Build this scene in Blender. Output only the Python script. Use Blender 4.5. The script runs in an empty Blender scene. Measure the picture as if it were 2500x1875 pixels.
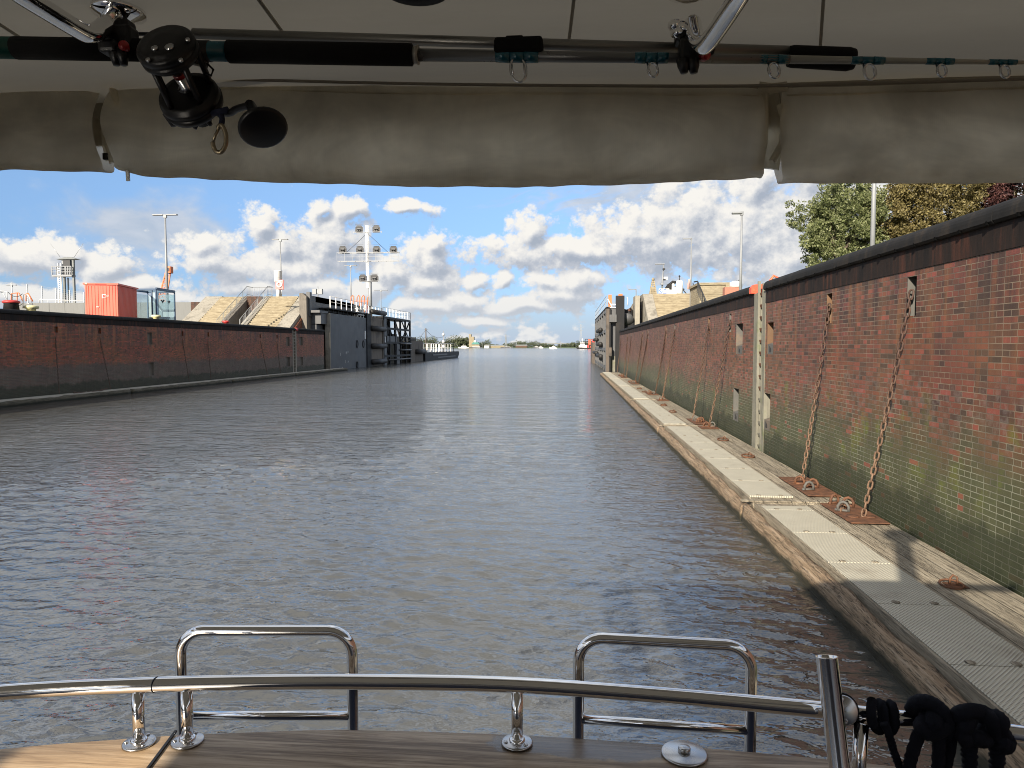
import bpy, bmesh, math, random
import numpy as np
from mathutils import Vector, Matrix, noise as mnoise
R = math.radians
random.seed(7)
S = bpy.context.scene
COL = S.collection

# ------------------------------------------------------------------ camera
FPX, CX, CY = 1733.0, 1250.0, 937.5          # focal length and centre in photo pixels (2500 x 1875)
CAM = Vector((0.0, 0.0, 3.3))                # water level is z = 0, the lock axis is +Y
PITCH, YAW = math.atan((CY - 845.0) / FPX), math.atan(0.0841)
cam_data = bpy.data.cameras.new('camera')
cam = bpy.data.objects.new('camera', cam_data)
COL.objects.link(cam)
cam.location = CAM
cam.rotation_euler = (R(90) - PITCH, 0.0, YAW)
cam_data.sensor_width = 36.0
cam_data.lens = 36.0 * FPX / 2500.0
cam_data.clip_start = 0.05
cam_data.clip_end = 20000.0
S.camera = cam

# ------------------------------------------------------------------ light and exposure
SUN_DIR = Vector((0.345, 0.862, -0.42)).normalized()      # the way the light travels
SUN_EL = math.asin(-SUN_DIR.z)
SUN_AZ = math.atan2(-SUN_DIR.x, -SUN_DIR.y)               # bearing of the sun, from +Y towards +X
sun_data = bpy.data.lights.new('sun', 'SUN')
sun_data.energy = 4.6
sun_data.angle = R(0.53)
sun_data.color = (1.0, 0.90, 0.76)
sun = bpy.data.objects.new('sun', sun_data)
COL.objects.link(sun)
sun.rotation_euler = SUN_DIR.to_track_quat('-Z', 'Y').to_euler()
sun.location = (-20, -40, 40)
S.view_settings.view_transform = 'Standard'
S.view_settings.look = 'None'
S.view_settings.exposure = 1.0
S.view_settings.gamma = 1.0
S.view_settings.use_curve_mapping = False


def ray(px, py):
    """direction of the ray through a photo pixel"""
    d = Vector(((px - CX) / FPX, -(py - CY) / FPX, -1.0))
    return (cam.rotation_euler.to_matrix() @ d)


def at(px, py, X=None, Y=None, Z=None):
    """the point of the scene seen at a photo pixel, on the plane x = X, y = Y or z = Z"""
    d = ray(px, py)
    if X is not None: t = (X - CAM.x) / d.x
    elif Y is not None: t = (Y - CAM.y) / d.y
    else: t = (Z - CAM.z) / d.z
    return CAM + d * t


def at2(px, py, **k):      # the same, for coordinates read in a 2212 px wide view of the photo
    return at(px * 2500 / 2212, py * 2500 / 2212, **k)


# ------------------------------------------------------------------ node helpers
class NT:
    def __init__(self, tree):
        self.t = tree; self.N = tree.nodes; self.L = tree.links
    def node(self, typ, **kw):
        n = self.N.new(typ)
        for k, v in kw.items(): setattr(n, k, v)
        return n
    def put(self, sock, v):
        if v is None: return
        if isinstance(v, bpy.types.NodeSocket): self.L.new(v, sock)
        else:
            if sock.type == 'RGBA' and len(v) == 3: v = (*v, 1.0)
            sock.default_value = v
    def math(self, op, a, b=None, c=None, clamp=False):
        n = self.node('ShaderNodeMath', operation=op, use_clamp=clamp)
        for i, v in enumerate((a, b, c)): self.put(n.inputs[i], v)
        return n.outputs[0]
    def vmath(self, op, a, b=None, c=None, out=0):
        n = self.node('ShaderNodeVectorMath', operation=op)
        for i, v in enumerate((a, b, c)): self.put(n.inputs[i], v)
        return n.outputs[out]
    def mix(self, f, a, b, blend='MIX'):
        n = self.node('ShaderNodeMix', data_type='RGBA', blend_type=blend)
        self.put(n.inputs[0], f); self.put(n.inputs[6], a); self.put(n.inputs[7], b)
        return n.outputs[2]
    def step(self, v, lo, hi, a=0.0, b=1.0):
        n = self.node('ShaderNodeMapRange', interpolation_type='SMOOTHSTEP')
        self.put(n.inputs[0], v); self.put(n.inputs[1], lo); self.put(n.inputs[2], hi)
        self.put(n.inputs[3], a); self.put(n.inputs[4], b)
        return n.outputs[0]
    def lin(self, v, lo, hi, a=0.0, b=1.0):
        n = self.node('ShaderNodeMapRange')
        self.put(n.inputs[0], v); self.put(n.inputs[1], lo); self.put(n.inputs[2], hi)
        self.put(n.inputs[3], a); self.put(n.inputs[4], b)
        return n.outputs[0]
    def noise(self, vec, scale=1.0, detail=4.0, rough=0.5, dist=0.0, out=0, w=None):
        n = self.node('ShaderNodeTexNoise')
        if w is not None:
            n.noise_dimensions = '4D'; n.inputs['W'].default_value = w
        self.put(n.inputs['Vector'], vec); self.put(n.inputs['Scale'], scale)
        self.put(n.inputs['Detail'], detail); self.put(n.inputs['Roughness'], rough); self.put(n.inputs['Distortion'], dist)
        return n.outputs[out]
    def voronoi(self, vec, scale=1.0, detail=0.0, rough=0.5, out=0, feature='F1', rnd=1.0):
        n = self.node('ShaderNodeTexVoronoi', feature=feature)
        self.put(n.inputs['Vector'], vec); self.put(n.inputs['Scale'], scale)
        if 'Detail' in n.inputs:
            n.normalize = True
            self.put(n.inputs['Detail'], detail); self.put(n.inputs['Roughness'], rough)
        self.put(n.inputs['Randomness'], rnd)
        return n.outputs[out]
    def ramp(self, f, stops, interp='LINEAR'):
        n = self.node('ShaderNodeValToRGB')
        n.color_ramp.interpolation = interp
        e = n.color_ramp.elements
        while len(e) < len(stops): e.new(0.5)
        for k, (p, c) in enumerate(stops):
            e[k].position = p; e[k].color = (*c, 1.0) if len(c) == 3 else c
        self.put(n.inputs[0], f)
        return n.outputs[0]
    def xyz(self, v):
        n = self.node('ShaderNodeSeparateXYZ'); self.put(n.inputs[0], v)
        return n.outputs
    def comb(self, x=0.0, y=0.0, z=0.0):
        n = self.node('ShaderNodeCombineXYZ')
        for i, v in enumerate((x, y, z)): self.put(n.inputs[i], v)
        return n.outputs[0]
    def bump(self, h, strength=0.3, dist=0.02, normal=None):
        n = self.node('ShaderNodeBump')
        n.inputs['Strength'].default_value = strength; n.inputs['Distance'].default_value = dist
        self.put(n.inputs['Height'], h); self.put(n.inputs['Normal'], normal)
        return n.outputs[0]


# ------------------------------------------------------------------ sky: sky texture with cumulus
def pix_sky(px, py):
    d = ray(px, py).normalized()
    return math.atan2(d.x, d.y), math.asin(d.z)


world = bpy.data.worlds.new('World'); S.world = world
world.use_nodes = True
w = NT(world.node_tree); w.N.clear()
sky = w.node('ShaderNodeTexSky', sky_type='NISHITA', sun_disc=False)
sky.sun_elevation = SUN_EL; sky.sun_rotation = SUN_AZ
sky.altitude = 0; sky.air_density = 1.0; sky.dust_density = 0.6; sky.ozone_density = 2.2
gen = w.node('ShaderNodeTexCoord').outputs['Generated']
dx, dy, dz = w.xyz(gen)
az = w.math('ARCTAN2', dx, dy)
el = w.math('ARCSINE', dz)
q = w.comb(az, el, 0.0)

# heap clouds: (x, y, half width, half height) in pixels, those above the view added, kept as bearing and elevation
HEAPS = [
    (60, 640, 120, 42), (150, 608, 48, 40), (258, 648, 74, 48), (535, 640, 112, 60), (500, 600, 45, 35), (628, 548, 52, 48), (690, 590, 70, 70),
    (800, 600, 112, 92), (788, 503, 32, 28), (860, 520, 60, 40), (1048, 640, 82, 58), (1056, 600, 46, 38), (950, 665, 70, 46),
    (1005, 515, 70, 26), (1130, 728, 95, 42), (1160, 690, 50, 22), (1234, 690, 30, 26), (1375, 715, 125, 44), (1330, 690, 60, 24),
    (1400, 618, 300, 62), (1620, 600, 280, 100), (1560, 565, 150, 75), (1290, 565, 60, 55), (1700, 515, 130, 95), (1850, 455, 75, 70), (1800, 570, 240, 150), (2000, 550, 260, 190),
    (2300, 560, 260, 150), (1050, 745, 130, 30), (640, 700, 120, 30), (60, 720, 160, 26), (330, 690, 120, 22), (760, 690, 120, 40), (2000, 440, 130, 60), (700, 650, 150, 60), (880, 700, 90, 35), (1270, 745, 160, 24), (1050, 690, 120, 50), (1400, 690, 100, 45), (1940, 640, 200, 70),
    (1130, 300, 190, 95), (1160, 90, 260, 120), (300, 190, 420, 120), (640, -120, 400, 160), (1250, -260, 380, 160), (-300, 0, 350, 150), (1900, -150, 300, 130), (2300, 200, 240, 100), (1180, 780, 120, 18), (420, 720, 90, 20),  # mostly unseen heaps, added to whiten the water's reflection
]
def cloud_field(vec, fine=True):
    """cumulus density at (bearing, elevation)"""
    warp = w.noise(vec, 9.0, 2.0, 0.5, out=1)
    wv = w.vmath('MULTIPLY_ADD', warp, (0.05, 0.05, 0.0), w.vmath('ADD', vec, (-0.025, -0.025, 0.0)))
    acc = None
    for (px, py, rx, ry) in HEAPS:
        a, e = pix_sky(px, py)
        k = (FPX / rx, FPX / ry, 0.0)
        l = w.vmath('LENGTH', w.vmath('MULTIPLY_ADD', wv, k, (-a * k[0], -e * k[1], 0.0)), out=1)
        acc = l if acc is None else w.math('SMOOTH_MIN', acc, l, 0.25)
    body = w.math('SUBTRACT', 1.0, acc)                                    # 1 in a heap's middle, 0 at its rim
    # elsewhere in the sky (beside, behind and above the photo's view)
    wide = w.math('MULTIPLY_ADD', w.noise(w.vmath('MULTIPLY', gen_like(vec), (1.0, 1.0, 2.2)), 2.4, 3.0, 0.5, w=3.1), 3.4, -1.40)
    out_a = w.step(w.math('ABSOLUTE', w.math('ADD', w.xyz(vec)[0], 0.08)), 0.62, 0.85)
    out_e = w.step(w.xyz(vec)[1], 0.50, 0.68)
    outside = w.math('MAXIMUM', out_a, out_e)
    body = w.math('MAXIMUM', w.math('MINIMUM', body, 1.0), w.math('MULTIPLY_ADD', outside, 1.2, w.math('SUBTRACT', wide, 1.2)))
    # low bank towards the horizon
    low = w.step(w.xyz(vec)[1], 0.03, 0.085, 1.0, 0.0)
    lown = w.math('MULTIPLY_ADD', w.noise(w.vmath('MULTIPLY', vec, (15.0, 32.0, 0.0)), 1.0, 3.0, 0.55), 3.6, -1.95)
    body = w.math('MAXIMUM', body, w.math('MULTIPLY_ADD', low, 1.0, w.math('SUBTRACT', lown, 0.95)))
    pv = w.vmath('MULTIPLY', vec, (1.0, 1.15, 1.0))
    puff = w.voronoi(pv, 38.0, 4.0, 0.6)
    det = w.noise(pv, 30.0, 10.0, 0.62)
    dens = w.math('ADD', body, w.math('MULTIPLY_ADD', puff, -2.5, 0.88))
    dens = w.math('ADD', dens, w.math('MULTIPLY_ADD', det, 1.5, -0.75))
    return dens, body
def gen_like(vec):
    a, e, _ = w.xyz(vec)
    ce = w.math('COSINE', e)
    return w.comb(w.math('MULTIPLY', w.math('SINE', a), ce), w.math('MULTIPLY', w.math('COSINE', a), ce), w.math('SINE', e))

d0, b0 = cloud_field(q)
d1, b1 = cloud_field(w.vmath('ADD', q, (-0.007, 0.011, 0.0)))
mask = w.step(d0, 0.03, 0.50)
relief = w.math('SUBTRACT', d0, d1)                                        # facing the sun: positive at the upper left rims
deep = w.step(d1, 0.2, 1.5)
big = w.noise(w.vmath('MULTIPLY', q, (7.0, 12.0, 0.0)), 1.0, 3.0, 0.5, w=1.0)
lit = w.math('MULTIPLY_ADD', relief, 0.52, w.math('MULTIPLY_ADD', deep, -0.20, 0.62))
lit = w.math('MULTIPLY_ADD', w.math('SUBTRACT', b0, b1), 0.9, lit)
lit = w.math('ADD', lit, w.math('MULTIPLY_ADD', big, 0.8, -0.4), clamp=True)
ccol = w.ramp(lit, [(0.0, (0.47, 0.53, 0.63)), (0.35, (0.61, 0.65, 0.73)), (0.62, (0.84, 0.855, 0.88)), (0.85, (1.02, 1.0, 0.97)), (1.0, (1.10, 1.07, 1.01))])
# thin high cloud: streaks right of the middle and a soft sheet at the left
ci_a, ci_e = pix_sky(1640, 478)
l = w.vmath('LENGTH', w.vmath('MULTIPLY_ADD', q, (FPX / 380, FPX / 95, 0), (-ci_a * FPX / 380, -ci_e * FPX / 95, 0)), out=1)
sh_a, sh_e = pix_sky(365, 560)
l2 = w.vmath('LENGTH', w.vmath('MULTIPLY_ADD', q, (FPX / 240, FPX / 95, 0), (-sh_a * FPX / 240, -sh_e * FPX / 95, 0)), out=1)
rot = w.node('ShaderNodeVectorRotate', rotation_type='Z_AXIS'); w.put(rot.inputs['Vector'], q); rot.inputs['Angle'].default_value = R(-14)
streak = w.noise(w.vmath('MULTIPLY', rot.outputs[0], (16.0, 62.0, 0.0)), 1.0, 9.0, 0.62, 0.6)
ci = w.math('MULTIPLY', w.step(w.math('MULTIPLY_ADD', streak, 1.7, w.math('MULTIPLY', l, -0.75)), 0.05, 0.75), 0.85)
soft = w.noise(w.vmath('MULTIPLY', q, (13.0, 20.0, 0.0)), 1.0, 8.0, 0.55, 0.3)
sh = w.math('MULTIPLY', w.step(w.math('MULTIPLY_ADD', soft, 1.6, w.math('MULTIPLY', l2, -0.8)), -0.05, 0.6), 0.8)
veil = w.math('MAXIMUM', ci, sh)
vcol = w.mix(w.step(soft, 0.3, 0.7), (0.55, 0.62, 0.72), (0.80, 0.82, 0.86))
# clean northern air: the low sky is pale blue rather than yellow
base = w.mix(1.0, sky.outputs[0], w.ramp(w.lin(el, 0.0, 0.35), [(0.0, (0.50, 0.62, 1.0)), (0.25, (0.62, 0.75, 1.05)), (0.6, (0.92, 1.02, 1.20)), (1.0, (1.18, 1.20, 1.26))]), 'MULTIPLY')
SKY_STRENGTH = 0.07
K = 0.43 / SKY_STRENGTH
def up(c):      # cloud radiance expressed in the units of the sky texture
    return w.mix(1.0, c, (K, K, K), 'MULTIPLY')
hz = w.step(el, -0.02, 0.085, 1.0, 0.0)
base = w.mix(w.math('MULTIPLY', hz, 0.85), base, up((0.62, 0.74, 0.92)))
hz2 = w.step(el, 0.0, 0.13, 1.0, 0.0)
ccol = w.mix(w.math('MULTIPLY', hz2, 0.62), ccol, (0.86, 0.89, 0.93))
# bright thin layer added overhead, unseen above the canopy edge, to lighten the water
ov = w.math('MULTIPLY', w.step(el, 0.235, 0.34), w.step(az, 0.30, -0.05))
ovn = w.noise(w.vmath('MULTIPLY', gen, (5.0, 5.0, 7.0)), 1.0, 6.0, 0.6, 0.4)
base = w.mix(w.math('MULTIPLY', ov, w.math('MAXIMUM', w.step(ovn, 0.42, 0.62, 0.05, 0.8), w.math('MULTIPLY', w.step(w.math('ABSOLUTE', w.math('ADD', az, 0.13)), 0.22, 0.04), 0.95))), base, up((1.36, 1.50, 1.70)))
c1 = w.mix(veil, base, up(vcol))
c2 = w.mix(mask, c1, up(ccol))
bg = w.node('ShaderNodeBackground'); w.put(bg.inputs[0], c2); bg.inputs[1].default_value = SKY_STRENGTH
wo = w.node('ShaderNodeOutputWorld'); w.L.new(bg.outputs[0], wo.inputs[0])
world.cycles.sampling_method = 'MANUAL'
world.cycles.sample_map_resolution = 512

# ------------------------------------------------------------------ mesh helpers
OFF = {}          # world position of the thing an object belongs to
class MB:
    """collects faces in world coordinates; build() links them as one mesh object"""
    def __init__(self, M=None):
        self.v = []; self.f = []; self.s = []; self.M = M
    def add(self, verts, faces, smooth=False):
        b = len(self.v)
        if self.M is not None: verts = [self.M @ Vector(p) for p in verts]
        self.v.extend([tuple(p) for p in verts])
        self.f.extend([tuple(i + b for i in f) for f in faces]); self.s.extend([smooth] * len(faces))
        return self
    def box(self, x0, x1, y0, y1, z0, z1):
        if x0 > x1: x0, x1 = x1, x0
        if y0 > y1: y0, y1 = y1, y0
        if z0 > z1: z0, z1 = z1, z0
        v = [(x0, y0, z0), (x1, y0, z0), (x1, y1, z0), (x0, y1, z0), (x0, y0, z1), (x1, y0, z1), (x1, y1, z1), (x0, y1, z1)]
        return self.add(v, [(0, 3, 2, 1), (4, 5, 6, 7), (0, 1, 5, 4), (1, 2, 6, 5), (2, 3, 7, 6), (3, 0, 4, 7)])
    def cbox(self, c, s, b=0.0):
        x, y, z = c; a, d, e = s[0] / 2, s[1] / 2, s[2] / 2
        if b <= 0: return self.box(x - a, x + a, y - d, y + d, z - e, z + e)
        bm = bmesh.new(); bmesh.ops.create_cube(bm, size=1.0)
        bmesh.ops.scale(bm, vec=s, verts=bm.verts)
        bmesh.ops.bevel(bm, geom=bm.edges[:], offset=b, segments=2, affect='EDGES', profile=0.5)
        bmesh.ops.translate(bm, vec=c, verts=bm.verts)
        return self.bm(bm)
    def bm(self, bm, smooth=False):
        bm.verts.index_update()
        self.add([v.co.copy() for v in bm.verts], [tuple(v.index for v in f.verts) for f in bm.faces], smooth)
        bm.free(); return self
    def bar(self, a, b, w, h=None, up=(0, 0, 1)):
        """square bar from a to b"""
        a, b = Vector(a), Vector(b); h = h or w
        d = (b - a).normalized(); u = Vector(up)
        if abs(d.dot(u)) > 0.97: u = Vector((0, 1, 0))
        s = d.cross(u).normalized(); t = s.cross(d)
        v = []
        for p in (a, b):
            for i, j in ((-1, -1), (1, -1), (1, 1), (-1, 1)): v.append(p + s * (i * w / 2) + t * (j * h / 2))
        return self.add(v, [(0, 3, 2, 1), (4, 5, 6, 7), (0, 1, 5, 4), (1, 2, 6, 5), (2, 3, 7, 6), (3, 0, 4, 7)])
    def tube(self, pts, r, n=8, closed=False, caps=True, smooth=True, twist=0.0, lobes=0, lobe=0.0):
        pts = [Vector(p) for p in pts]; m = len(pts)
        rs = r if isinstance(r, (list, tuple)) else [r] * m
        T = []
        for i in range(m):
            if closed: d = pts[(i + 1) % m] - pts[i - 1]
            else: d = pts[min(i + 1, m - 1)] - pts[max(i - 1, 0)]
            T.append(d.normalized() if d.length > 1e-9 else Vector((0, 0, 1)))
        u = Vector((0, 0, 1)) if abs(T[0].z) < 0.9 else Vector((1, 0, 0))
        N0 = (u - T[0] * u.dot(T[0])).normalized()
        verts = []; acc = 0.0
        for i in range(m):
            if i:
                N0 = (N0 - T[i] * N0.dot(T[i]))
                N0 = N0.normalized() if N0.length > 1e-6 else T[i].orthogonal().normalized()
                acc += (pts[i] - pts[i - 1]).length * twist
            B = T[i].cross(N0)
            for k in range(n):
                a = 2 * math.pi * k / n + acc
                rr = rs[i] * (1 + lobe * abs(math.cos(lobes * (a - acc * 2) / 2))) if lobes else rs[i]
                verts.append(pts[i] + (N0 * math.cos(a) + B * math.sin(a)) * rr)
        faces = []
        for i in range(m if closed else m - 1):
            j = (i + 1) % m
            for k in range(n):
                l = (k + 1) % n
                faces.append((i * n + k, i * n + l, j * n + l, j * n + k))
        if caps and not closed:
            faces.append(tuple(reversed(range(n)))); faces.append(tuple(range((m - 1) * n, m * n)))
        return self.add(verts, faces, smooth)
    def lathe(self, prof, c, axis=(0, 0, 1), n=20, smooth=True, cap=True):
        """profile [(radius, height)] turned round an axis through c"""
        q = Vector((0, 0, 1)).rotation_difference(Vector(axis).normalized())
        c = Vector(c); verts = []; faces = []
        for (r, h) in prof:
            for k in range(n):
                a = 2 * math.pi * k / n
                verts.append(c + q @ Vector((r * math.cos(a), r * math.sin(a), h)))
        for i in range(len(prof) - 1):
            for k in range(n):
                l = (k + 1) % n
                faces.append((i * n + k, i * n + l, (i + 1) * n + l, (i + 1) * n + k))
        if cap:
            faces.append(tuple(reversed(range(n)))); faces.append(tuple(range((len(prof) - 1) * n, len(prof) * n)))
        return self.add(verts, faces, smooth)
    def cyl(self, a, b, r, n=14, smooth=True):
        return self.tube([a, b], r, n, smooth=smooth)
    def prism(self, poly, axis, a, b):
        """polygon in the two other axes, swept from a to b along axis 0/1/2"""
        o = [i for i in range(3) if i != axis]; v = []
        for t in (a, b):
            for p in poly:
                c = [0, 0, 0]; c[axis] = t; c[o[0]] = p[0]; c[o[1]] = p[1]; v.append(tuple(c))
        n = len(poly)
        return self.add(v, [tuple(range(n)), tuple(reversed(range(n, 2 * n)))] + [(i, (i + 1) % n, n + (i + 1) % n, n + i) for i in range(n)])
    def build(self, name, material, parent=None, loc=None, smooth=None):
        off = OFF[parent.name] if parent is not None else Vector(loc or (0, 0, 0))
        me = bpy.data.meshes.new(name)
        me.from_pydata([(x - off[0], y - off[1], z - off[2]) for x, y, z in self.v], [], self.f)
        me.polygons.foreach_set('use_smooth', self.s if smooth is None else [smooth] * len(self.f))
        bm = bmesh.new(); bm.from_mesh(me); bmesh.ops.recalc_face_normals(bm, faces=bm.faces); bm.to_mesh(me); bm.free()
        me.materials.append(material)
        o = bpy.data.objects.new(name, me); COL.objects.link(o)
        OFF[o.name] = off
        if parent is not None: o.parent = parent
        else: o.location = off
        return o


def tag(o, label, cat, group=None):
    o['label'] = label; o['category'] = cat
    if group: o['group'] = group
    return o
def thing(name, label, cat, loc, group=None):
    o = bpy.data.objects.new(name, None); COL.objects.link(o)
    o.location = loc; o.empty_display_size = 0.2
    OFF[o.name] = Vector(loc)
    return tag(o, label, cat, group)
def struct(name, mb, m, kind='structure'):
    o = mb.build(name, m); o['kind'] = kind
    return o


# ------------------------------------------------------------------ materials
def mat(name, fn):
    m = bpy.data.materials.new(name); m.use_nodes = True
    t = NT(m.node_tree); t.N.clear()
    p = t.node('ShaderNodeBsdfPrincipled'); o = t.node('ShaderNodeOutputMaterial')
    t.L.new(p.outputs[0], o.inputs[0])
    pos = t.node('ShaderNodeNewGeometry').outputs['Position']
    fn(t, p, pos)
    return m
def setp(t, p, color=None, rough=None, metal=None, normal=None, spec=None):
    t.put(p.inputs['Base Color'], color); t.put(p.inputs['Roughness'], rough); t.put(p.inputs['Metallic'], metal)
    t.put(p.inputs['Normal'], normal); t.put(p.inputs['Specular IOR Level'], spec)
def plain(name, c, rough=0.5, metal=0.0, var=0.25, scale=6.0, bump=0.15, dist=0.004, spec=0.5, dirt=None, streak=0.0):
    """one colour with uneven tone, wear and grain"""
    def fn(t, p, pos):
        n = t.noise(pos, scale, 6.0, 0.6)
        col = t.mix(n, tuple(x * (1 - var) for x in c), tuple(min(1.0, x * (1 + var)) for x in c))
        if dirt:
            f = t.step(t.noise(pos, scale * 0.4, 7.0, 0.65), 0.50, 0.68, 0.0, 0.8)
            col = t.mix(f, col, dirt)
        if streak:
            s = t.noise(t.vmath('MULTIPLY', pos, (5.0, 5.0, 0.35)), 1.0, 5.0, 0.6)
            col = t.mix(t.step(s, 0.45, 0.75, 0.0, streak), col, tuple(x * 0.35 for x in c))
        rr = t.math('MULTIPLY_ADD', n, 0.3, rough - 0.15, clamp=True)
        nb = t.bump(t.noise(pos, scale * 9, 5.0, 0.65), bump, dist) if bump else None
        setp(t, p, col, rr, metal, nb, spec)
    return mat(name, fn)

def brick_fn(bright=1.0, algae=1.0, X=False, tint=(1.0, 1.0, 1.0), mk=1.0):
    def fn(t, p, pos):
        x, y, z = t.xyz(pos)
        along = x if X else y
        wob = t.noise(pos, 2.2, 2.0, 0.5)
        zz = t.math('MULTIPLY_ADD', wob, 0.012, z)
        b = t.node('ShaderNodeTexBrick', offset=0.5, offset_frequency=2, squash=0.52, squash_frequency=2)
        t.put(b.inputs['Vector'], t.comb(along, zz, 0.0))
        t.put(b.inputs['Color1'], (0, 0, 0)); t.put(b.inputs['Color2'], (1, 1, 1)); t.put(b.inputs['Mortar'], (0.5, 0.5, 0.5))
        b.inputs['Scale'].default_value = 1.0; b.inputs['Mortar Size'].default_value = 0.0062; b.inputs['Mortar Smooth'].default_value = 0.25
        b.inputs['Bias'].default_value = 0.0; b.inputs['Brick Width'].default_value = 0.282; b.inputs['Row Height'].default_value = 0.0795
        g = b.outputs['Color']; fac = b.outputs['Fac']
        k = bright
        red = [(0.0, (0.050, 0.037, 0.031)), (0.2, (0.082, 0.050, 0.038)), (0.5, (0.108, 0.053, 0.035)), (0.8, (0.138, 0.057, 0.038)), (0.94, (0.155, 0.057, 0.042)), (1.0, (0.205, 0.066, 0.052))]
        col = t.ramp(g, [(a, tuple(q * k for q in c)) for a, c in red])
        col = t.mix(1.0, col, tint, 'MULTIPLY')
        # broad tone drift: purple-brown to orange-brown panels
        pan = t.noise(t.comb(t.math('MULTIPLY', along, 0.45), t.math('MULTIPLY', z, 0.5), 0.0), 1.0, 3.0, 0.55)
        col = t.mix(t.step(pan, 0.35, 0.65), t.mix(1.0, col, (1.0, 0.84, 0.80), 'MULTIPLY'), t.mix(1.0, col, (1.22, 1.16, 0.90), 'MULTIPLY'))
        mort_hi = tuple(q * k * mk for q in (0.21, 0.165, 0.115)); mort_lo = tuple(q * k * mk for q in (0.235, 0.24, 0.175))
        mort = t.mix(t.step(z, 1.4, 2.9), mort_lo, mort_hi)
        mort = t.mix(t.step(t.noise(pos, 1.6, 4.0, 0.6), 0.38, 0.60, 0.15, 0.8), mort, (0.075 * k, 0.062 * k, 0.050 * k))
        # weather running down the wall
        sv = t.comb(t.math('MULTIPLY', along, 3.2), t.math('MULTIPLY', z, 0.30), 0.0)
        run = t.noise(sv, 1.0, 6.0, 0.65)
        high = t.step(z, 2.4, 4.4)
        col = t.mix(t.math('MULTIPLY', t.step(run, 0.42, 0.66), t.math('MULTIPLY', high, 0.88)), col, (0.035 * k, 0.022 * k, 0.020 * k))
        run2 = t.noise(sv, 1.3, 5.0, 0.6, w=4.0)
        rust = t.math('MULTIPLY', t.step(run2, 0.49, 0.68), t.math('MULTIPLY', t.step(z, 1.6, 3.6), 0.45))
        col = t.mix(rust, col, (0.22 * k, 0.095 * k, 0.035 * k))
        mort = t.mix(rust, mort, (0.20 * k, 0.10 * k, 0.045 * k))
        run3 = t.noise(sv, 0.9, 7.0, 0.7, w=9.0)
        lime = t.math('MULTIPLY', t.step(run3, 0.60, 0.74), t.math('MULTIPLY', t.step(z, 2.0, 3.6), 0.55 * min(1.0, mk + 0.1)))
        col = t.mix(lime, col, (0.33 * k, 0.31 * k, 0.27 * k))
        # tide zone: pale scuffed bricks, then green, then dark weed at the foot
        zn = t.math('MULTIPLY_ADD', t.noise(pos, 0.7, 5.0, 0.6), 1.6, t.math('SUBTRACT', z, 0.8))
        scuff = t.math('MULTIPLY', t.step(zn, 1.3, 2.2), t.step(zn, 2.4, 3.1, 1.0, 0.0))
        sc_n = t.step(t.noise(pos, 7.0, 4.0, 0.7), 0.48, 0.62)
        col = t.mix(t.math('MULTIPLY', scuff, t.math('MULTIPLY', sc_n, 0.25)), col, (0.21 * k * mk, 0.19 * k * mk, 0.175 * k * mk))
        if algae == 0.0:      # soot-grey tide band
            soot = t.step(t.math('MULTIPLY_ADD', t.noise(pos, 0.9, 6.0, 0.65), 1.0, z), 2.45, 2.85, 1.0, 0.0)
            col = t.mix(t.math('MULTIPLY', soot, 0.85), col, t.mix(t.noise(pos, 2.5, 5.0, 0.6), (0.070, 0.060, 0.050), (0.165, 0.142, 0.118)))
        gr = t.math('MULTIPLY', t.step(zn, 1.35, 2.50, 1.0, 0.0), 0.95 * algae)
        gn = t.noise(pos, 3.0, 6.0, 0.65)
        green = t.mix(gn, (0.032 * k, 0.037 * k, 0.018 * k), (0.088 * k, 0.095 * k, 0.048 * k))
        col = t.mix(t.math('MULTIPLY', gr, t.step(g, 0.985, 0.93, 0.35, 1.0)), col, green)
        moss = t.math('MULTIPLY', t.step(t.noise(pos, 1.1, 5.0, 0.6, w=2.0), 0.57, 0.68), t.math('MULTIPLY', t.step(zn, 0.9, 1.5), t.step(zn, 2.1, 2.7, 1.0, 0.0)))
        col = t.mix(t.math('MULTIPLY', moss, 0.75 * algae), col, (0.10 * k, 0.115 * k, 0.022 * k))
        foot = t.step(t.math('MULTIPLY_ADD', t.noise(pos, 1.3, 4.0, 0.6), 0.9, z), 1.38, 1.62, 1.0, 0.0)
        fcol = t.mix(gn, (0.018, 0.024, 0.014), (0.050, 0.058, 0.030))
        col = t.mix(t.math('MULTIPLY', foot, 0.82), col, fcol)
        mort = t.mix(t.math('MULTIPLY', foot, 0.68), mort, (0.04, 0.045, 0.028))
        out = t.mix(fac, col, mort)
        grain = t.noise(pos, 55.0, 3.0, 0.6)
        out = t.mix(0.25, out, t.mix(grain, tuple([0.35] * 3), tuple([1.0] * 3)), 'MULTIPLY')
        h = t.math('ADD', t.math('MULTIPLY', fac, -1.0), t.math('MULTIPLY', grain, 0.35))
        setp(t, p, out, t.math('MULTIPLY_ADD', g, -0.15, 0.62), 0.0, t.bump(h, 0.9, 0.014), 0.3)
    return fn

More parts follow.
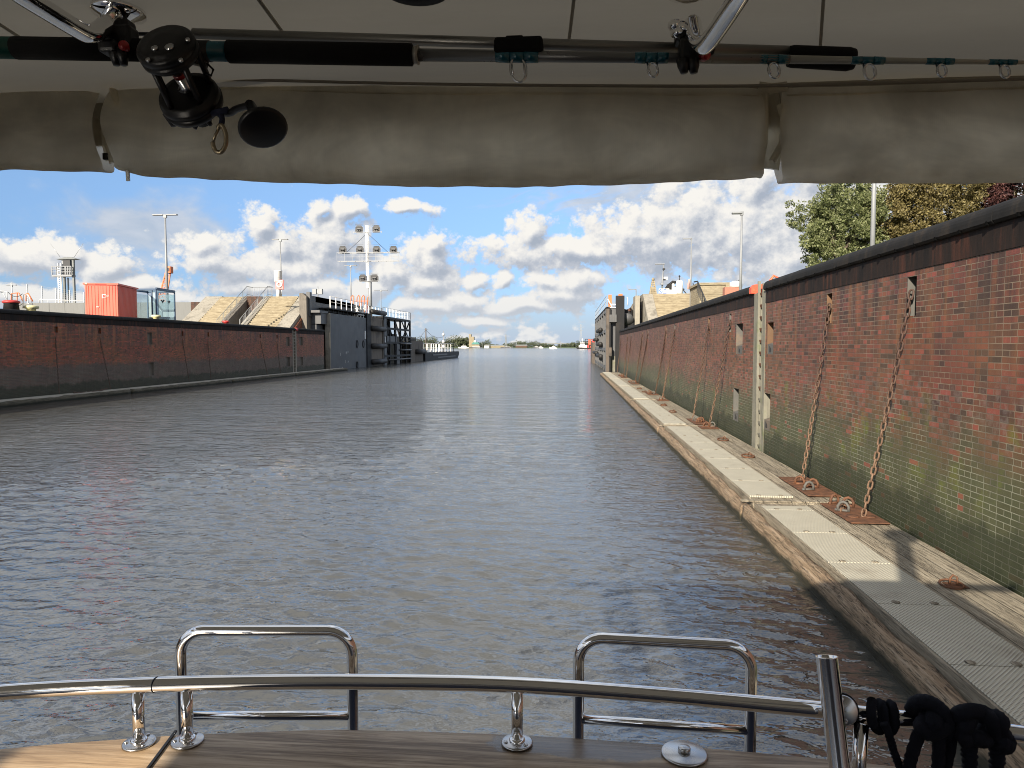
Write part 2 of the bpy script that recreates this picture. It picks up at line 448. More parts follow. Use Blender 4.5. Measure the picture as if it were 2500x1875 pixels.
M = {}
M['brick'] = mat('weathered brick', brick_fn(1.32, 1.0, tint=(0.98, 0.93, 0.93)))
M['brick_shade'] = mat('shaded wall brick', brick_fn(2.05, 0.0, tint=(1.16, 0.86, 0.72), mk=0.6))  # brighter, redder copy of the brick, offsetting the shade on this wall
M['brick_x'] = mat('brown brick', brick_fn(0.75, 0.2, X=True))
def tar_fn(t, p, pos):
    n = t.noise(t.vmath('MULTIPLY', pos, (6.0, 3.0, 1.2)), 1.0, 6.0, 0.65)
    col = t.ramp(n, [(0.3, (0.008, 0.0076, 0.007)), (0.55, (0.014, 0.013, 0.012)), (0.68, (0.030, 0.024, 0.018)), (0.85, (0.07, 0.055, 0.04))])
    setp(t, p, col, 0.75, 0.0, t.bump(t.noise(pos, 24.0, 5.0, 0.6), 0.35, 0.01), 0.2)
M['tar'] = mat('tarred coping', tar_fn)
def band_fn(t, p, pos):
    x, y, z = t.xyz(pos)
    n = t.noise(t.comb(t.math('MULTIPLY', y, 5.0), t.math('MULTIPLY', z, 0.5), 0.0), 1.0, 6.0, 0.65)
    col = t.ramp(n, [(0.32, (0.008, 0.007, 0.0065)), (0.52, (0.020, 0.013, 0.010)), (0.66, (0.060, 0.024, 0.015)), (0.85, (0.12, 0.095, 0.07))])
    setp(t, p, col, 0.75, 0.0, t.bump(t.noise(pos, 20.0, 4.0, 0.6), 0.3, 0.01), 0.2)
M['band'] = mat('stained band', band_fn)
M['concrete'] = plain('weathered concrete', (0.30, 0.275, 0.225), 0.85, var=0.3, scale=1.6, bump=0.3, dist=0.01, dirt=(0.13, 0.115, 0.09), streak=0.5)
M['concrete_dark'] = plain('stained concrete', (0.17, 0.15, 0.125), 0.85, var=0.35, scale=1.3, bump=0.3, dist=0.01, dirt=(0.075, 0.07, 0.06), streak=0.6)
M['slot'] = plain('limed concrete slot', (0.19, 0.18, 0.14), 0.8, var=0.5, scale=2.2, bump=0.4, dist=0.012, dirt=(0.10, 0.13, 0.035), streak=0.5)
M['niche'] = plain('rusted niche lining', (0.13, 0.07, 0.034), 0.7, var=0.45, scale=3.0, bump=0.2, dirt=(0.15, 0.115, 0.08))
M['niche_pale'] = plain('pale niche lining', (0.095, 0.092, 0.082), 0.7, var=0.35, scale=3.0, bump=0.2, dirt=(0.17, 0.12, 0.08))
def sand_fn(t, p, pos):
    x, y, z = t.xyz(pos)
    n = t.noise(t.vmath('MULTIPLY', pos, (1.2, 1.2, 5.0)), 1.0, 6.0, 0.65)
    col = t.ramp(n, [(0.25, (0.18, 0.145, 0.095)), (0.5, (0.29, 0.245, 0.165)), (0.75, (0.39, 0.34, 0.24))])
    fr = t.math('FRACT', t.math('DIVIDE', t.math('SUBTRACT', z, 5.0), 0.2255))
    line = t.math('MULTIPLY', t.step(fr, 0.28, 0.10), t.step(t.noise(pos, 1.5, 4.0, 0.6), 0.35, 0.6))
    col = t.mix(t.math('MULTIPLY', line, 0.75), col, (0.13, 0.10, 0.06))
    d = t.step(t.noise(pos, 0.9, 6.0, 0.7), 0.52, 0.70, 0.0, 0.55)
    setp(t, p, t.mix(d, col, (0.17, 0.14, 0.095)), 0.85, 0.0, t.bump(t.noise(pos, 12.0, 4.0), 0.3, 0.01), 0.3)
M['steps'] = mat('worn sandy steps', sand_fn)
def wood_fn(c0, c1, c2, axis=1, boards=0.0, crack=1.0):
    def fn(t, p, pos):
        x, y, z = t.xyz(pos)
        sc = [26.0, 26.0, 26.0]; sc[axis] = 1.1
        g = t.noise(t.vmath('MULTIPLY', pos, tuple(sc)), 1.0, 7.0, 0.65, 0.12)
        sc2 = [55.0, 55.0, 55.0]; sc2[axis] = 2.2
        f = t.noise(t.vmath('MULTIPLY', pos, tuple(sc2)), 1.0, 5.0, 0.7, 0.1)
        col = t.ramp(g, [(0.28, c0), (0.5, c1), (0.74, c2)])
        col = t.mix(t.step(f, 0.30, 0.42, crack, 0.0), col, tuple(q * 0.22 for q in c0))
        st = t.noise(pos, 0.9, 5.0, 0.65)
        col = t.mix(t.step(st, 0.52, 0.72, 0.0, 0.6), col, tuple(q * 0.55 for q in c1))
        sc3 = [19.0, 19.0, 19.0]; sc3[axis] = 0.8
        sp = t.noise(t.vmath('MULTIPLY', pos, tuple(sc3)), 1.0, 4.0, 0.75, 0.25, w=7.0)
        split = t.step(t.math('ABSOLUTE', t.math('SUBTRACT', sp, 0.5)), 0.018, 0.004)
        col = t.mix(t.math('MULTIPLY', split, 0.85 * crack), col, tuple(q * 0.12 for q in c0))
        weed = t.step(t.math('MULTIPLY_ADD', t.noise(pos, 3.0, 4.0, 0.6), 0.16, z), 0.40, 0.32)
        col = t.mix(t.math('MULTIPLY', weed, 0.9), col, (0.020, 0.022, 0.012))
        h = t.math('SUBTRACT', t.math('MULTIPLY_ADD', f, 1.0, g), t.math('MULTIPLY', split, 1.2))
        if boards:
            a = t.math('FRACT', t.math('DIVIDE', x if axis == 1 else y, boards))
            gap = t.math('MAXIMUM', t.step(a, 0.03, 0.0), t.step(a, 0.97, 1.0))
            col = t.mix(t.math('MULTIPLY', gap, 0.85), col, (0.03, 0.028, 0.022))
            bid = t.math('FLOOR', t.math('DIVIDE', x if axis == 1 else y, boards))
            tone = t.math('FRACT', t.math('MULTIPLY', t.math('SINE', t.math('MULTIPLY', bid, 12.9)), 43.7))
            col = t.mix(0.35, col, t.mix(tone, (0.5, 0.48, 0.45), (1.15, 1.12, 1.08)), 'MULTIPLY')
            h = t.math('MULTIPLY_ADD', gap, -3.0, h)
        setp(t, p, col, 0.75, 0.0, t.bump(h, 0.8, 0.02), 0.3)
    return mat('weathered timber', fn)
M['deck'] = wood_fn((0.19, 0.155, 0.11), (0.34, 0.295, 0.22), (0.44, 0.39, 0.30), 1, 0.2475, 0.4)
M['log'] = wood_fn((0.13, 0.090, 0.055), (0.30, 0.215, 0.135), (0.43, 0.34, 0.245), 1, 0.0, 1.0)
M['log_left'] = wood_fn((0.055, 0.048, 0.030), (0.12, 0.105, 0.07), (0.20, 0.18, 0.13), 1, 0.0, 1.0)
M['deck_left'] = plain('bleached deck', (0.42, 0.39, 0.32), 0.85, var=0.3, scale=1.5, dirt=(0.22, 0.2, 0.15))
def grate_fn(t, p, pos):
    x, y, z = t.xyz(pos)
    cell = t.math('MULTIPLY', t.math('SINE', t.math('MULTIPLY', x, 2 * math.pi / 0.042)), t.math('SINE', t.math('MULTIPLY', y, 2 * math.pi / 0.042)))
    hole = t.step(cell, 0.25, 0.65)
    n = t.noise(pos, 3.0, 5.0, 0.6)
    col = t.mix(n, (0.41, 0.385, 0.30), (0.54, 0.51, 0.41))
    col = t.mix(t.step(t.noise(pos, 1.2, 6.0, 0.7), 0.55, 0.72, 0.0, 0.5), col, (0.28, 0.24, 0.18))
    col = t.mix(t.math('MULTIPLY', hole, 0.72), col, (0.10, 0.095, 0.085))
    setp(t, p, col, 0.6, 0.0, t.bump(cell, 0.7, 0.006), 0.4)
M['grating'] = mat('perforated deck panel', grate_fn)
def rust_fn(t, p, pos):
    n = t.noise(pos, 9.0, 7.0, 0.7)
    col = t.ramp(n, [(0.25, (0.045, 0.024, 0.016)), (0.5, (0.125, 0.060, 0.034)), (0.7, (0.21, 0.092, 0.045)), (0.9, (0.27, 0.17, 0.11))])
    setp(t, p, col, 0.75, 0.1, t.bump(n, 0.4, 0.006), 0.3)
M['rust'] = mat('rusty steel', rust_fn)
def chain_fn(t, p, pos):
    n = t.noise(pos, 14.0, 6.0, 0.7); z = t.xyz(pos)[2]
    top = t.ramp(n, [(0.25, (0.035, 0.022, 0.018)), (0.55, (0.085, 0.050, 0.038)), (0.85, (0.15, 0.085, 0.058))])
    low = t.ramp(n, [(0.25, (0.075, 0.045, 0.030)), (0.55, (0.19, 0.120, 0.078)), (0.85, (0.29, 0.20, 0.14))])
    setp(t, p, t.mix(t.step(z, 1.2, 3.4), low, top), 0.7, 0.15, t.bump(n, 0.3, 0.004), 0.3)
M['chain'] = mat('rusted chain', chain_fn)
M['chain_dark'] = plain('sooty chain', (0.11, 0.075, 0.055), 0.8, var=0.4, scale=12)
M['galv'] = plain('galvanised steel', (0.42, 0.43, 0.43), 0.45, 0.6, var=0.2, scale=8, bump=0.05)
M['lamp_grey'] = plain('grey painted steel', (0.24, 0.25, 0.26), 0.5, 0.1, var=0.15, scale=3)
M['white'] = plain('white paint', (0.74, 0.74, 0.72), 0.45, var=0.08, scale=3, bump=0.05, dirt=(0.55, 0.50, 0.43))
M['gate'] = plain('blue-grey gate paint', (0.050, 0.053, 0.060), 0.5, var=0.3, scale=0.8, bump=0.1, dirt=(0.065, 0.062, 0.062), streak=0.4)
M['gate_black'] = plain('black gate paint', (0.011, 0.011, 0.012), 0.6, var=0.3, scale=1.5, bump=0.1, dirt=(0.022, 0.019, 0.017), spec=0.25)
M['gate_grey'] = plain('grey gate paint', (0.085, 0.086, 0.088), 0.5, var=0.25, scale=1.2, bump=0.1, dirt=(0.10, 0.095, 0.09), streak=0.4)
M['rubber'] = plain('black rubber', (0.022, 0.021, 0.020), 0.6, var=0.3, scale=5, bump=0.2)
M['bay'] = plain('scoured timber bay', (0.21, 0.18, 0.145), 0.8, var=0.4, scale=1.5, bump=0.3, dirt=(0.09, 0.08, 0.07), streak=0.6)
M['timber_dark'] = plain('dark fender timber', (0.11, 0.088, 0.070), 0.8, var=0.45, scale=2.0, bump=0.3, dirt=(0.045, 0.04, 0.035), streak=0.6)
M['coral'] = plain('sun-bleached red paint', (0.68, 0.125, 0.075), 0.45, var=0.1, scale=1.5, bump=0.05, dirt=(0.52, 0.10, 0.07))
M['blue'] = plain('blue frame paint', (0.035, 0.075, 0.14), 0.4, var=0.15, scale=2)
M['yellow'] = plain('pale yellow paint', (0.66, 0.62, 0.36), 0.55, var=0.12, scale=5, dirt=(0.45, 0.43, 0.30))
M['red'] = plain('red paint', (0.50, 0.045, 0.04), 0.5, var=0.2, scale=5)
M['orange'] = plain('orange paint', (0.62, 0.17, 0.055), 0.5, var=0.15, scale=4)
M['orange_red'] = plain('chipped orange red paint', (0.66, 0.09, 0.04), 0.5, var=0.2, scale=8, dirt=(0.55, 0.25, 0.10))
M['wall_grey'] = plain('grey flood wall', (0.175, 0.178, 0.172), 0.8, var=0.12, scale=0.8, bump=0.1, streak=0.2)
M['ground'] = plain('quay paving', (0.20, 0.19, 0.165), 0.9, var=0.3, scale=0.9, dirt=(0.12, 0.13, 0.07))
M['grass'] = plain('quay grass', (0.060, 0.085, 0.030), 0.9, var=0.5, scale=1.4)
M['pitch'] = plain('notch black', (0.003, 0.003, 0.003), 0.9, spec=0.05)  # near-black that stands for shade in the coping notches
M['dark'] = plain('dark metal', (0.03, 0.031, 0.033), 0.5, 0.2, var=0.3, scale=6)
M['tower_grey'] = plain('tower grey', (0.17, 0.18, 0.175), 0.6, var=0.2, scale=1.2)
def glass_fn(t, p, pos):
    p.inputs['Base Color'].default_value = (0.80, 0.88, 0.90, 1); p.inputs['Roughness'].default_value = 0.05
    tr = t.node('ShaderNodeBsdfTransparent'); tr.inputs[0].default_value = (0.86, 0.93, 0.95, 1)
    mx = t.node('ShaderNodeMixShader')
    mx.inputs[0].default_value = 0.18
    t.L.new(tr.outputs[0], mx.inputs[1]); t.L.new(p.outputs[0], mx.inputs[2])
    t.L.new(mx.outputs[0], [n for n in t.N if n.type == 'OUTPUT_MATERIAL'][0].inputs[0])
M['glass'] = mat('clear pane', glass_fn)

# ------------------------------------------------------------------ water
XR, XL = 5.166, -30.3            # brick faces of the right and the left lock wall
HP = 0.48                        # deck height of the floating pontoons
ZR, ZL = 5.05, 5.30              # top of the right and left coping

def smooth01(a, lo, hi):
    t = np.clip((a - lo) / (hi - lo), 0, 1); return t * t * (3 - 2 * t)
def water_sheet():
    rows = [-400.0, -120.0, -50.0, -25.0, -12.0, -6.0, -3.0, -1.2, 0.0, 0.7]
    y = 1.25
    while y < 130:
        rows.append(y); y += max(0.014, 0.0010 * y + 0.00030 * y * y)
    rows += [145, 165, 190, 230, 300, 400, 600, 900, 1500, 2500, 4500, 9000]
    u = list(np.linspace(-1.05, 0.46, 430))
    u = [-60, -20, -8, -4, -2.4, -1.7, -1.35, -1.15] + u + [0.6, 0.8, 1.2, 2.0, 4.0, 10.0, 30.0]
    Yg = np.array(rows)[:, None]; U = np.array(u)[None, :]
    w = np.maximum(Yg + 2.0, 5.0)
    Xg = U * w + 0 * Yg; Yg = Yg + 0 * U
    rs = np.random.RandomState(5); Z = np.zeros_like(Xg)
    # calmer in the lee of the boat and the pontoon
    calm = 0.30 + 0.70 * smooth01(np.hypot((Xg - 2.2) / 1.5, (Yg - 4.0) / 2.2), 0.9, 3.4)
    patch = 0.66 + 0.55 * np.sin(Xg * 0.31 + 1.3 * np.sin(Yg * 0.17)) * np.sin(Yg * 0.23 + 0.7)
    cell = 0.0010 * Yg + 0.00030 * Yg ** 2
    for i in range(90):
        lam = math.exp(rs.uniform(math.log(0.10), math.log(0.8 if i < 78 else 3.0)))
        ang = rs.normal(0.12, 0.50) + (math.pi if rs.rand() < 0.15 else 0.0)
        k = 2 * math.pi / lam
        kx, ky = k * math.sin(ang), k * math.cos(ang)
        amp = 0.0165 * lam / (2 * math.pi) * (1.2 if lam < 0.45 else 0.75)
        fade = 1.0 - smooth01(cell, 0.16 * lam, 0.42 * lam)
        ph = rs.uniform(0, 6.28)
        s = np.sin(kx * Xg + ky * Yg + ph + 0.5 * np.sin(Xg * 0.9 * rs.uniform(0.5, 1.5) + Yg * 0.6 + ph))
        Z += amp * fade * (s + 0.30 * (s * s)) * 1.9
    Z *= calm * patch
    Z[Yg < 1.0] = 0; Z[Yg > 140] = 0
    nr, nc = Xg.shape
    V = np.stack([Xg, Yg, Z], -1).reshape(-1, 3)
    idx = np.arange(nr * nc).reshape(nr, nc)
    F = np.stack([idx[:-1, :-1], idx[:-1, 1:], idx[1:, 1:], idx[1:, :-1]], -1).reshape(-1, 4)
    me = bpy.data.meshes.new('water')
    me.from_pydata(V.tolist(), [], F.tolist())
    me.polygons.foreach_set('use_smooth', [True] * len(F))
    def fn(t, p, pos):
        x, y, z = t.xyz(pos)
        n = t.noise(pos, 0.16, 4.0, 0.55)
        col = t.mix(n, (0.040, 0.039, 0.032), (0.056, 0.055, 0.047))
        v1 = t.vmath('MULTIPLY', pos, (3.0, 5.4, 0.0)); v2 = t.vmath('MULTIPLY', pos, (0.62, 1.7, 0.0)); v3 = t.vmath('MULTIPLY', pos, (11.0, 17.0, 0.0))
        far = t.step(y, 12.0, 60.0); vfar = t.step(y, 60.0, 260.0)
        keep = t.math('SUBTRACT', 1.0, t.math('MULTIPLY', vfar, 0.85))
        mid = t.step(y, 7.0, 30.0)
        def crest(v, dist, det=3.0):      # short steep crests between flatter troughs
            n = t.noise(v, 1.0, det, 0.55, dist)
            r = t.math('SUBTRACT', 1.0, t.math('ABSOLUTE', t.math('MULTIPLY_ADD', n, 2.0, -1.0)))
            return t.math('MULTIPLY', r, r)
        h = t.math('MULTIPLY', crest(v1, 0.4), t.math('MULTIPLY_ADD', mid, 0.020, 0.007))
        h = t.math('MULTIPLY_ADD', crest(v2, 0.5, 4.0), t.math('MULTIPLY_ADD', mid, 0.085, 0.0), h)
        h = t.math('MULTIPLY_ADD', t.noise(t.vmath('MULTIPLY', pos, (0.16, 0.5, 0.0)), 1.0, 3.0, 0.55), t.math('MULTIPLY', far, 0.30), h)
        h = t.math('MULTIPLY', t.math('MULTIPLY_ADD', t.noise(v3, 1.0, 2.0, 0.5), 0.0022, h), keep)
        b = t.node('ShaderNodeBump'); b.inputs['Strength'].default_value = 1.0; b.inputs['Distance'].default_value = 1.0
        t.put(b.inputs['Height'], h)
        p.inputs['IOR'].default_value = 2.25
        setp(t, p, col, t.math('MULTIPLY_ADD', far, 0.09, 0.03), 0.0, b.outputs[0], 0.5)
    me.materials.append(mat('turbid harbour water', fn))
    o = bpy.data.objects.new('water', me); COL.objects.link(o); o['kind'] = 'structure'; o.location.z = 0.17
water_sheet()

# ------------------------------------------------------------------ brick walls with niches
def wall_face(mb, X, y0, y1, z0, z1, holes, inward):
    """plane x = X with rectangular openings (y0, y1, z0, z1)"""
    ys = sorted({y0, y1, *[h[0] for h in holes], *[h[1] for h in holes]})
    zs = sorted({z0, z1, *[h[2] for h in holes], *[h[3] for h in holes]})
    for a, b in zip(ys, ys[1:]):
        # merge the cells of a column where nothing is cut
        cut = [h for h in holes if h[0] < b - 1e-6 and h[1] > a + 1e-6]
        zz = sorted({z0, z1, *[h[2] for h in cut], *[h[3] for h in cut]})
        for c, d in zip(zz, zz[1:]):
            if any(h[2] < d - 1e-6 and h[3] > c + 1e-6 for h in cut): continue
            mb.add([(X, a, c), (X, b, c), (X, b, d), (X, a, d)], [(0, 1, 2, 3)])
def niche_lining(X, h, depth, sgn):
    """open box behind a wall opening, sgn = +1 when the wall body lies at larger x"""
    y0, y1, z0, z1 = h; D = X + sgn * depth; e = 0.003
    mb = MB()
    mb.add([(D, y0, z0), (D, y1, z0), (D, y1, z1), (D, y0, z1)], [(0, 1, 2, 3)])
    A = X + sgn * e
    mb.add([(A, y1, z0), (D, y1, z0), (D, y1, z1), (A, y1, z1)], [(0, 1, 2, 3)])
    mb.add([(A, y0, z0), (D, y0, z0), (D, y0, z1), (A, y0, z1)], [(0, 1, 2, 3)])
    mb.add([(A, y0, z1), (D, y0, z1), (D, y1, z1), (A, y1, z1)], [(0, 1, 2, 3)])
    mb.add([(A, y0, z0), (D, y0, z0), (D, y1, z0), (A, y1, z0)], [(0, 1, 2, 3)])
    # mooring pin of the niche
    return mb
def coping(mb, X, y0, y1, ztop, sgn, notch=True):
    """rounded coping, 0.2 m high, standing 0.09 m proud of the wall"""
    f = X - sgn * 0.09
    prof = [(X + sgn * 0.9, ztop), (X + sgn * 0.30, ztop)]
    for a in range(0, 91, 15):
        prof.append((f + sgn * 0.17 - sgn * 0.17 * math.sin(R(a)), ztop - 0.17 + 0.17 * math.cos(R(a))))
    prof += [(f, ztop - 0.23), (f + sgn * 0.03, ztop - 0.26), (X + sgn * 0.05, ztop - 0.26), (X + sgn * 0.9, ztop - 0.26)]
    n = max(1, int((y1 - y0) / 2.4)); L = (y1 - y0) / n
    for i in range(n):
        j = random.uniform(-0.006, 0.006); k = random.uniform(-0.004, 0.004)
        mb.prism([(p[0] + j, p[1] + k) for p in prof], 1, y0 + i * L + 0.004, y0 + (i + 1) * L - 0.004)

def px_hole(x0, x1, y0, y1, X):
    """opening of a wall at x = X from its box in the photo"""
    a = at(x0, (y0 + y1) / 2, X=X); b = at(x1, (y0 + y1) / 2, X=X)
    t = at((x0 + x1) / 2, y0, X=X); u = at((x0 + x1) / 2, y1, X=X)
    return (min(a.y, b.y), max(a.y, b.y), u.z, t.z)

LAD = (19.55, 20.75)             # ladder slot of the right wall, along y
END_R = 77.8
niches_r = {
    'near': [px_hole(1873, 1888, 787, 865, XR), px_hole(1862, 1880, 960, 1050, XR)],
    'far': [px_hole(1797, 1813, 790, 865, XR), px_hole(1790, 1803, 948, 1028, XR)],
}
# chains: pixel of the lower end on the pontoon, pixel column of the upper end
CH_R = [((2107, 1268), 2222), ((1958, 1178), 2022), ((1731, 1045), 1782), ((1691, 1027), 1730), ((1616, 978), 1647), ((1600, 961), 1626),
        ((1559, 938), 1582), ((1551, 934), 1568), ((1529, 922), 1541), ((1523, 917), 1532), ((1507, 909), 1516)]
chain_ends = []
for (bx, by), tx in CH_R:
    b = at(bx, by, Z=HP)
    d = ray(tx, 845); t = XR / d.x
    chain_ends.append((b, CAM.y + d.y * t))
ch_holes = {'near': [], 'far': []}
for b, ty in chain_ends:
    h = (ty - 0.15, ty + 0.15, 3.76, 4.36)
    ch_holes['near' if ty < LAD[0] else 'far'].append(h)

def right_wall(key, y0, y1, label):
    t = thing('lock_wall', label, 'wall', (XR + 0.5, (y0 + y1) / 2, 0))
    mb = MB(); hs = niches_r[key] + ch_holes[key]
    wall_face(mb, XR, y0, y1, -1.5, ZR - 0.60, hs, 1)
    mb.build('brickwork', M['brick'], t)
    # stained band under the coping, a little proud
    bb = MB(); bb.box(XR - 0.015, XR + 0.9, y0, y1, ZR - 0.598, ZR - 0.262)
    bb.build('stained_band', M['band'], t)
    c = MB(); coping(c, XR, y0 - (0.0 if key == 'near' else -0.25), y1, ZR, 1); co = c.build('coping', M['tar'], t)
    nt = MB(); y = y0 + 0.3
    while y < min(y1, 40):
        nt.cbox((XR - 0.085, y, ZR - 0.245), (0.03, 0.035, 0.05)); y += 0.62
    nt.build('notch_shade', M['pitch'], co)['kind'] = 'stuff'  # black blocks painting the shade of notches under the coping
    for i, h in enumerate(niches_r[key]):
        m = niche_lining(XR, h, 0.34, 1); n = m.build('mooring_niche', M['niche'] if (key == 'near' and i == 0) else M['niche_pale'], t)
        p = MB(); yc = (h[0] + h[1]) / 2
        p.prism([(XR + 0.01, h[2]), (XR + 0.33, h[2]), (XR + 0.33, h[2] + 0.26), (XR + 0.2, h[2] + 0.33), (XR + 0.01, h[2] + 0.26)], 1, h[0] + 0.01, h[1] - 0.01)
        # the pot at the foot of the niche has a small dark mouth
        p.build('mooring_pot', M['niche_pale'], n)
        q = MB(); q.prism([(yc + 0.08, h[2] + 0.06), (yc + 0.08, h[2] + 0.22), (yc - 0.08, h[2] + 0.14), (yc - 0.08, h[2] + 0.06)], 0, XR + 0.004, XR + 0.0095)
        q.build('mouth', M['rubber'], n)
    for i, h in enumerate(ch_holes[key]):
        niche_lining(XR, h, 0.30, 1).build('chain_niche', M['niche_pale'] if i % 2 == 0 else M['niche'], t)
    return t
wr1 = right_wall('near', -9.0, LAD[0], 'red brown brick lock wall nearest on the right, from ladder to right picture edge')
wr2 = right_wall('far', LAD[1], END_R, 'far length of right brick wall between the ladder and black gate')
# end of the coping at the ladder, painted orange red
e = MB(); e.prism([(XR - 0.10, ZR - 0.26), (XR - 0.10, ZR - 0.10), (XR - 0.03, ZR - 0.01), (XR + 0.12, ZR + 0.006), (XR + 0.6, ZR + 0.006), (XR + 0.6, ZR - 0.26)], 1, LAD[1] - 0.02, LAD[1] + 0.245)
e.build('painted_coping_end', M['orange_red'], wr2)

# ladder in its concrete slot
t = thing('wall_ladder', 'rusty rung ladder in pale concrete slot of right wall', 'ladder', (XR, 20.1, 0))
s = MB()
s.box(XR + 0.28, XR + 0.5, LAD[0], LAD[1], -1.5, ZR - 0.02)
s.box(XR - 0.012, XR + 0.28, LAD[0], LAD[0] + 0.30, -1.5, ZR - 0.27)
s.box(XR - 0.012, XR + 0.28, LAD[1] - 0.42, LAD[1], -1.5, ZR - 0.27)
s.build('concrete_slot', M['slot'], t)
g = MB(); g.box(XR - 0.02, XR + 0.05, LAD[1] - 0.45, LAD[1] - 0.37, -0.5, ZR + 0.05); g.box(XR - 0.02, XR + 0.05, LAD[0] + 0.26, LAD[0] + 0.33, -0.5, ZR - 0.05)
g.build('stringer', M['slot'], t)
for i in range(14):
    r = MB(); z = 0.55 + i * 0.325
    r.prism([(XR + 0.03, z), (XR + 0.24, z), (XR + 0.24, z - 0.03), (XR + 0.05, z - 0.09), (XR + 0.03, z - 0.03)], 1, LAD[0] + 0.31, LAD[1] - 0.43)
    r.build('rung', M['rust'] if i > 4 else M['slot'], t)

# ------------------------------------------------------------------ chains
def link_pts(c, d, side, L=0.155, Wd=0.088, n=12):
    pts = []
    for k in range(n):
        a = 2 * math.pi * k / n
        u = math.cos(a); v = math.sin(a)
        su = (L - Wd) / 2 * (1 if u > 1e-6 else -1 if u < -1e-6 else 0)
        pts.append(c + d * (su + u * (Wd / 2 - 0.012)) + side * (v * (Wd / 2 - 0.012)))
    return pts
def chain_mesh(p0, p1, sag=0.10, pitch=0.124, wire=0.0145, n=12, m=6, scale=1.0, sagdir=(0, 0, -1)):
    p0, p1 = Vector(p0), Vector(p1); mb = MB()
    N = max(3, int((p1 - p0).length / (pitch * scale))); sd = Vector(sagdir)
    def P(t): return p0.lerp(p1, t) + sd * (sag * 4 * t * (1 - t))
    for i in range(N):
        t = (i + 0.5) / N
        d = (P(t + 0.5 / N) - P(t - 0.5 / N)).normalized()
        s = d.cross(Vector((0.75, 1, 0))).normalized()
        if i % 2: s = d.cross(s).normalized()
        j = random.uniform(-0.25, 0.25); s = (s * math.cos(j) + d.cross(s) * math.sin(j)).normalized()
        L = (P(t + 0.5 / N) - P(t - 0.5 / N)).length * 1.0 + 2.6 * wire * scale
        mb.tube(link_pts(P(t), d, s, L, 0.088 * scale, n), wire * scale, m, closed=True)
    return mb
ORD = ['heavy rusty chain nearest the boat, hanging down right brick wall', 'rusty chain second from boat, its foot on the rust plate on the right pontoon',
       'rusty chain hanging just beyond the ladder of the right wall', 'rusty chain second beyond the ladder of the right wall',
       'nearer chain of the third pair from boat along right wall', 'farther chain of the third pair from boat along right wall',
       'nearer chain of the fourth pair from boat along right wall', 'farther chain of the fourth pair from boat along right wall',
       'nearer of two thin far chains before black right gate', 'farther of two thin far chains before black right gate',
       'last pale chain of right wall, beside the black gate post']
for i, (b, ty) in enumerate(chain_ends):
    near = b.y < 18
    top = Vector((XR + 0.01, ty + 0.02, 4.15)); bot = Vector((b.x, b.y, HP + 0.05))
    mb = chain_mesh(bot, top, 0.06 if near else 0.08, n=12 if near else 8, m=6 if near else 4, pitch=0.124 if b.y < 40 else 0.16, wire=0.0155 if b.y < 30 else 0.02)
    o = mb.build('mooring_chain', M['chain'], None, tuple(bot)); tag(o, ORD[i], 'chain', 'chains hanging on the right lock wall')

# ------------------------------------------------------------------ floating pontoons
XP = 3.06                        # water edge of the right pontoon
def ring_mesh(c, r, wire, tilt=0.12, n=20):
    mb = MB(); c = Vector(c); pts = []
    for k in range(n):
        a = 2 * math.pi * k / n
        pts.append(c + Vector((r * math.cos(a), r * math.sin(a), wire + tilt * r * (1 + math.sin(a)))))
    mb.tube(pts, wire, 6, closed=True); return mb
def log_mesh(x, y0, y1, z, rx, rz, seed, step=0.16):
    """rough round log edge along y"""
    ny = max(6, int((y1 - y0) / step)); na = 14; v = []; f = []
    for i in range(ny + 1):
        y = y0 + (y1 - y0) * i / ny
        for k in range(na):
            a = 2 * math.pi * k / na
            n = mnoise.noise(Vector((math.cos(a) * 1.3 + seed, y * 0.8, math.sin(a) * 1.3))) * 0.18 + mnoise.noise(Vector((math.cos(a) * 5 + seed, y * 1.6, math.sin(a) * 5))) * 0.18 + mnoise.noise(Vector((math.cos(a) * 9 + seed, y * 3.4, math.sin(a) * 9))) * 0.10
            q = 1 + n
            ca, sa = math.cos(a), math.sin(a)
            sq = 1.0 / max(abs(ca), abs(sa)) ** 0.45
            v.append((x + ca * rx * sq * q, y, z + min(sa * sq, 1.0) * rz * q))
    for i in range(ny):
        for k in range(na):
            l = (k + 1) % na; f.append((i * na + k, i * na + l, (i + 1) * na + l, (i + 1) * na + k))
    f.append(tuple(range(na))); f.append(tuple(range(ny * na, ny * na + na)))
    return MB().add(v, f, True)
PN = ['half shaded timber pontoon section alongside the boat on the right', 'second pontoon section from boat on the right, rust plate at near end', 'third pontoon section from boat along right wall, with two iron rings',
      'fourth pontoon section from boat along the right wall', 'fifth pontoon section from boat along the right wall', 'sixth pontoon section from boat along the right wall', 'last short pontoon section on the right, ending at black gate']
joints = [0.3, 12.95, 25.3, 37.6, 49.8, 62.0, 74.2, 77.0]
joints[0] = -1.5
RINGS = [at(2334, 1433, Z=HP), at(1831, 1117, Z=HP), at(1769, 1076, Z=HP), at(1645, 1007, Z=HP), at(1623, 991, Z=HP), at(1575, 958, Z=HP), at(1563, 950, Z=HP), at(1539, 932, Z=HP)]
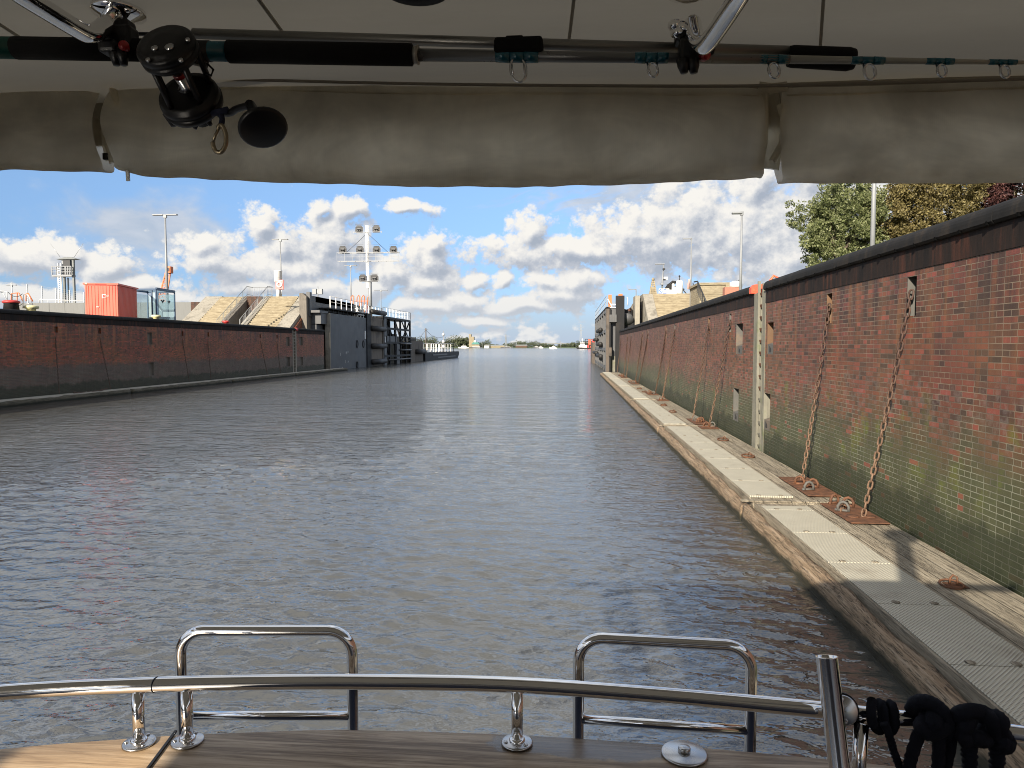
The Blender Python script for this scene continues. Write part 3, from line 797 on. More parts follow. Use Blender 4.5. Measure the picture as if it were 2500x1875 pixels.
for i in range(7):
    y0, y1 = joints[i] + 0.05, joints[i + 1] - 0.05
    t = thing('floating_pontoon', PN[i], 'pontoon', ((XP + XR) / 2, (y0 + y1) / 2, 0), 'pontoon sections along the right wall')
    d = MB(); d.box(XP + 0.21, XR - 0.10, y0, y1, -0.6, HP); d.build('plank_deck', M['deck'], t)
    log_mesh(XP + 0.10, y0 - 0.02, y1 + 0.02, 0.22, 0.115, 0.235, i * 3.7, 0.10 if i < 2 else 0.3).build('log_edge', M['log'], t)
    # end beam across the joint
    eb = MB(); eb.cbox((XP + 1.0, y0 + 0.12, HP + 0.012), (1.95, 0.16, 0.024), 0.006); eb.build('end_beam', M['deck'], t)
    a = y0 + 0.42; k = 0
    xs0, xs1 = 3.31, 4.10
    while a < y1 - 0.5:
        b = min(a + 1.48, y1 - 0.30)
        g = MB(); g.cbox(((xs0 + xs1) / 2, (a + b) / 2, HP + 0.022), (xs1 - xs0, b - a - 0.014, 0.036), 0.004)
        gp = g.build('grating_panel', M['grating'], t)
        if i < 3:
            c = MB()
            for cx in (0.2, 0.58):
                for cy in (0.05,):
                    c.lathe([(0.045, 0), (0.045, 0.006), (0.02, 0.009)], (xs0 + cx + random.uniform(-0.03, 0.03), a + cy, HP + 0.04), n=10)
            c.build('fixing_disc', M['deck'], gp)['kind'] = 'stuff'
        a = b; k += 1
    ed = MB(); ed.cbox((3.285, (y0 + y1) / 2, HP + 0.02), (0.03, y1 - y0 - 0.5, 0.04), 0.004); ed.build('edge_batten', M['deck'], t)
    for r in RINGS:
        if y0 <= r.y < y1:
            ring_mesh((r.x - 0.05, r.y, HP + 0.005), 0.125 if r.y < 15 else 0.15, 0.013 if r.y < 15 else 0.02).build('mooring_ring', M['rust'], t)
            s = MB(); s.tube([(r.x + 0.04, r.y + 0.05, HP), (r.x + 0.04, r.y + 0.055, HP + 0.10), (r.x + 0.0, r.y + 0.07, HP + 0.12), (r.x - 0.03, r.y + 0.075, HP + 0.08), (r.x - 0.03, r.y + 0.08, HP)], 0.013, 6)
            s.build('ring_eye', M['rust'], t)
            st = MB(); st.cbox((r.x + 0.02, r.y + 0.05, HP + 0.004), (0.22, 0.2, 0.006)); st.build('ring_plate', M['rust'], t)
    # a rusty plate under each chain; shackles and loose chain lie between the plates of a pair
    for j, (ce, _) in enumerate(chain_ends):
        if not (y0 <= ce.y < y1): continue
        inner = 1 if j % 2 == 0 else -1          # towards the other chain of the pair
        mate = chain_ends[min(j ^ 1, len(chain_ends) - 1)][0].y; gap = abs(mate - ce.y)
        ln = min(0.62 * gap, 1.5) if gap > 0.1 else 0.6
        pa, pb = sorted((ce.y - inner * 0.40, ce.y + inner * ln))
        pa, pb = max(pa, y0 + 0.03), min(pb, y1 - 0.03)
        pl = MB(); pl.cbox((4.70, (pa + pb) / 2, HP + 0.034), (0.60, pb - pa, 0.02), 0.004); plate = pl.build('chain_plate', M['rust'], t)
        for k in range(2):
            d = MB(); d.lathe([(0.10, 0), (0.10, 0.010), (0.06, 0.014)], (4.58 + 0.26 * k, ce.y, HP + 0.0445), n=12); d.build('bolt_disc', M['rust'], plate)
        for k in range(3):
            yy = ce.y + inner * (0.40 + 0.30 * k) + random.uniform(-0.04, 0.04); xx = 4.60 + 0.20 * (k % 2) + random.uniform(-0.05, 0.05)
            if not (pa < yy < pb): yy = (pa + pb) / 2
            sh = MB(); an = random.uniform(-0.6, 0.6); ca, sa = math.cos(an), math.sin(an)
            pts = [(xx + ca * u * 0.080, yy + sa * u * 0.080, HP + 0.05 + h * 1.3) for u, h in ((-1, 0), (-1.05, 0.06), (-0.6, 0.105), (0, 0.12), (0.6, 0.105), (1.05, 0.06), (1, 0))]
            sh.tube(pts, 0.026, 6)
            sh.tube([(xx - ca * 0.13, yy - sa * 0.13, HP + 0.06), (xx + ca * 0.10, yy + sa * 0.10, HP + 0.06)], 0.022, 6)
            sh.build('shackle', M['rust'] if (k + j) % 3 else M['niche_pale'], plate)
        if inner == 1:
            e0 = Vector((4.52, ce.y + 0.35, HP + 0.06)); e1 = Vector((4.86, min(ce.y + 0.35 + max(0.6, gap * 0.45), y1 - 0.05), HP + 0.06))
            if e1.y > e0.y + 0.2: chain_mesh(e0, e1, -0.03, n=8, m=4, pitch=0.14, wire=0.018, sagdir=(1, 0, 0)).build('loose_chain', M['chain'], plate)

# ------------------------------------------------------------------ left wall
def left_hole(x0, x1, y0, y1): return px_hole(x0, x1, y0, y1, XL)
END_L = 85.0
lad_y = at(719, 845, X=XL).y
nl = [left_hole(360, 372, 812, 841), left_hole(363, 376, 885, 917), left_hole(699, 707, 823, 845), left_hole(699, 708, 872, 895), left_hole(731, 739, 823, 843), left_hole(732, 740, 872, 892)]
CL = [((165, 963), 137), ((258, 951), 243), ((466, 933), 445), ((520, 928), 508), ((651, 915), 635), ((687, 912), 676)]
cl = []
for (bx, by), tx in CL:
    cl.append((at(bx, by, Z=HP), at(tx, 800, X=XL).y))
chl = [(ty - 0.14, ty + 0.14, 4.1, 4.45) for b, ty in cl]
t = thing('lock_wall', 'long dark brick lock wall across the water on the left', 'wall', (XL - 0.5, 40, 0))
mb = MB(); LS = (lad_y - 0.55, lad_y + 0.55)
wall_face(mb, XL, -8, LS[0], -1.5, ZL - 0.62, [h for h in nl + chl if h[1] < LS[0]], -1)
wall_face(mb, XL, LS[1], END_L, -1.5, ZL - 0.62, [h for h in nl + chl if h[0] > LS[1]], -1)
mb.box(XL - 2.5, XL - 0.02, END_L - 0.3, END_L, -1.5, ZL - 0.26)
mb.build('brickwork', M['brick_shade'], t)
bb = MB(); bb.box(XL - 0.9, XL + 0.015, -8, LS[0], ZL - 0.618, ZL - 0.262); bb.box(XL - 0.9, XL + 0.015, LS[1], END_L, ZL - 0.618, ZL - 0.262); bb.build('stained_band', M['band'], t)
c = MB(); coping(c, XL, -8, END_L + 0.2, ZL, -1); c.build('coping', M['tar'], t)
for h in nl: niche_lining(XL, h, 0.16, -1).build('mooring_niche', M['concrete_dark'], t)
for h in chl: niche_lining(XL, h, 0.12, -1).build('chain_niche', M['brick_shade'], t)
t = thing('wall_ladder', 'narrow dark rung ladder near far end of left brick wall', 'ladder', (XL, lad_y, 0))
s = MB(); s.box(XL - 0.5, XL - 0.25, LS[0], LS[1], -1.5, ZL - 0.27); s.build('ladder_slot', M['concrete_dark'], t)
s = MB(); s.box(XL - 0.24, XL + 0.01, LS[0], LS[0] + 0.28, -1.5, ZL - 0.27); s.box(XL - 0.24, XL + 0.01, LS[1] - 0.28, LS[1], -1.5, ZL - 0.27); s.build('stringer', M['concrete'], t)
for i in range(14):
    r = MB(); z = 0.55 + i * 0.325; r.cyl((XL - 0.05, LS[0] + 0.28, z), (XL - 0.05, LS[1] - 0.28, z), 0.035, 6); r.build('rung', M['concrete'], t)
pc = MB(); pc.box(XL - 0.55, XL + 0.12, lad_y + 0.3, lad_y + 0.85, ZL - 0.27, ZL + 0.01); o = pc.build('coping_marker', M['red'], t)
LC = ['thin dark chain on left wall below the tall bent handrail posts', 'dark chain on left wall below the red container', 'thin chain on left wall under the left stair flight', 'thin chain on left wall under the stair railing',
      'thin chain on left wall under the right stair flight', 'last thin chain on left wall, nearest its ladder']
for i, (b, ty) in enumerate(cl):
    o = chain_mesh((XL + 0.45, b.y, HP + 0.03), (XL - 0.08, ty, 4.3), 0.05, n=8, m=4, pitch=0.16, wire=0.015).build('mooring_chain', M['chain_dark'], None, (XL + 0.45, b.y, HP))
    tag(o, LC[i], 'chain', 'chains hanging on the left lock wall')
jl = [16.5, 30.5, 44.5, 58.5, 72.5, 90.0]
LP = ['grey pontoon section cut by left picture edge, under dark wall', 'left pontoon section below the red container', 'left pontoon section between container and left stair flight', 'left pontoon section below the stair flights', 'last left pontoon section, ending at the grey gate']
for i in range(5):
    y0, y1 = jl[i] + 0.12, jl[i + 1] - 0.12
    t = thing('floating_pontoon', LP[i], 'pontoon', (XL + 0.7, (y0 + y1) / 2, 0), 'pontoon sections along the left wall')
    d = MB(); d.box(XL + 0.08, XL + 1.15, y0, y1, -0.6, HP - 0.02); d.build('plank_deck', M['deck_left'], t)
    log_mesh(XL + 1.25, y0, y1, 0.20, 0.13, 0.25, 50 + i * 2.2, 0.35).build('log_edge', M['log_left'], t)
o = chain_mesh((XL + 0.5, 40.2, HP + 0.04), (XL + 0.55, 43.2, HP + 0.10), -0.1, n=8, m=4, pitch=0.2, wire=0.03, sagdir=(0, 0, 1)).build('mooring_chain', M['chain_dark'], None, (XL + 0.5, 41, HP))
tag(o, 'loose dark chain lying in a heap on the left pontoon', 'chain')

# ------------------------------------------------------------------ quays behind the walls
g = MB(); g.box(-900, XL - 0.9, -60, 78, -2, ZL - 0.10); g.box(-900, -33.2, 78, 150, -2, ZL - 0.14); struct('quay_left', g, M['ground'])
g = MB(); g.box(XR + 0.9, 900, -60, 96, -2, ZR - 0.10); struct('quay_right', g, M['grass'])

# ------------------------------------------------------------------ left gate (open, in line with the wall)
XG = -31.0
def g6(x, y, X=None, Y=None): return at(740 + x / 3.95, 500 + y / 3.95, X=X, Y=Y)
gt = thing('lock_gate', 'large dark grey steel lock gate leaf folded open along the left side', 'lock gate', (XG - 0.5, 112, 0))
yA, yB = g6(265, 1300, X=XG).y, g6(610, 1300, X=XG).y
yC, yD, yE = g6(650, 1300, X=XG).y, g6(780, 1300, X=XG).y, g6(1040, 1300, X=XG).y
zP = g6(265, 1045, X=XG).z
b = MB(); b.box(XG - 0.55, XG, yA, yB, -1.5, zP); b.build('skin_plate', M['gate'], gt)
b = MB(); b.box(XG - 0.60, XG + 0.03, yA - 0.32, yA - 0.003, -1.5, zP); b.build('sealing_beam', M['concrete'], gt)
b = MB(); b.box(XG - 1.75, XG - 0.3, yA - 2.6, yA - 0.4, 6.1, zP - 0.1); b.box(XG - 1.75, XG - 0.9, yA - 2.6, yA - 0.4, 3.2, 6.0); b.build('hinge_box', M['gate_grey'], gt)
b = MB(); b.box(XG - 1.85, XG - 1.4, yA - 3.4, yA - 2.7, 7.0, 10.0); b.box(XG - 1.85, XG - 0.2, yA - 3.3, yA - 0.3, zP - 0.08, zP + 0.22); b.build('end_post', M['gate_grey'], gt)
b = MB(); b.box(XG - 1.6, XG - 1.5, yA - 2.7, yB - 1, zP + 0.3, 9.6); b.build('bulwark_plate', M['gate'], gt)
b = MB(); b.box(XG - 1.5, XG + 0.02, yA, yB + 0.2, zP + 0.55, zP + 0.72)
k = yA + 0.3
while k < yB: b.box(XG - 0.5, XG - 0.38, k, k + 0.14, zP, zP + 0.55); k += 2.0
b.build('walkway', M['gate_black'], gt)
def railing(name, pts, h, parent, m, r=0.04, posts=1.9, mids=(0.5,), wide=0.09, flat=True):
    mb = MB()
    for a, c in zip(pts, pts[1:]):
        a, c = Vector(a), Vector(c); L = (c - a).length; n = max(1, round(L / posts))
        up = Vector((0, 0, h))
        mb.tube([a + up, c + up], r, 6)
        for q in mids: mb.tube([a + up * q, c + up * q], r * 0.8, 6)
        for i in range(n + 1):
            p = a.lerp(c, i / n)
            mb.bar(p, p + up, wide, wide * (0.45 if flat else 1))
    return mb.build(name, m, parent)
railing('white_railing', [(XG + 0.0, yA, zP + 0.72), (XG + 0.0, yB - 0.4, zP + 0.72)], 1.45, gt, M['white'], 0.035, 2.1, (0.5,), 0.11)
railing('white_railing', [(XG - 0.2, yB + 0.1, zP + 0.75), (XG - 0.2, yD - 0.4, zP + 0.78)], 1.2, gt, M['white'], 0.035, 2.0, (0.5,), 0.10)
railing('white_railing', [(XG - 0.1, yD - 0.1, zP + 0.85), (XG - 0.1, yE, zP + 0.85), (XG - 3.0, yE, zP + 0.85)], 1.35, gt, M['white'], 0.035, 2.2, (0.5,), 0.10)
# ladder-like white landing beside the post
b = MB()
for i in range(4): b.box(XG - 0.6, XG - 0.1, yB - 3.6, yB - 0.5, zP - 0.1 + i * 0.42, zP + 0.02 + i * 0.42)
for y in (yB - 3.6, yB - 2.0, yB - 0.6): b.box(XG - 0.3, XG - 0.2, y, y + 0.1, zP - 0.2, zP + 1.4)
b.build('white_landing', M['white'], gt)
# post with fender bay
b = MB(); b.box(XG - 1.2, XG + 0.12, yB + 0.1, yC, -1.5, zP + 0.75); b.build('dark_post', M['gate_black'], gt)
b = MB(); b.box(XG - 1.1, XG - 0.10, yC + 0.002, yD, -1.5, zP + 0.3); b.build('fender_bay', M['bay'], gt)
b = MB(); b.box(XG - 0.09, XG + 0.02, yC + 0.4, yC + 0.9, -1, zP); b.box(XG - 0.09, XG + 0.02, yD - 0.7, yD - 0.3, -1, zP); b.build('guide_rail', M['concrete_dark'], gt)
for yy in (1040, 1195, 1362, 1510):
    z = g6(715, yy, X=XG).z
    b = MB(); b.tube([(XG + 0.2, yC + 0.2, z), (XG + 0.2, yD - 0.1, z)], 0.40, 12); b.build('roller_fender', M['rubber'], gt)
# open frame
fr = MB(); zt = zP + 0.55
for i in range(6):
    y = yD + 0.2 + (yE - yD - 0.4) * i / 5
    fr.box(XG - 0.30, XG, y - 0.16, y + 0.16, -1.2, zt)
for z in (zt, 6.3, 3.9, 1.6):
    fr.box(XG - 0.28, XG - 0.02, yD, yE, z - 0.18, z + 0.18)
fr.box(XG - 3.2, XG - 0.31, yD, yE, zt - 0.10, zt + 0.16)
for i in range(3):
    y = yD + (yE - yD) * (0.25 + 0.3 * i)
    fr.bar((XG - 0.4, y, 1.6), (XG - 2.8, y + 2, zt - 0.2), 0.22)
for i in range(4):
    y = yD + (yE - yD) * i / 3.001 + 0.2
    fr.box(XG - 3.2, XG - 2.95, y, y + 0.25, -1, zt - 0.12)
ys = yD + (yE - yD) * 0.62
fr.bar((XG - 0.15, ys, 3.9), (XG - 0.15, yE - 0.3, zt), 0.2); fr.bar((XG - 0.12, yE - 0.2, 3.9), (XG - 0.12, ys + 0.2, zt), 0.16)
fr.build('open_frame', M['gate_black'], gt)
b = MB(); b.box(XG - 2.9, XG - 2.7, yD + 0.1, yD + (yE - yD) * 0.66, -1.2, zP + 0.4); b.box(XG - 2.9, XG - 2.7, yD + (yE - yD) * 0.66, yE - 0.2, -1.2, 5.6); b.build('back_plate', M['gate_black'], gt)
b = MB(); b.box(XG - 0.24, XG - 0.06, yD + 0.4, yD + (yE - yD) * 0.46, 3.92, 5.0); b.box(XG - 0.24, XG - 0.06, yD + 0.4, yD + (yE - yD) * 0.10, -1, 7.9)
b.box(XG - 0.22, XG - 0.05, yD + (yE - yD) * 0.45, yD + (yE - yD) * 0.56, -1, 3.7)
b.build('frame_plate', M['gate'], gt)
for z in (5.0, 3.75, 2.6, 0.95):
    b = MB(); y0 = yD + (yE - yD) * (0.55 if z > 1 else 0.12); b.tube([(XG + 0.14, y0, z), (XG + 0.14, yE - 0.6, z)], 0.15 if z > 1 else 0.13, 8); b.build('fender_tube', M['gate_grey'], gt)
b = MB(); b.box(XG + 0.005, XG + 0.03, yB - 0.9, yB - 0.3, 4.4, 5.6); b.box(XG + 0.01, XG + 0.04, yD + 0.4, yD + 0.95, 3.9, 4.9); b.build('white_plate', M['white'], gt)
for (cx, cy, r) in ((520, 1343, 0.42), (580, 1343, 0.40), (520, 1545, 0.38)):
    p = g6(cx, cy, X=XG); b = MB()
    b.tube([(XG + 0.02, p.y + r * math.cos(a), p.z + r * 1.3 * math.sin(a)) for a in [6.2832 * i / 16 for i in range(16)]], 0.06, 5, closed=True); b.build('hatch_rim', M['gate_black'], gt)
b = MB()
for (cx, cy, n) in ((362, 1440, 1), (415, 1425, 3), (433, 1418, 2), (410, 1510, 2), (435, 1510, 2), (357, 1572, 1), (377, 1572, 2)):
    p = g6(cx, cy, X=XG)
    for j in range(n): b.box(XG + 0.004, XG + 0.012, p.y - 0.13 + 0.16 * j, p.y - 0.07 + 0.16 * j, p.z - 0.22 + 0.12 * (j % 2), p.z + 0.16 - 0.1 * (j % 2))
b.build('scuff_mark', M['white'], gt)['kind'] = 'stuff'

# low concrete guide head and the floating jetty beyond the gate
t = thing('guide_wall', 'low stained concrete guide wall just beyond the left gate', 'wall', (XG, 140, 0))
y1 = g6(1160, 1400, X=XG).y
b = MB(); b.box(XG - 6, XG - 0.05, yE + 0.1, y1, -1.5, 4.3); b.build('concrete_body', M['concrete_dark'], t)
b = MB(); b.tube([(XG + 0.25, yE + 4, 2.2), (XG + 0.25, y1 + 0.1, 2.2)], 0.5, 10); b.build('roller_fender', M['rubber'], t)
b = MB()
for i in range(14): y = yE + 0.3 + i * (y1 - yE - 0.6) / 13; b.cyl((XG - 0.2, y, 4.3), (XG - 0.2, y, 4.75), 0.06, 5)
b.build('post_stub', M['dark'], t)['kind'] = 'stuff'
t = thing('floating_jetty', 'long low black floating jetty with white railings beyond the gate', 'jetty', (XG, 170, 0))
j0, j1 = y1 + 0.5, 192.0
b = MB(); b.prism([(j0, 0.1), (j1 - 2, 0.05), (j1, 0.9), (j1 + 0.5, 1.5), (j1 - 0.2, 1.9), (j0, 1.9)], 0, XG - 4, XG + 0.3); b.build('jetty_hull', M['gate_black'], t)
b = MB(); b.box(XG + 0.31, XG + 0.38, j0 + 8, j0 + 26, 1.2, 1.5); b.box(XG + 0.31, XG + 0.38, j0 + 14, j1 - 6, 0.6, 0.85); b.build('pale_stripe', M['gate_grey'], t)
railing('white_railing', [(XG, j0, 1.9), (XG, j1 - 7, 1.9), (XG - 3.6, j1 - 7, 1.9)], 2.0, t, M['white'], 0.05, 4.0, (0.5,), 0.12, False)
railing('white_railing', [(XG - 3.7, j0, 1.9), (XG - 3.7, j1 - 7, 1.9)], 2.0, t, M['white'], 0.05, 4.0, (0.5,), 0.12, False)
t = thing('navigation_mast', 'slim mast with white domes at the end of floating jetty', 'mast', (XG - 1, 184, 1.9))
p = at(1083, 845, Y=186.0)
b = MB(); b.tube([(p.x, 186, 1.9), (p.x, 186, 7.3)], [0.16, 0.08], 6)
b.build('pole', M['lamp_grey'], t)
for z in (3.2, 4.5, 6.4):
    b = MB(); b.lathe([(0.05, -0.4), (0.35, -0.25), (0.4, 0.0), (0.25, 0.3), (0.03, 0.4)], (p.x, 186 - 0.3, z), n=8); b.build('radar_dome', M['white'], t)

# ------------------------------------------------------------------ signal mast
YS = 112.0; XS = at(897, 745, Y=YS).x
t = thing('signal_mast', 'white lattice signal mast carrying eight boxed lamps on cross arms', 'signal mast', (XS, YS, zP))
def s6(x, y): return at(740 + x / 3.95, 500 + y / 3.95, Y=YS)
zt, zb = s6(620, 200).z, s6(640, 800).z
b = MB(); w = 0.36
lx = s6(620, 400).x
b2 = MB()
for dx in (-w / 2, 0, w / 2):
    for dy in (-w / 2, w / 2): b.bar((lx + dx, YS + dy, zb), (lx + dx - 0.03, YS + dy, zt), 0.05)
n = 28
for i in range(n + 1):
    z = zb + (zt - zb) * i / n
    for dy in (-w / 2, w / 2): b.bar((lx - w / 2, YS + dy, z), (lx + w / 2, YS + dy, z), 0.05)
b.build('lattice_column', M['white'], t)
b = MB(); b.tube([(lx + 0.35, YS + 0.15, 8), (lx + 0.30, YS + 0.15, zb + 2)], 0.30, 8); b.build('column_foot', M['lamp_grey'], t)
def arm(xa, xb, y, deep=0):
    a, c = s6(xa, y), s6(xb, y); b = MB()
    b.bar((a.x, YS - 0.3, a.z), (c.x, YS - 0.3, a.z), 0.09)
    if deep:
        d = s6(xa, y + deep).z
        b.bar((a.x, YS - 0.3, d), (c.x, YS - 0.3, d), 0.08); b.bar((a.x, YS - 0.3, (a.z + d) / 2), (c.x, YS - 0.3, (a.z + d) / 2), 0.04)
        for i in range(9):
            x = a.x + (c.x - a.x) * i / 8; b.bar((x, YS - 0.3, a.z + 0.1), (x, YS - 0.3, d), 0.045)
        b.bar((a.x, YS + 0.5, a.z), (c.x, YS + 0.5, a.z), 0.08); b.bar((a.x, YS + 0.5, d), (c.x, YS + 0.5, d), 0.08)
    else:
        b.bar((a.x, YS - 0.3, a.z - 0.15), (a.x, YS - 0.3, a.z + 0.15), 0.07); b.bar((c.x, YS - 0.3, a.z - 0.15), (c.x, YS - 0.3, a.z + 0.15), 0.07)
    b.build('cross_arm', M['lamp_grey'], t)
arm(495, 760, 268); arm(332, 925, 466, 80); arm(530, 740, 738)
b = MB()
for q in (1, -1): b.cyl((lx + q * 0.3, YS, s6(620, 290).z), (lx + q * 3.4, YS - 0.2, s6(620, 462).z), 0.03, 4)
b.build('stay_wire', M['dark'], t)
for (cx, cy) in ((545, 240), (710, 237), (387, 437), (552, 437), (713, 437), (875, 437), (580, 710), (694, 710)):
    c = s6(cx, cy); r = 0.62
    b = MB()
    poly = [(c.x + r * u, c.z + r * v) for u, v in ((-1, -0.55), (-0.85, -0.9), (0.85, -0.9), (1, -0.55), (1, 0.4), (0.55, 1.0), (-0.55, 1.0), (-1, 0.4))]
    b.prism(poly, 1, YS - 0.28, YS - 0.22)
    h = b.build('signal_board', M['dark'], t)
    b = MB()
    for k in range(6): b.bar((c.x - r, YS - 0.31, c.z - 0.4 + 0.24 * k), (c.x + r, YS - 0.31, c.z - 0.4 + 0.24 * k), 0.035)
    b.build('guard_grille', M['dark'], h)
    b = MB(); b.cbox((c.x, YS - 0.36, c.z - 0.05), (0.62, 0.14, 0.55), 0.02); b.build('lamp_box', M['gate_grey'], h)
    b = MB()
    for q in (-0.15, 0.15): b.tube([(c.x + q, YS - 0.42, c.z - 0.05), (c.x + q, YS - 0.62, c.z - 0.07)], 0.115, 10)
    b.build('lamp_hood', M['dark'], h)

# ------------------------------------------------------------------ stair block on the left
def stair_block(x0, x1, y0, y1, z0, z1, n, mb):
    for i in range(n):
        ya = y0 + (y1 - y0) * i / n; zz = z0 + (z1 - z0) * (i + 1) / n
        mb.box(x0, x1, ya, y1 + 0.6, zz - (z1 - z0) / n + 0.002 * (i % 2), zz)
def cheek(mb, x0, x1, y0, y1, z0, z1, back):
    mb.prism([(y0, z0), (y0 + 0.5, z0 + 0.35), (y1, z1), (back, z1), (back, z0 - 0.5), (y0, z0 - 0.5)], 0, x0, x1)
YB, YT, ZT = 82.0, 89.8, 9.72
t = thing('staircase', 'sandy concrete double staircase on the left quay beside the gate', 'staircase', (-40, 86, ZL - 0.1))
zq = ZL - 0.10
for (xa, xb) in ((-39.0, -35.2), (-45.6, -42.6)):
    b = MB(); stair_block(xa, xb, YB, YT, zq, ZT, 20, b); b.build('flight', M['steps'], t)
b = MB(); cheek(b, -35.2, -33.45, YB - 0.2, YT + 0.1, zq, ZT + 0.08, 96); b.build('cheek_wall', M['concrete'], t)
b = MB(); cheek(b, -39.8, -39.0, YB - 0.4, YT, zq, ZT + 0.08, 93); b.build('cheek_wall', M['concrete'], t)
b = MB(); cheek(b, -42.6, -41.8, YB - 0.4, YT, zq, ZT + 0.08, 93); b.build('cheek_wall', M['concrete_dark'], t)
b = MB(); cheek(b, -47.8, -45.6, YB - 0.2, YT, zq, ZT + 0.08, 93); b.build('cheek_wall', M['concrete'], t)
b = MB(); b.box(-41.8, -39.8, YT - 1.0, YT + 2, zq - 0.5, ZT - 0.02); b.build('recess_brick', M['brick_x'], t)
b = MB(); b.box(-48, -33.48, YT + 0.62, 112, zq - 1, ZT - 0.04); b.build('landing', M['concrete'], t)
# brick face towards the lock, with pilaster and a black slab painting the recess's shade
b = MB(); b.prism([(YB + 0.6, zq), (YT + 0.1, ZT - 0.5), (103, ZT - 0.5), (103, -1.5), (YB + 0.6, -1.5)], 0, -33.44, -33.2); b.build('brick_side', M['brick_shade'], t)
b = MB(); b.box(-33.5, -32.6, 85.4, 88.2, -1.5, ZT - 0.3); b.prism([(-33.5, ZT - 0.3), (-32.6, ZT - 0.3), (-33.1, ZT + 0.1), (-33.5, ZT + 0.1)], 1, 85.4, 88.2); b.build('pilaster', M['concrete_dark'], t)
b = MB(); b.box(-33.6, -32.5, 88.3, 104, ZT - 0.85, ZT - 0.1); b.build('side_coping', M['concrete_dark'], t)
b = MB(); b.box(-33.19, -33.0, 92, 98, 2, 7.6); b.build('recess_shade', M['rubber'], t)  # solid black slab in place of a shaded recess
def stair_rail(xr, label):
    m = MB(); L = 24
    def zz(y): return zq + (ZT - zq) * max(0, min(1, (y - YB) / (YT - YB)))
    pts = [(xr, YB - 0.3, zq + 1.25), (xr, YT, ZT + 1.35), (xr, YT + 1.6, ZT + 1.35)]
    for a, c in zip(pts, pts[1:]):
        m.tube([a, c], 0.035, 6); m.tube([Vector(a) - Vector((0, 0, 1.05)), Vector(c) - Vector((0, 0, 1.05))], 0.025, 5)
    for i in range(L + 1):
        y = YB - 0.3 + (YT + 0.3 - YB) * i / L
        za = zq + (ZT - zq) * (y - YB) / (YT - YB)
        m.bar((xr, y, max(za, zq)), (xr, y, max(za, zq) + 1.3), 0.022 if i % 5 else 0.05)
    for k in range(5): m.bar((xr, YT + 0.35 * k, ZT), (xr, YT + 0.35 * k, ZT + 1.35), 0.022)
    return m
stair_rail(-39.4, '').build('stair_railing', M['lamp_grey'], t)
stair_rail(-42.2, '').build('stair_railing', M['tower_grey'], t)
m = MB()
for k in range(12): m.bar((-42.2 + 0.235 * k, YT + 1.6, ZT), (-42.2 + 0.235 * k, YT + 1.6, ZT + 1.35), 0.022)
m.tube([(-42.2, YT + 1.6, ZT + 1.35), (-39.4, YT + 1.6, ZT + 1.35)], 0.035, 6); m.build('landing_railing', M['lamp_grey'], t)

# ------------------------------------------------------------------ things on the left quay
def double_lamp(px, py_top, Y, zbase, label, r=0.11, arm=0.95, m=None):
    p = at(px, py_top, Y=Y)
    t = thing('street_lamp', label, 'street lamp', (p.x, Y, zbase), 'lamp posts round the lock')
    b = MB(); b.tube([(p.x, Y, zbase), (p.x, Y, zbase + 0.55 * (p.z - zbase)), (p.x, Y, p.z)], [r * 1.25, r, r * 0.6], 8); b.build('pole', M['lamp_grey'], t)
    b = MB(); b.cbox((p.x, Y, p.z), (0.36, 0.2, 0.36), 0.03); b.build('bracket', M['lamp_grey'], t)
    for q in (-1, 1):
        h = MB(); h.cbox((p.x + q * (0.16 + arm / 2), Y, p.z + 0.14), (arm, 0.34, 0.12), 0.03); h.build('lamp_head', M['lamp_grey'], t)
    return t
def single_lamp(px, py_top, Y, zbase, label, r=0.06, arm=0.7, side=-1):
    p = at(px, py_top, Y=Y)
    t = thing('street_lamp', label, 'street lamp', (p.x, Y, zbase), 'lamp posts round the lock')
    b = MB(); b.tube([(p.x, Y, zbase), (p.x, Y, zbase + 0.5 * (p.z - zbase)), (p.x, Y, p.z)], [r * 1.2, r, r * 0.7], 10); b.build('pole', M['lamp_grey'], t)
    h = MB(); h.cbox((p.x + side * arm / 2, Y, p.z + 0.02), (arm, 0.28, 0.10), 0.03); h.cbox((p.x, Y, p.z), (0.16, 0.16, 0.2), 0.02); h.build('lamp_head', M['lamp_grey'], t)
    return t
double_lamp(403, 528, 70, zq, 'tall double headed lamp post rising behind the blue glass shelter', 0.13, 1.15)
double_lamp(684, 587, 95, ZT, 'double headed lamp post at top of the right stair flight', 0.11, 0.95)
double_lamp(856, 650, 126, ZT, 'thin double headed lamp post left of the signal mast', 0.10, 1.0)
double_lamp(930, 710, 150, 4, 'dark low double headed lamp post right of the signal mast', 0.10, 1.3)

# container
A = at(288, 770, Y=50.0); B = at(340, 760, Y=54.2); C = at(202, 770, Y=50.6)
ang = R(14.6); wid = 2.2; dep = 4.2; hgt = 2.72; C = Vector((A.x - wid * math.cos(ang), A.y - wid * math.sin(ang), 0))
Mx = Matrix.Translation((C.x, C.y, zq)) @ Matrix.Rotation(ang, 4, 'Z')
Sk = Matrix.Identity(4)
t = thing('storage_container', 'coral red corrugated storage container standing on left quay', 'container', (C.x, C.y, zq))
b = MB(Mx); b.box(0.02, wid - 0.02, 0.05, dep - 0.02, 0.05, hgt - 0.12)
x = 0.12
for k in range(22):
    y = 0.15 + k * (dep - 0.3) / 22; b.box(wid - 0.021, wid + 0.022, y, y + 0.10, 0.1, hgt - 0.14)
for k in (0.0, 0.05): pass
b.box(0, 0.10, -0.01, 0.06, 0.02, hgt - 0.13); b.box(wid - 0.10, wid + 0.02, -0.01, 0.06, 0.02, hgt - 0.13); b.build('body', M['coral'], t)
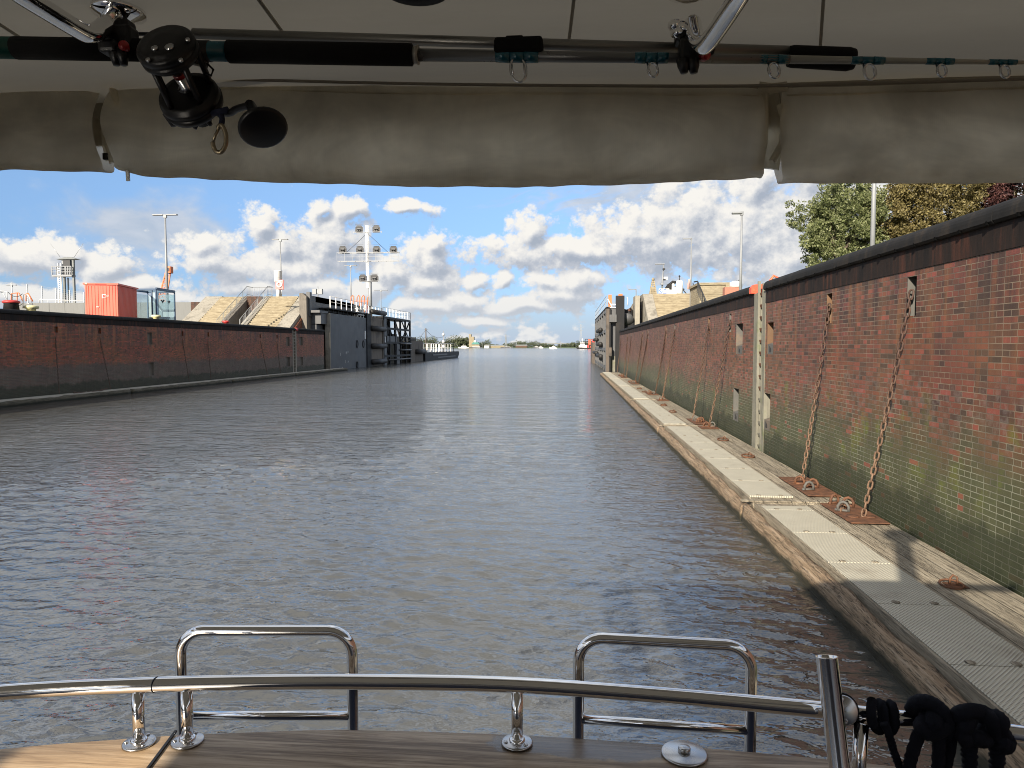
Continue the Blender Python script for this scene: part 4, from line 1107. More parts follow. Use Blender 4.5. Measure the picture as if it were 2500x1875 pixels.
for i in range(2):
    b = MB(Mx); xa = 0.12 + i * (wid - 0.24) / 2; xb = xa + (wid - 0.24) / 2 - 0.015
    b.box(xa, xb, 0.0, 0.045, 0.08, hgt - 0.17)
    for k in range(4): b.box(xa + 0.08 + k * (xb - xa - 0.1) / 4, xa + 0.13 + k * (xb - xa - 0.1) / 4, -0.028, -0.001, 0.1, hgt - 0.2)
    d = b.build('door', M['coral'], t)
    if i == 0: b = MB(Mx); b.box(xb - 0.32, xb - 0.16, -0.06, -0.03, 0.95, 1.0); b.build('handle', M['white'], d)
b = MB(Mx); b.box(-0.10, wid + 0.10, -0.08, dep + 0.05, hgt - 0.12, hgt); b.build('roof_rim', M['coral'], t)
b = MB(Mx); b.box(0.05, 0.20, -0.095, -0.082, hgt - 0.11, hgt - 0.01); b.build('pale_corner_patch', M['yellow'], t)
b = MB(Mx); b.box(wid * 0.33, wid * 0.68, -0.095, -0.082, hgt - 0.10, hgt - 0.05); b.build('vent_slot', M['red'], t)
b = MB(Mx)
for (u, v, s, h) in ((1.16, 1.62, 0.07, 0.30), (1.36, 1.62, 0.03, 0.22), (1.22, 1.86, 0.20, 0.05), (1.22, 1.62, 0.14, 0.04), (1.46, 1.82, 0.18, 0.03), (1.46, 1.70, 0.14, 0.03)):
    b.box(u, u + s, -0.042, -0.030, v, v + h)
b.build('white_sticker', M['white'], t)
b = MB(Mx); b.box(1.24, 1.34, -0.05, -0.030, 1.68, 1.8); b.build('dark_sticker', M['red'], t)

# glass shelter
sx1 = at(382, 760, Y=55.0).x; hs = 2.72; sx0 = sx1 - 2.7; sy0, sy1 = 55.0, 58.2; sx1b = at(427, 760, Y=58.2).x
t = thing('glass_shelter', 'blue framed glass shelter between red container and stairs', 'shelter', ((sx0 + sx1) / 2, 56.5, zq))
f = MB()
for (x, y) in ((sx1, sy0), (sx1b, sy1), (sx0, sy0), (sx0, sy1), (sx1 - 0.35, sy0), (sx0 + 0.9, sy1)): f.bar((x, y, zq), (x, y, zq + hs), 0.09)
f.bar((sx1, sy0, zq + hs), (sx1b, sy1, zq + hs), 0.12, 0.22); f.bar((sx0, sy0, zq + hs - 0.05), (sx1, sy0, zq + hs - 0.05), 0.12, 0.14); f.bar((sx0, sy1, zq + hs), (sx1b, sy1, zq + hs), 0.1, 0.16)
f.bar((sx0, sy0, zq + hs), (sx0, sy1, zq + hs), 0.1, 0.16)
f.build('frame', M['blue'], t)
f = MB(); f.box(sx0, sx1 - 0.06, sy0 + 0.06, sy1 - 0.06, zq + hs - 0.02, zq + hs + 0.03); f.build('roof_pane', M['glass'], t)
for (a, c) in (((sx1, sy0 + 0.08), (sx1b, sy1 - 0.08)), ((sx1 - 0.32, sy0), (sx1 - 0.05, sy0)), ((sx0 + 0.05, sy1), (sx1b - 0.05, sy1)), ((sx0, sy0 + 0.05), (sx0, sy1 - 0.05))):
    f = MB(); f.bar((a[0], a[1], zq + 1.28), (c[0], c[1], zq + 1.28), 0.012, 2.35); f.build('glass_pane', M['glass'], t)
# bird silhouettes stuck on the glass
for (y, z, s) in ((56.0, 1.75, 0.30), (57.1, 1.75, 0.22)):
    f = MB(); xx = sx1 + 0.03 + (sx1b - sx1) * (y - sy0) / (sy1 - sy0); z += zq
    f.prism([(y - s, z + 0.06), (y - s * 0.3, z + 0.16), (y, z + 0.04), (y + s * 0.4, z + 0.18), (y + s, z + 0.10), (y + s * 0.3, z - 0.05), (y, z - 0.16), (y - s * 0.25, z - 0.02)], 0, xx, xx + 0.01)
    f.build('bird_sticker', M['rubber'], t)
f = MB(); f.cbox((sx1 - 1.3, 57.6, zq + 0.5), (1.6, 0.5, 0.12), 0.02); f.cbox((sx1 - 1.3, 57.6, zq + 0.22), (1.2, 0.3, 0.42), 0.02); f.build('bench', M['dark'], t)

# bollards
def bollard(px, py, w, Yv, m, label):
    p = at(px, py, X=XL - 1.0); r = w
    t = thing('bollard', label, 'bollard', (p.x, p.y, zq), 'bollards on the left quay edge')
    b = MB(); b.lathe([(r * 0.62, 0), (r * 0.62, p.z - zq - 0.20), (r, p.z - zq - 0.16), (r * 1.02, p.z - zq - 0.03), (r * 0.8, p.z - zq)], (p.x, p.y, zq), n=18); b.build('head', m, t)
    b = MB(); b.lathe([(r * 1.3, 0), (r * 1.3, 0.06), (r * 0.7, 0.1)], (p.x, p.y, zq), n=18); b.build('foot', m, t)
bollard(76, 746, 0.38, 0, M['yellow'], 'pale yellow bollard on left quay near the bent handrails')
bollard(381, 769, 0.34, 0, M['yellow'], 'pale yellow bollard in front of the glass shelter')
bollard(551, 783, 0.30, 0, M['red'], 'red bollard at foot of the right stair flight')
p = at(27, 733, X=XL - 1.6)
t = thing('bollard', 'black bollard with red cap behind the bent handrails', 'bollard', (p.x, p.y, zq), 'bollards on the left quay edge')
b = MB(); b.lathe([(0.42, 0), (0.36, 0.5), (0.40, p.z - zq - 0.16)], (p.x, p.y, zq), n=16); b.build('body', M['gate_black'], t)
b = MB(); b.lathe([(0.44, p.z - zq - 0.158), (0.44, p.z - zq - 0.05), (0.3, p.z - zq)], (p.x, p.y, zq), n=16); b.build('cap', M['red'], t)

# bent tubular handrails of the gangway at the left edge
def z4(x, y, Y): return at(x * 220 / 2212, 680 + y * 220 / 2212, Y=Y)
t = thing('handrail', 'bent grey tubular gangway handrail at the left picture edge', 'handrail', (-32.5, 42, zq))
b = MB()
b.tube([z4(-700, 250, 40), z4(0, 300, 40), z4(180, 325, 40), z4(175, 740, 40)], 0.028, 6)
b.tube([z4(-700, 300, 40.2), z4(20, 330, 40.2), z4(70, 350, 40.2), z4(280, 730, 40.2)], 0.025, 6)
b.tube([z4(-700, 535, 40), z4(180, 560, 40)], 0.02, 6)
b.build('near_rail', M['galv'], t)
b = MB()
b.tube([z4(560, 735, 42), z4(570, 400, 42), z4(600, 378, 42), z4(660, 385, 42), z4(700, 420, 42), z4(740, 500, 42), z4(825, 690, 42)], 0.028, 6)
b.tube([z4(575, 605, 42), z4(800, 630, 42)], 0.02, 6); b.build('far_rail', M['galv'], t)
b = MB()
for y0 in (0, 240):
    b.tube([z4(200 + 350 * k / 10, 335 + y0 + 40 * k / 10 + 90 * 4 * (k / 10) * (1 - k / 10), 41) for k in range(11)], 0.02, 5)
b.build('slack_chain', M['dark'], t)
t = thing('handrail', 'bright red orange tubular rail behind the grey gangway handrail', 'handrail', (-40, 60, zq))
b = MB(); Y = 60
b.tube([z4(270, 740, Y), z4(280, 370, Y), z4(440, 350, Y), z4(470, 360, Y), z4(560, 560, Y)], 0.05, 6)
b.tube([z4(410, 740, Y), z4(425, 355, Y)], 0.05, 6); b.tube([z4(640, 560, Y), z4(640, 400, Y), z4(600, 375, Y)], 0.05, 6)
b.tube([z4(640, 380, Y), z4(690, 360, Y), z4(805, 560, Y)], 0.06, 6); b.tube([z4(520, 440, Y), z4(560, 560, Y)], 0.05, 6)
b.build('rail', M['orange'], t)

# flood wall, fence, tower, crane
t = thing('flood_wall', 'smooth pale grey flood wall between handrails and red container', 'wall', (-60, 100, zq))
def fw(px): return at(px, 800, Y=100.0).x
b = MB(); xs = [fw(p) for p in (43, 80, 122, 160, 207, 260, 345)]; xs.append(-47.85)
for a, c in zip(xs, xs[1:]): b.box(a + 0.02, c - 0.02, 100, 100.6, zq - 0.5, 9.72)
b.build('wall_panels', M['wall_grey'], t)
b = MB(); b.box(-150, fw(43), 100, 100.6, zq - 0.5, 8.9); b.build('brick_stretch', M['brick_x'], t)
b = MB(); b.box(-55, -47.9, 99, 99.9, zq, 9.68); b.build('dark_stretch', M['brick_x'], t)
t = thing('wire_fence', 'high wire fence of grey posts behind the flood wall', 'fence', (-80, 104, zq))
tops = [(28, 690), (66, 694), (102, 698), (136, 703)]
P = [at(x, y, Y=104.0) for x, y in tops]
P = [P[0] - (P[1] - P[0]) * 2, P[0] - (P[1] - P[0])] + P + [P[3] + (P[3] - P[2]), P[3] + 2 * (P[3] - P[2])]
for q in P:
    b = MB(); b.bar((q.x, 104, zq), (q.x, 104, q.z), 0.13); b.build('post', M['galv'], t)
b = MB()
for k in range(9):
    for a, c in zip(P, P[1:]): b.bar((a.x, 103.9, a.z - 0.08 - k * 0.3), (c.x, 103.9, c.z - 0.08 - k * 0.3), 0.022)
b.build('wires', M['lamp_grey'], t)
t = thing('guard_rail', 'low white tubular guard rail on top of the flood wall', 'railing', (-70, 100.3, 9.72))
a, c = fw(94), fw(204)
b = MB(); b.tube([(a, 100.3, 9.72), (a + 0.05, 100.3, 10.15), (a + 0.2, 100.3, 10.3), (c, 100.3, 10.0)], 0.05, 6)
for k in range(6): b.cyl((a + (c - a) * k / 5, 100.3, 9.7), (a + (c - a) * k / 5, 100.3, 10.1), 0.035, 5)
b.build('rail', M['white'], t)
double_lamp(28, 698, 112, zq, 'short white T shaped lamp among fence posts at far left', 0.16, 0.75)

def c4(x, y, Y): return at(x / 3.072, 480 + y / 3.072, Y=Y)
YW = 150.0
t = thing('watch_tower', 'grey concrete radar tower with balcony left of the red container', 'tower', (c4(500, 775, YW).x, YW, zq))
def wbox(x0, x1, y0, y1, ya, yb, name, m):
    p, q = c4(x0, y0, YW), c4(x1, y1, YW); b = MB(); b.box(p.x, q.x, ya, yb, q.z, p.z); return b.build(name, m, t)
wbox(470, 490, 598, 830, YW, YW + 0.45, 'tower_leg', M['tower_grey']); wbox(538, 562, 470, 830, YW, YW + 0.45, 'tower_leg', M['tower_grey']); wbox(488, 500, 605, 830, YW + 0.67, YW + 0.98, 'tower_leg', M['tower_grey'])
wbox(472, 528, 476, 598, YW, YW + 0.84, 'cabin', M['dark']); wbox(458, 474, 472, 598, YW + 0.14, YW + 0.90, 'cabin_side', M['lamp_grey'])
p, q = c4(430, 472, YW), c4(582, 452, YW)
b = MB(); b.add([(p.x, YW - 0.34, p.z), (q.x, YW - 0.34, p.z), (q.x, YW + 1.26, p.z), (p.x, YW + 1.26, p.z), (p.x + 1.6, YW + 0.08, q.z), (q.x - 1.6, YW + 0.08, q.z), (q.x - 1.6, YW + 0.84, q.z), (p.x + 1.6, YW + 0.84, q.z)],
      [(0, 3, 2, 1), (4, 5, 6, 7), (0, 1, 5, 4), (1, 2, 6, 5), (2, 3, 7, 6), (3, 0, 4, 7)]); b.build('roof', M['tower_grey'], t)
wbox(398, 548, 588, 600, YW - 0.45, YW + 0.84, 'balcony_floor', M['lamp_grey'])
b = MB(); p0, p1, p2 = c4(400, 588, YW), c4(500, 588, YW), c4(545, 588, YW); zt_ = c4(400, 525, YW).z
for (xa, xb) in ((p0.x, p1.x), (p1.x + 0.2, p2.x)):
    for k in range(3): z = p0.z + (zt_ - p0.z) * (k + 1) / 3; b.bar((xa, YW - 0.42, z), (xb, YW - 0.42, z), 0.14)
    n = 3
    for k in range(n + 1): x = xa + (xb - xa) * k / n; b.bar((x, YW - 0.42, p0.z), (x, YW - 0.42, zt_), 0.16)
b.build('balcony_railing', M['lamp_grey'], t)
b = MB(); xa, xb = c4(447, 700, YW).x, c4(468, 700, YW).x
for x in (xa, xb): b.bar((x, YW - 0.28, c4(450, 830, YW).z), (x, YW - 0.28, c4(450, 500, YW).z), 0.2)
for k in range(int((c4(450, 500, YW).z - c4(450, 830, YW).z) / 0.45)): z = c4(450, 830, YW).z + k * 0.45; b.bar((xa, YW - 0.28, z), (xb, YW - 0.28, z), 0.12)
b.build('ladder', M['white'], t)
b = MB(); r0 = c4(452, 455, YW); b.cyl((r0.x, YW, r0.z), (r0.x - 2.2, YW, r0.z + 3.0), 0.05, 4); r0 = c4(556, 455, YW); b.cyl((r0.x, YW, r0.z), (r0.x + 2.2, YW, r0.z + 3.0), 0.05, 4); b.build('aerial', M['galv'], t)

YC = 260.0
t = thing('harbour_crane', 'distant orange lattice crane jib behind the blue shelter', 'crane', (c4(1230, 700, YC).x, YC, 4))
a0, a1 = c4(1205, 830, YC), c4(1262, 560, YC); w0, w1 = 3.6, 1.8
b = MB(); n = 12
L = [a0 + Vector((-w0 / 2, 0, 0)), a1 + Vector((-w1 / 2, 0, 0))]; Rr = [a0 + Vector((w0 / 2, 0, 0)), a1 + Vector((w1 / 2, 0, 0))]
b.bar(L[0], L[1], 0.4); b.bar(Rr[0], Rr[1], 0.4)
for k in range(n):
    p = L[0].lerp(L[1], k / n); q = Rr[0].lerp(Rr[1], (k + 1) / n); p2 = Rr[0].lerp(Rr[1], k / n); q2 = L[0].lerp(L[1], (k + 1) / n)
    b.bar(p, q, 0.2); b.bar(p2, q2, 0.2)
b.build('jib', M['orange'], t)
p = c4(1270, 550, YC); b = MB(); b.cbox((p.x, YC, p.z), (2.1, 2, 2.6), 0.2); b.build('jib_head', M['orange'], t)
b = MB(); b.cbox((p.x, YC - 1.1, p.z), (1.2, 0.2, 1.2)); b.build('sheave', M['dark'], t)
b = MB(); b.cyl(c4(1262, 560, YC), c4(1150, 830, YC), 0.10, 4); b.build('pendant', M['dark'], t)
# lifebuoy station and silo-like white drum at the stair head
p = at(683, 695, Y=93.0)
t = thing('lifebuoy_station', 'red and white lifebuoy board on post at top of stairs', 'lifebuoy', (p.x, 93, ZT))
b = MB(); b.cbox((p.x, 93, p.z), (1.15, 0.2, 1.3), 0.08); b.build('board', plain('faded red board', (0.60, 0.22, 0.20), 0.5, var=0.15), t)
b = MB(); b.tube([(p.x + 0.32 * math.cos(6.2832 * k / 18), 92.85, p.z + 0.32 * math.sin(6.2832 * k / 18)) for k in range(18)], 0.10, 8, closed=True); b.build('buoy', M['white'], t)
b = MB(); b.box(p.x - 0.4, p.x + 0.4, 92.87, 92.897, p.z + 0.46, p.z + 0.55); b.build('lettering_strip', M['white'], t)
b = MB(); b.cyl((p.x - 0.15, 93.1, ZT), (p.x - 0.15, 93.1, p.z), 0.05, 6); b.cyl((p.x + 0.2, 93.1, ZT), (p.x + 0.2, 93.1, p.z), 0.05, 6); b.build('post', M['galv'], t)
p = at(679, 675, Y=94.5)
t = thing('white_drum', 'white drum on a post behind the lifebuoy board', 'drum', (p.x, 94.5, ZT))
b = MB(); b.lathe([(0.40, -0.75), (0.52, -0.7), (0.52, 0.65), (0.55, 0.68), (0.55, 0.8), (0.2, 0.86)], (p.x, 94.5, p.z), n=16); b.build('shell', M['white'], t)
b = MB(); b.cyl((p.x, 94.5, ZT), (p.x, 94.5, p.z - 0.7), 0.3, 10); b.build('stand', M['white'], t)
p = at(776, 712, Y=96.0)
t = thing('signal_box', 'pair of small white boxes on post above the gate hinge', 'signal box', (p.x, 96, ZT))
b = MB(); b.cyl((p.x + 0.0, 96, ZT), (p.x + 0.0, 96, p.z + 0.7), 0.07, 6); b.build('post', M['galv'], t)
for q in (-0.42, 0.42): b = MB(); b.cbox((p.x + q, 95.9, p.z), (0.6, 0.4, 0.75), 0.04); b.build('box', M['lamp_grey'], t)
for (px, lab) in ((866, 'orange tubular safety rail on gate walkway left of signal mast'), (892, 'orange tubular safety rail on gate walkway beside signal mast')):
    p = at(px, 735, Y=114.0)
    t = thing('safety_rail', lab, 'railing', (p.x, 114, zP + 0.8))
    b = MB(); 
    for dx in (-0.5, 0.5):
        b.tube([(p.x + dx - 0.3, 114, zP + 0.6), (p.x + dx - 0.1, 114, p.z + 0.6), (p.x + dx + 0.2, 114, p.z + 0.95), (p.x + dx + 0.35, 114, p.z + 0.8), (p.x + dx + 0.3, 114, zP + 0.6)], 0.08, 6)
    b.bar((p.x - 0.8, 114, p.z), (p.x + 0.8, 114, p.z), 0.1); b.build('rail', M['orange'], t)

# ------------------------------------------------------------------ right gate
def c7(x, y, X=None, Y=None, Z=None): return at(1400 + x / 4.424, 620 + y / 4.424, X=X, Y=Y, Z=Z)
t = thing('lock_gate', 'black and grey steel gate leaf folded open at the far end of right wall', 'lock gate', (5, 100, 0))
GY = 87.0
def gbox(x0, x1, y0, y1, Y, dep, name, m, bottom=None):
    p, q = c7(x0, y0, Y=Y), c7(x1, y1, Y=Y); b = MB(); b.box(p.x, q.x, Y, Y + dep, q.z if bottom is None else bottom, p.z); return b.build(name, m, t)
gbox(460, 545, 450, 1280, GY, 0.8, 'end_plate', M['gate_black'], -1.5)
gbox(382, 458, 590, 745, GY + 0.3, 8, 'upper_box', M['gate_grey']); gbox(388, 466, 655, 735, GY - 0.2, 0.6, 'hinge_casting', M['gate_grey'])
gbox(392, 459, 737, 1100, GY + 0.8, 16, 'recessed_plate', M['gate_grey'], -1.5)
gbox(357, 390, 590, 1280, GY + 0.2, 1.0, 'edge_post', M['timber_dark'], -1.5); gbox(390, 400, 590, 1280, GY, 0.4, 'sealing_beam', M['gate_black'], -1.5)
gbox(382, 412, 1010, 1105, GY - 0.25, 0.7, 'fender_block', M['timber_dark'])
gbox(385, 458, 1102, 1280, GY + 0.7, 0.15, 'lower_plate', M['slot'], -1.5)
# skin side seen nearly edge on, with frame and rollers
b = MB(); x0 = c7(372, 900, Y=GY + 1).x
xs = x0 - 0.15
for i in range(7): y = GY + 2 + i * 6.8; b.box(xs - 0.1, xs + 0.35, y, y + 0.4, -1.5, 7.9)
for z in (7.7, 5.2, 2.9, 0.6): b.box(xs - 0.05, xs + 0.3, GY + 1.2, GY + 43, z - 0.2, z + 0.2)
b.build('open_frame', M['gate_grey'], t)
b = MB(); b.box(xs + 0.36, xs + 0.9, GY + 17, GY + 43, -1.5, 7.6); b.build('skin_plate', M['gate'], t)
for (z, y0, y1) in ((5.6, 100, 112), (3.6, 100, 112), (1.9, 98, 112), (4.4, 116, 128), (2.2, 116, 129)):
    b = MB(); b.tube([(xs - 0.25, y0, z), (xs - 0.25, y1, z)], 0.30, 10); b.build('roller_fender', M['rubber'], t)
b = MB(); b.box(xs - 0.5, xs + 2, GY + 43.2, GY + 56, -1.5, 4.0); b.build('guide_head', M['timber_dark'], t)
b = MB(); b.box(xs - 0.1, xs + 1.2, GY + 0.9, GY + 43, 7.95, 8.1); b.build('walkway', M['gate_black'], t)
railing('white_railing', [(xs - 0.05, GY + 0.6, 8.1), (xs - 0.05, GY + 42, 8.1)], 1.35, t, M['lamp_grey'], 0.03, 5.2, (0.5,), 0.06)
p = c7(385, 470, Y=GY + 0.5); q = c7(460, 575, Y=GY + 0.5)
b = MB(); b.bar((p.x - 0.15, GY + 0.4, p.z - 0.2), (p.x + 0.35, GY + 0.4, q.z), 0.1); b.bar((p.x + 0.1, GY + 0.4, q.z - 0.05), (q.x, GY + 0.4, q.z - 0.05), 0.10); b.bar((p.x + 0.1, GY + 0.4, q.z + 0.35), (q.x, GY + 0.4, q.z + 0.35), 0.08); b.build('white_rail_end', M['white'], t)
p = c7(398, 440, Y=GY + 6); b = MB(); b.box(p.x - 0.25, p.x + 0.2, GY + 6, GY + 6.2, 8.1, p.z); b.build('orange_marker', M['orange'], t)
p = c7(508, 440, Y=GY + 1.2); b = MB(); b.cbox((p.x, GY + 1.2, p.z - 0.1), (0.5, 0.3, 0.4), 0.05); b.build('orange_lamp', M['orange'], t)
p = c7(565, 505, Y=GY + 4); b = MB(); b.tube([(p.x - 0.25, GY + 4, p.z - 0.6), (p.x - 0.25, GY + 4, p.z + 0.45), (p.x + 0.25, GY + 4, p.z + 0.45), (p.x + 0.25, GY + 4, p.z - 0.6)], 0.06, 5); b.build('white_hoop', M['white'], t)
# curved recess wall and abutment behind
XW = XR + 1.2
t = thing('gate_abutment', 'brown curved brick abutment with concrete pier behind the right gate', 'abutment', (8, 92, 0))
prof = []
for (x, y) in ((545, 610), (600, 590), (640, 560), (668, 520), (690, 470), (700, 450)): prof.append(c7(x, y, Y=92.5))
b = MB()
top = [(p.x, 92.5 - 0.25 * i, p.z) for i, p in enumerate(prof)]
for a, c in zip(top, top[1:]):
    b.add([(a[0], a[1], -1), (c[0], c[1], -1), (c[0], c[1], c[2]), (a[0], a[1], a[2]), (a[0], a[1] + 2, -1), (c[0], c[1] + 2, -1), (c[0], c[1] + 2, c[2]), (a[0], a[1] + 2, a[2])],
          [(0, 1, 2, 3), (3, 2, 6, 7), (4, 7, 6, 5), (0, 4, 5, 1)])
b.build('curved_wall', M['brick_x'], t)
p, q = c7(545, 600, Y=89.5), c7(640, 790, Y=89.5)
b = MB(); b.prism([(p.x, p.z), (p.x + 0.35, p.z - 0.1), (q.x - 0.25, q.z + 1.6), (q.x, q.z + 0.4), (q.x, -1), (p.x, -1)], 1, 88.3, 89.6); b.build('dark_hood', M['gate_black'], t)
p = c7(580, 705, Y=88.2); b = MB(); b.lathe([(0.75, -0.1), (0.75, 0.1)], (p.x, 88.15, p.z), (0, 1, 0.3), 16); b.build('grey_disc', M['gate_grey'], t)
p, q = c7(668, 450, Y=88.0), c7(715, 790, Y=88.0)
b = MB(); b.box(p.x, q.x, 88, 91, ZR - 0.5, p.z); b.build('pier', M['concrete'], t)
p, q = c7(622, 560, Y=91.0), c7(640, 700, Y=91.0); b = MB(); b.box(p.x, q.x, 90.4, 91, 2, p.z); b.build('buttress', M['concrete_dark'], t)

# right stairs and parapet
t = thing('staircase', 'sandy concrete stairs with grey sloping cheek on the right quay', 'staircase', (12, 85, ZR - 0.1))
zq2 = ZR - 0.10
x0, x1, x2, x3 = c7(712, 450, Y=89.5).x, c7(850, 450, Y=89.5).x, c7(1330, 450, Y=89.5).x, c7(720, 450, Y=89.5).x
YB2, YT2 = 81.0, 89.0
b = MB(); stair_block(x1, x2 + 0.5, YB2, YT2, zq2, ZT, 20, b); b.build('flight', M['steps'], t)
b = MB(); cheek(b, x3 + 0.3, x1 - 0.003, YB2 - 0.5, YT2, zq2, ZT + 0.02, 96); b.build('cheek_wall', M['concrete'], t)
b = MB(); b.box(x0 + 0.8, 60, YT2 + 0.62, 110, zq2 - 1, ZT - 0.03); b.build('landing', M['concrete'], t)
xa = c7(1335, 400, Y=86).x
m = MB()
for k in range(16):
    y = YB2 + (YT2 - YB2) * k / 15; z = zq2 + (ZT - zq2) * k / 15; m.bar((xa, y, z), (xa, y, z + 1.3), 0.06)
m.tube([(xa, YB2, zq2 + 1.3), (xa, YT2, ZT + 1.3)], 0.06, 6); m.build('stair_railing', M['gate_grey'], t)
YP = 78.0
p, q = c7(1365, 310, Y=YP), c7(1700, 520, Y=YP)
t = thing('parapet', 'cream rendered parapet block with pillar beside the right stairs', 'parapet', ((p.x + q.x) / 2, YP, zq2))
b = MB(); b.box(p.x, q.x, YP, YP + 6, zq2 - 0.5, p.z - 0.25); b.build('body', M['steps'], t)
b = MB(); b.box(p.x - 0.2, q.x + 0.15, YP - 0.15, YP + 6.1, p.z - 0.248, p.z); b.build('cap', M['steps'], t)
q1 = c7(1640, 400, Y=YP); b = MB(); b.box(q1.x, q.x - 0.1, YP - 0.25, YP - 0.003, zq2, p.z - 0.25); b.build('pillar', M['steps'], t)
b = MB(); a = c7(1395, 345, Y=YP); c = c7(1625, 440, Y=YP); b.box(a.x, c.x, YP - 0.06, YP - 0.002, c.z, a.z); b.build('panel', M['steps'], t)
a = c7(1340, 300, Y=YP - 0.5); c = c7(1432, 510, Y=YP - 4)
m = MB(); m.tube([(a.x - 0.35, YP - 0.3, a.z), (a.x, YP - 0.5, a.z + 0.05), (c.x, YP - 4, c.z)], 0.07, 6)
for k in range(8):
    s = Vector((a.x, YP - 0.5, a.z)).lerp(Vector((c.x, YP - 4, c.z)), k / 8); m.bar(s, s - Vector((0, 0, 1.2)), 0.05)
m.build('parapet_railing', M['dark'], t)
a = c7(1695, 300, Y=YP); m = MB(); m.tube([(a.x, YP - 0.3, a.z - 0.1), (a.x + 0.8, YP - 0.3, a.z + 0.15), (a.x + 0.85, YP - 0.3, a.z - 2.2)], 0.05, 6); m.build('bent_rail', M['dark'], t)
p = c7(1727, 385, Y=70)
t = thing('service_box', 'small brick red box with white cap behind the right coping', 'box', (p.x, 70, zq2))
b = MB(); b.box(p.x - 0.8, p.x + 0.75, 70, 71, zq2, p.z + 0.25); b.build('body', plain('brick red box', (0.36, 0.15, 0.10), 0.7), t)
b = MB(); b.lathe([(0.6, 0), (0.6, 0.45), (0.3, 0.6)], (p.x + 0.35, 70.5, p.z + 0.252), n=10); b.build('cap', M['white'], t)

# clutter on the right platform
Yc = 92.0
def r7(x, y): return c7(x, y, Y=Yc)
p, q = r7(860, 270), r7(860, 445)
t = thing('obelisk', 'small pale lattice pointed beacon on the right platform', 'beacon', (p.x, Yc, ZT))
b = MB(); w0, w1 = 0.42, 0.10
for sx in (-1, 1):
    for sy in (-1, 1): b.bar((p.x + sx * w0, Yc + sy * w0, ZT), (p.x + sx * w1, Yc + sy * w1, p.z - 0.25), 0.14)
for k in range(9):
    f = k / 8; w = w0 + (w1 - w0) * f; z = ZT + (p.z - 0.25 - ZT) * f; b.box(p.x - w, p.x + w, Yc - w, Yc - w + 0.08, z, z + 0.16)
b.box(p.x - 0.30, p.x + 0.30, Yc - 0.24, Yc - 0.20, ZT, ZT + 1.0)
b.build('frame', M['steps'], t); b = MB(); b.lathe([(0.16, -0.25), (0.20, 0), (0.08, 0.15)], (p.x, Yc, p.z), n=10); b.build('lamp', M['steps'], t)
p = r7(965, 118)
t = thing('camera_pole', 'thin pole with lamp, white camera and blue lettered sign on right platform', 'camera pole', (p.x, Yc, ZT))
b = MB(); b.tube([(p.x - 0.1, Yc, ZT), (p.x + 0.1, Yc, p.z)], [0.12, 0.07], 6); b.build('pole', M['lamp_grey'], t)
b = MB(); b.cbox((p.x - 0.35, Yc, p.z + 0.1), (1.2, 0.3, 0.12), 0.02); b.build('lamp_head', M['lamp_grey'], t)
for (x, y, s, m) in ((995, 265, 0.5, 'white'), (983, 278, 0.28, 'dark'), (975, 165, 0.3, 'dark'), (955, 325, 0.35, 'lamp_grey')):
    c = r7(x, y); b = MB(); b.cbox((c.x, Yc - 0.15, c.z), (s, 0.4, s * 0.7), 0.03); b.build('camera', M[m], t)
c = r7(963, 410); b = MB(); b.box(c.x - 0.5, c.x + 0.5, Yc - 0.25, Yc - 0.2, c.z - 0.4, c.z + 0.4); s = b.build('sign_board', M['white'], t)
fc = bpy.data.curves.new('lettering', 'FONT'); fc.body = 'SC'; fc.size = 0.85; fc.extrude = 0.01; fc.align_x = 'CENTER'; fc.align_y = 'CENTER'
fo = bpy.data.objects.new('lettering_tmp', fc); COL.objects.link(fo); bpy.context.view_layer.update()
me = bpy.data.meshes.new_from_object(fo); bpy.data.objects.remove(fo)
me.materials.clear(); me.materials.append(plain('blue lettering', (0.02, 0.12, 0.45), 0.5))
me.transform(Matrix.Translation((c.x, Yc - 0.262, c.z)) @ Matrix.Rotation(R(90), 4, 'X')); me.transform(Matrix.Translation(-OFF[s.name]))
lo = bpy.data.objects.new('lettering', me); COL.objects.link(lo); lo.parent = s
p = r7(1060, 370)
t = thing('gate_winch', 'black and white winch machinery on the right platform', 'winch', (p.x, Yc, ZT))
b = MB()
arc = [r7(1000, 440), r7(1000, 370), r7(1030, 335), r7(1075, 300), r7(1110, 305), r7(1120, 330), r7(1118, 440)]
b.tube([v + Vector((0, 0, 0)) for v in arc], 0.16, 6); b.bar(r7(1030, 400), r7(1090, 310), 0.3); b.bar(r7(1010, 380), r7(1115, 350), 0.2); b.bar(r7(1050, 440), r7(1062, 330), 0.18); b.cbox(tuple(r7(1030, 350)), (0.5, 0.5, 0.5), 0.05); b.build('machine_frame', M['gate_black'], t)
for (x, y, w, h) in ((1017, 415, 0.30, 0.9), (1040, 420, 0.40, 0.7), (1085, 405, 0.60, 1.1), (1072, 345, 0.28, 0.5)):
    c = r7(x, y); b = MB(); b.cbox((c.x, Yc - 0.3, c.z), (w, 0.5, h), 0.05); b.build('white_housing', M['white'], t)
p, q = r7(1145, 290), r7(1145, 445)
t = thing('white_cylinder', 'tall plain white cylinder tank on the right platform', 'tank', (p.x, Yc, ZT))
b = MB(); b.lathe([(0.45, ZT), (0.45, p.z - 0.1), (0.38, p.z), (0.05, p.z + 0.02)], (p.x, Yc, 0), n=18); b.build('shell', M['white'], t); b = MB(); b.cyl((p.x, Yc, p.z), (p.x, Yc, p.z + 0.55), 0.05, 6); b.lathe([(0.1, 0), (0.13, 0.1), (0.05, 0.2)], (p.x, Yc, p.z + 0.5), n=8); b.build('vent_pipe', M['dark'], t)
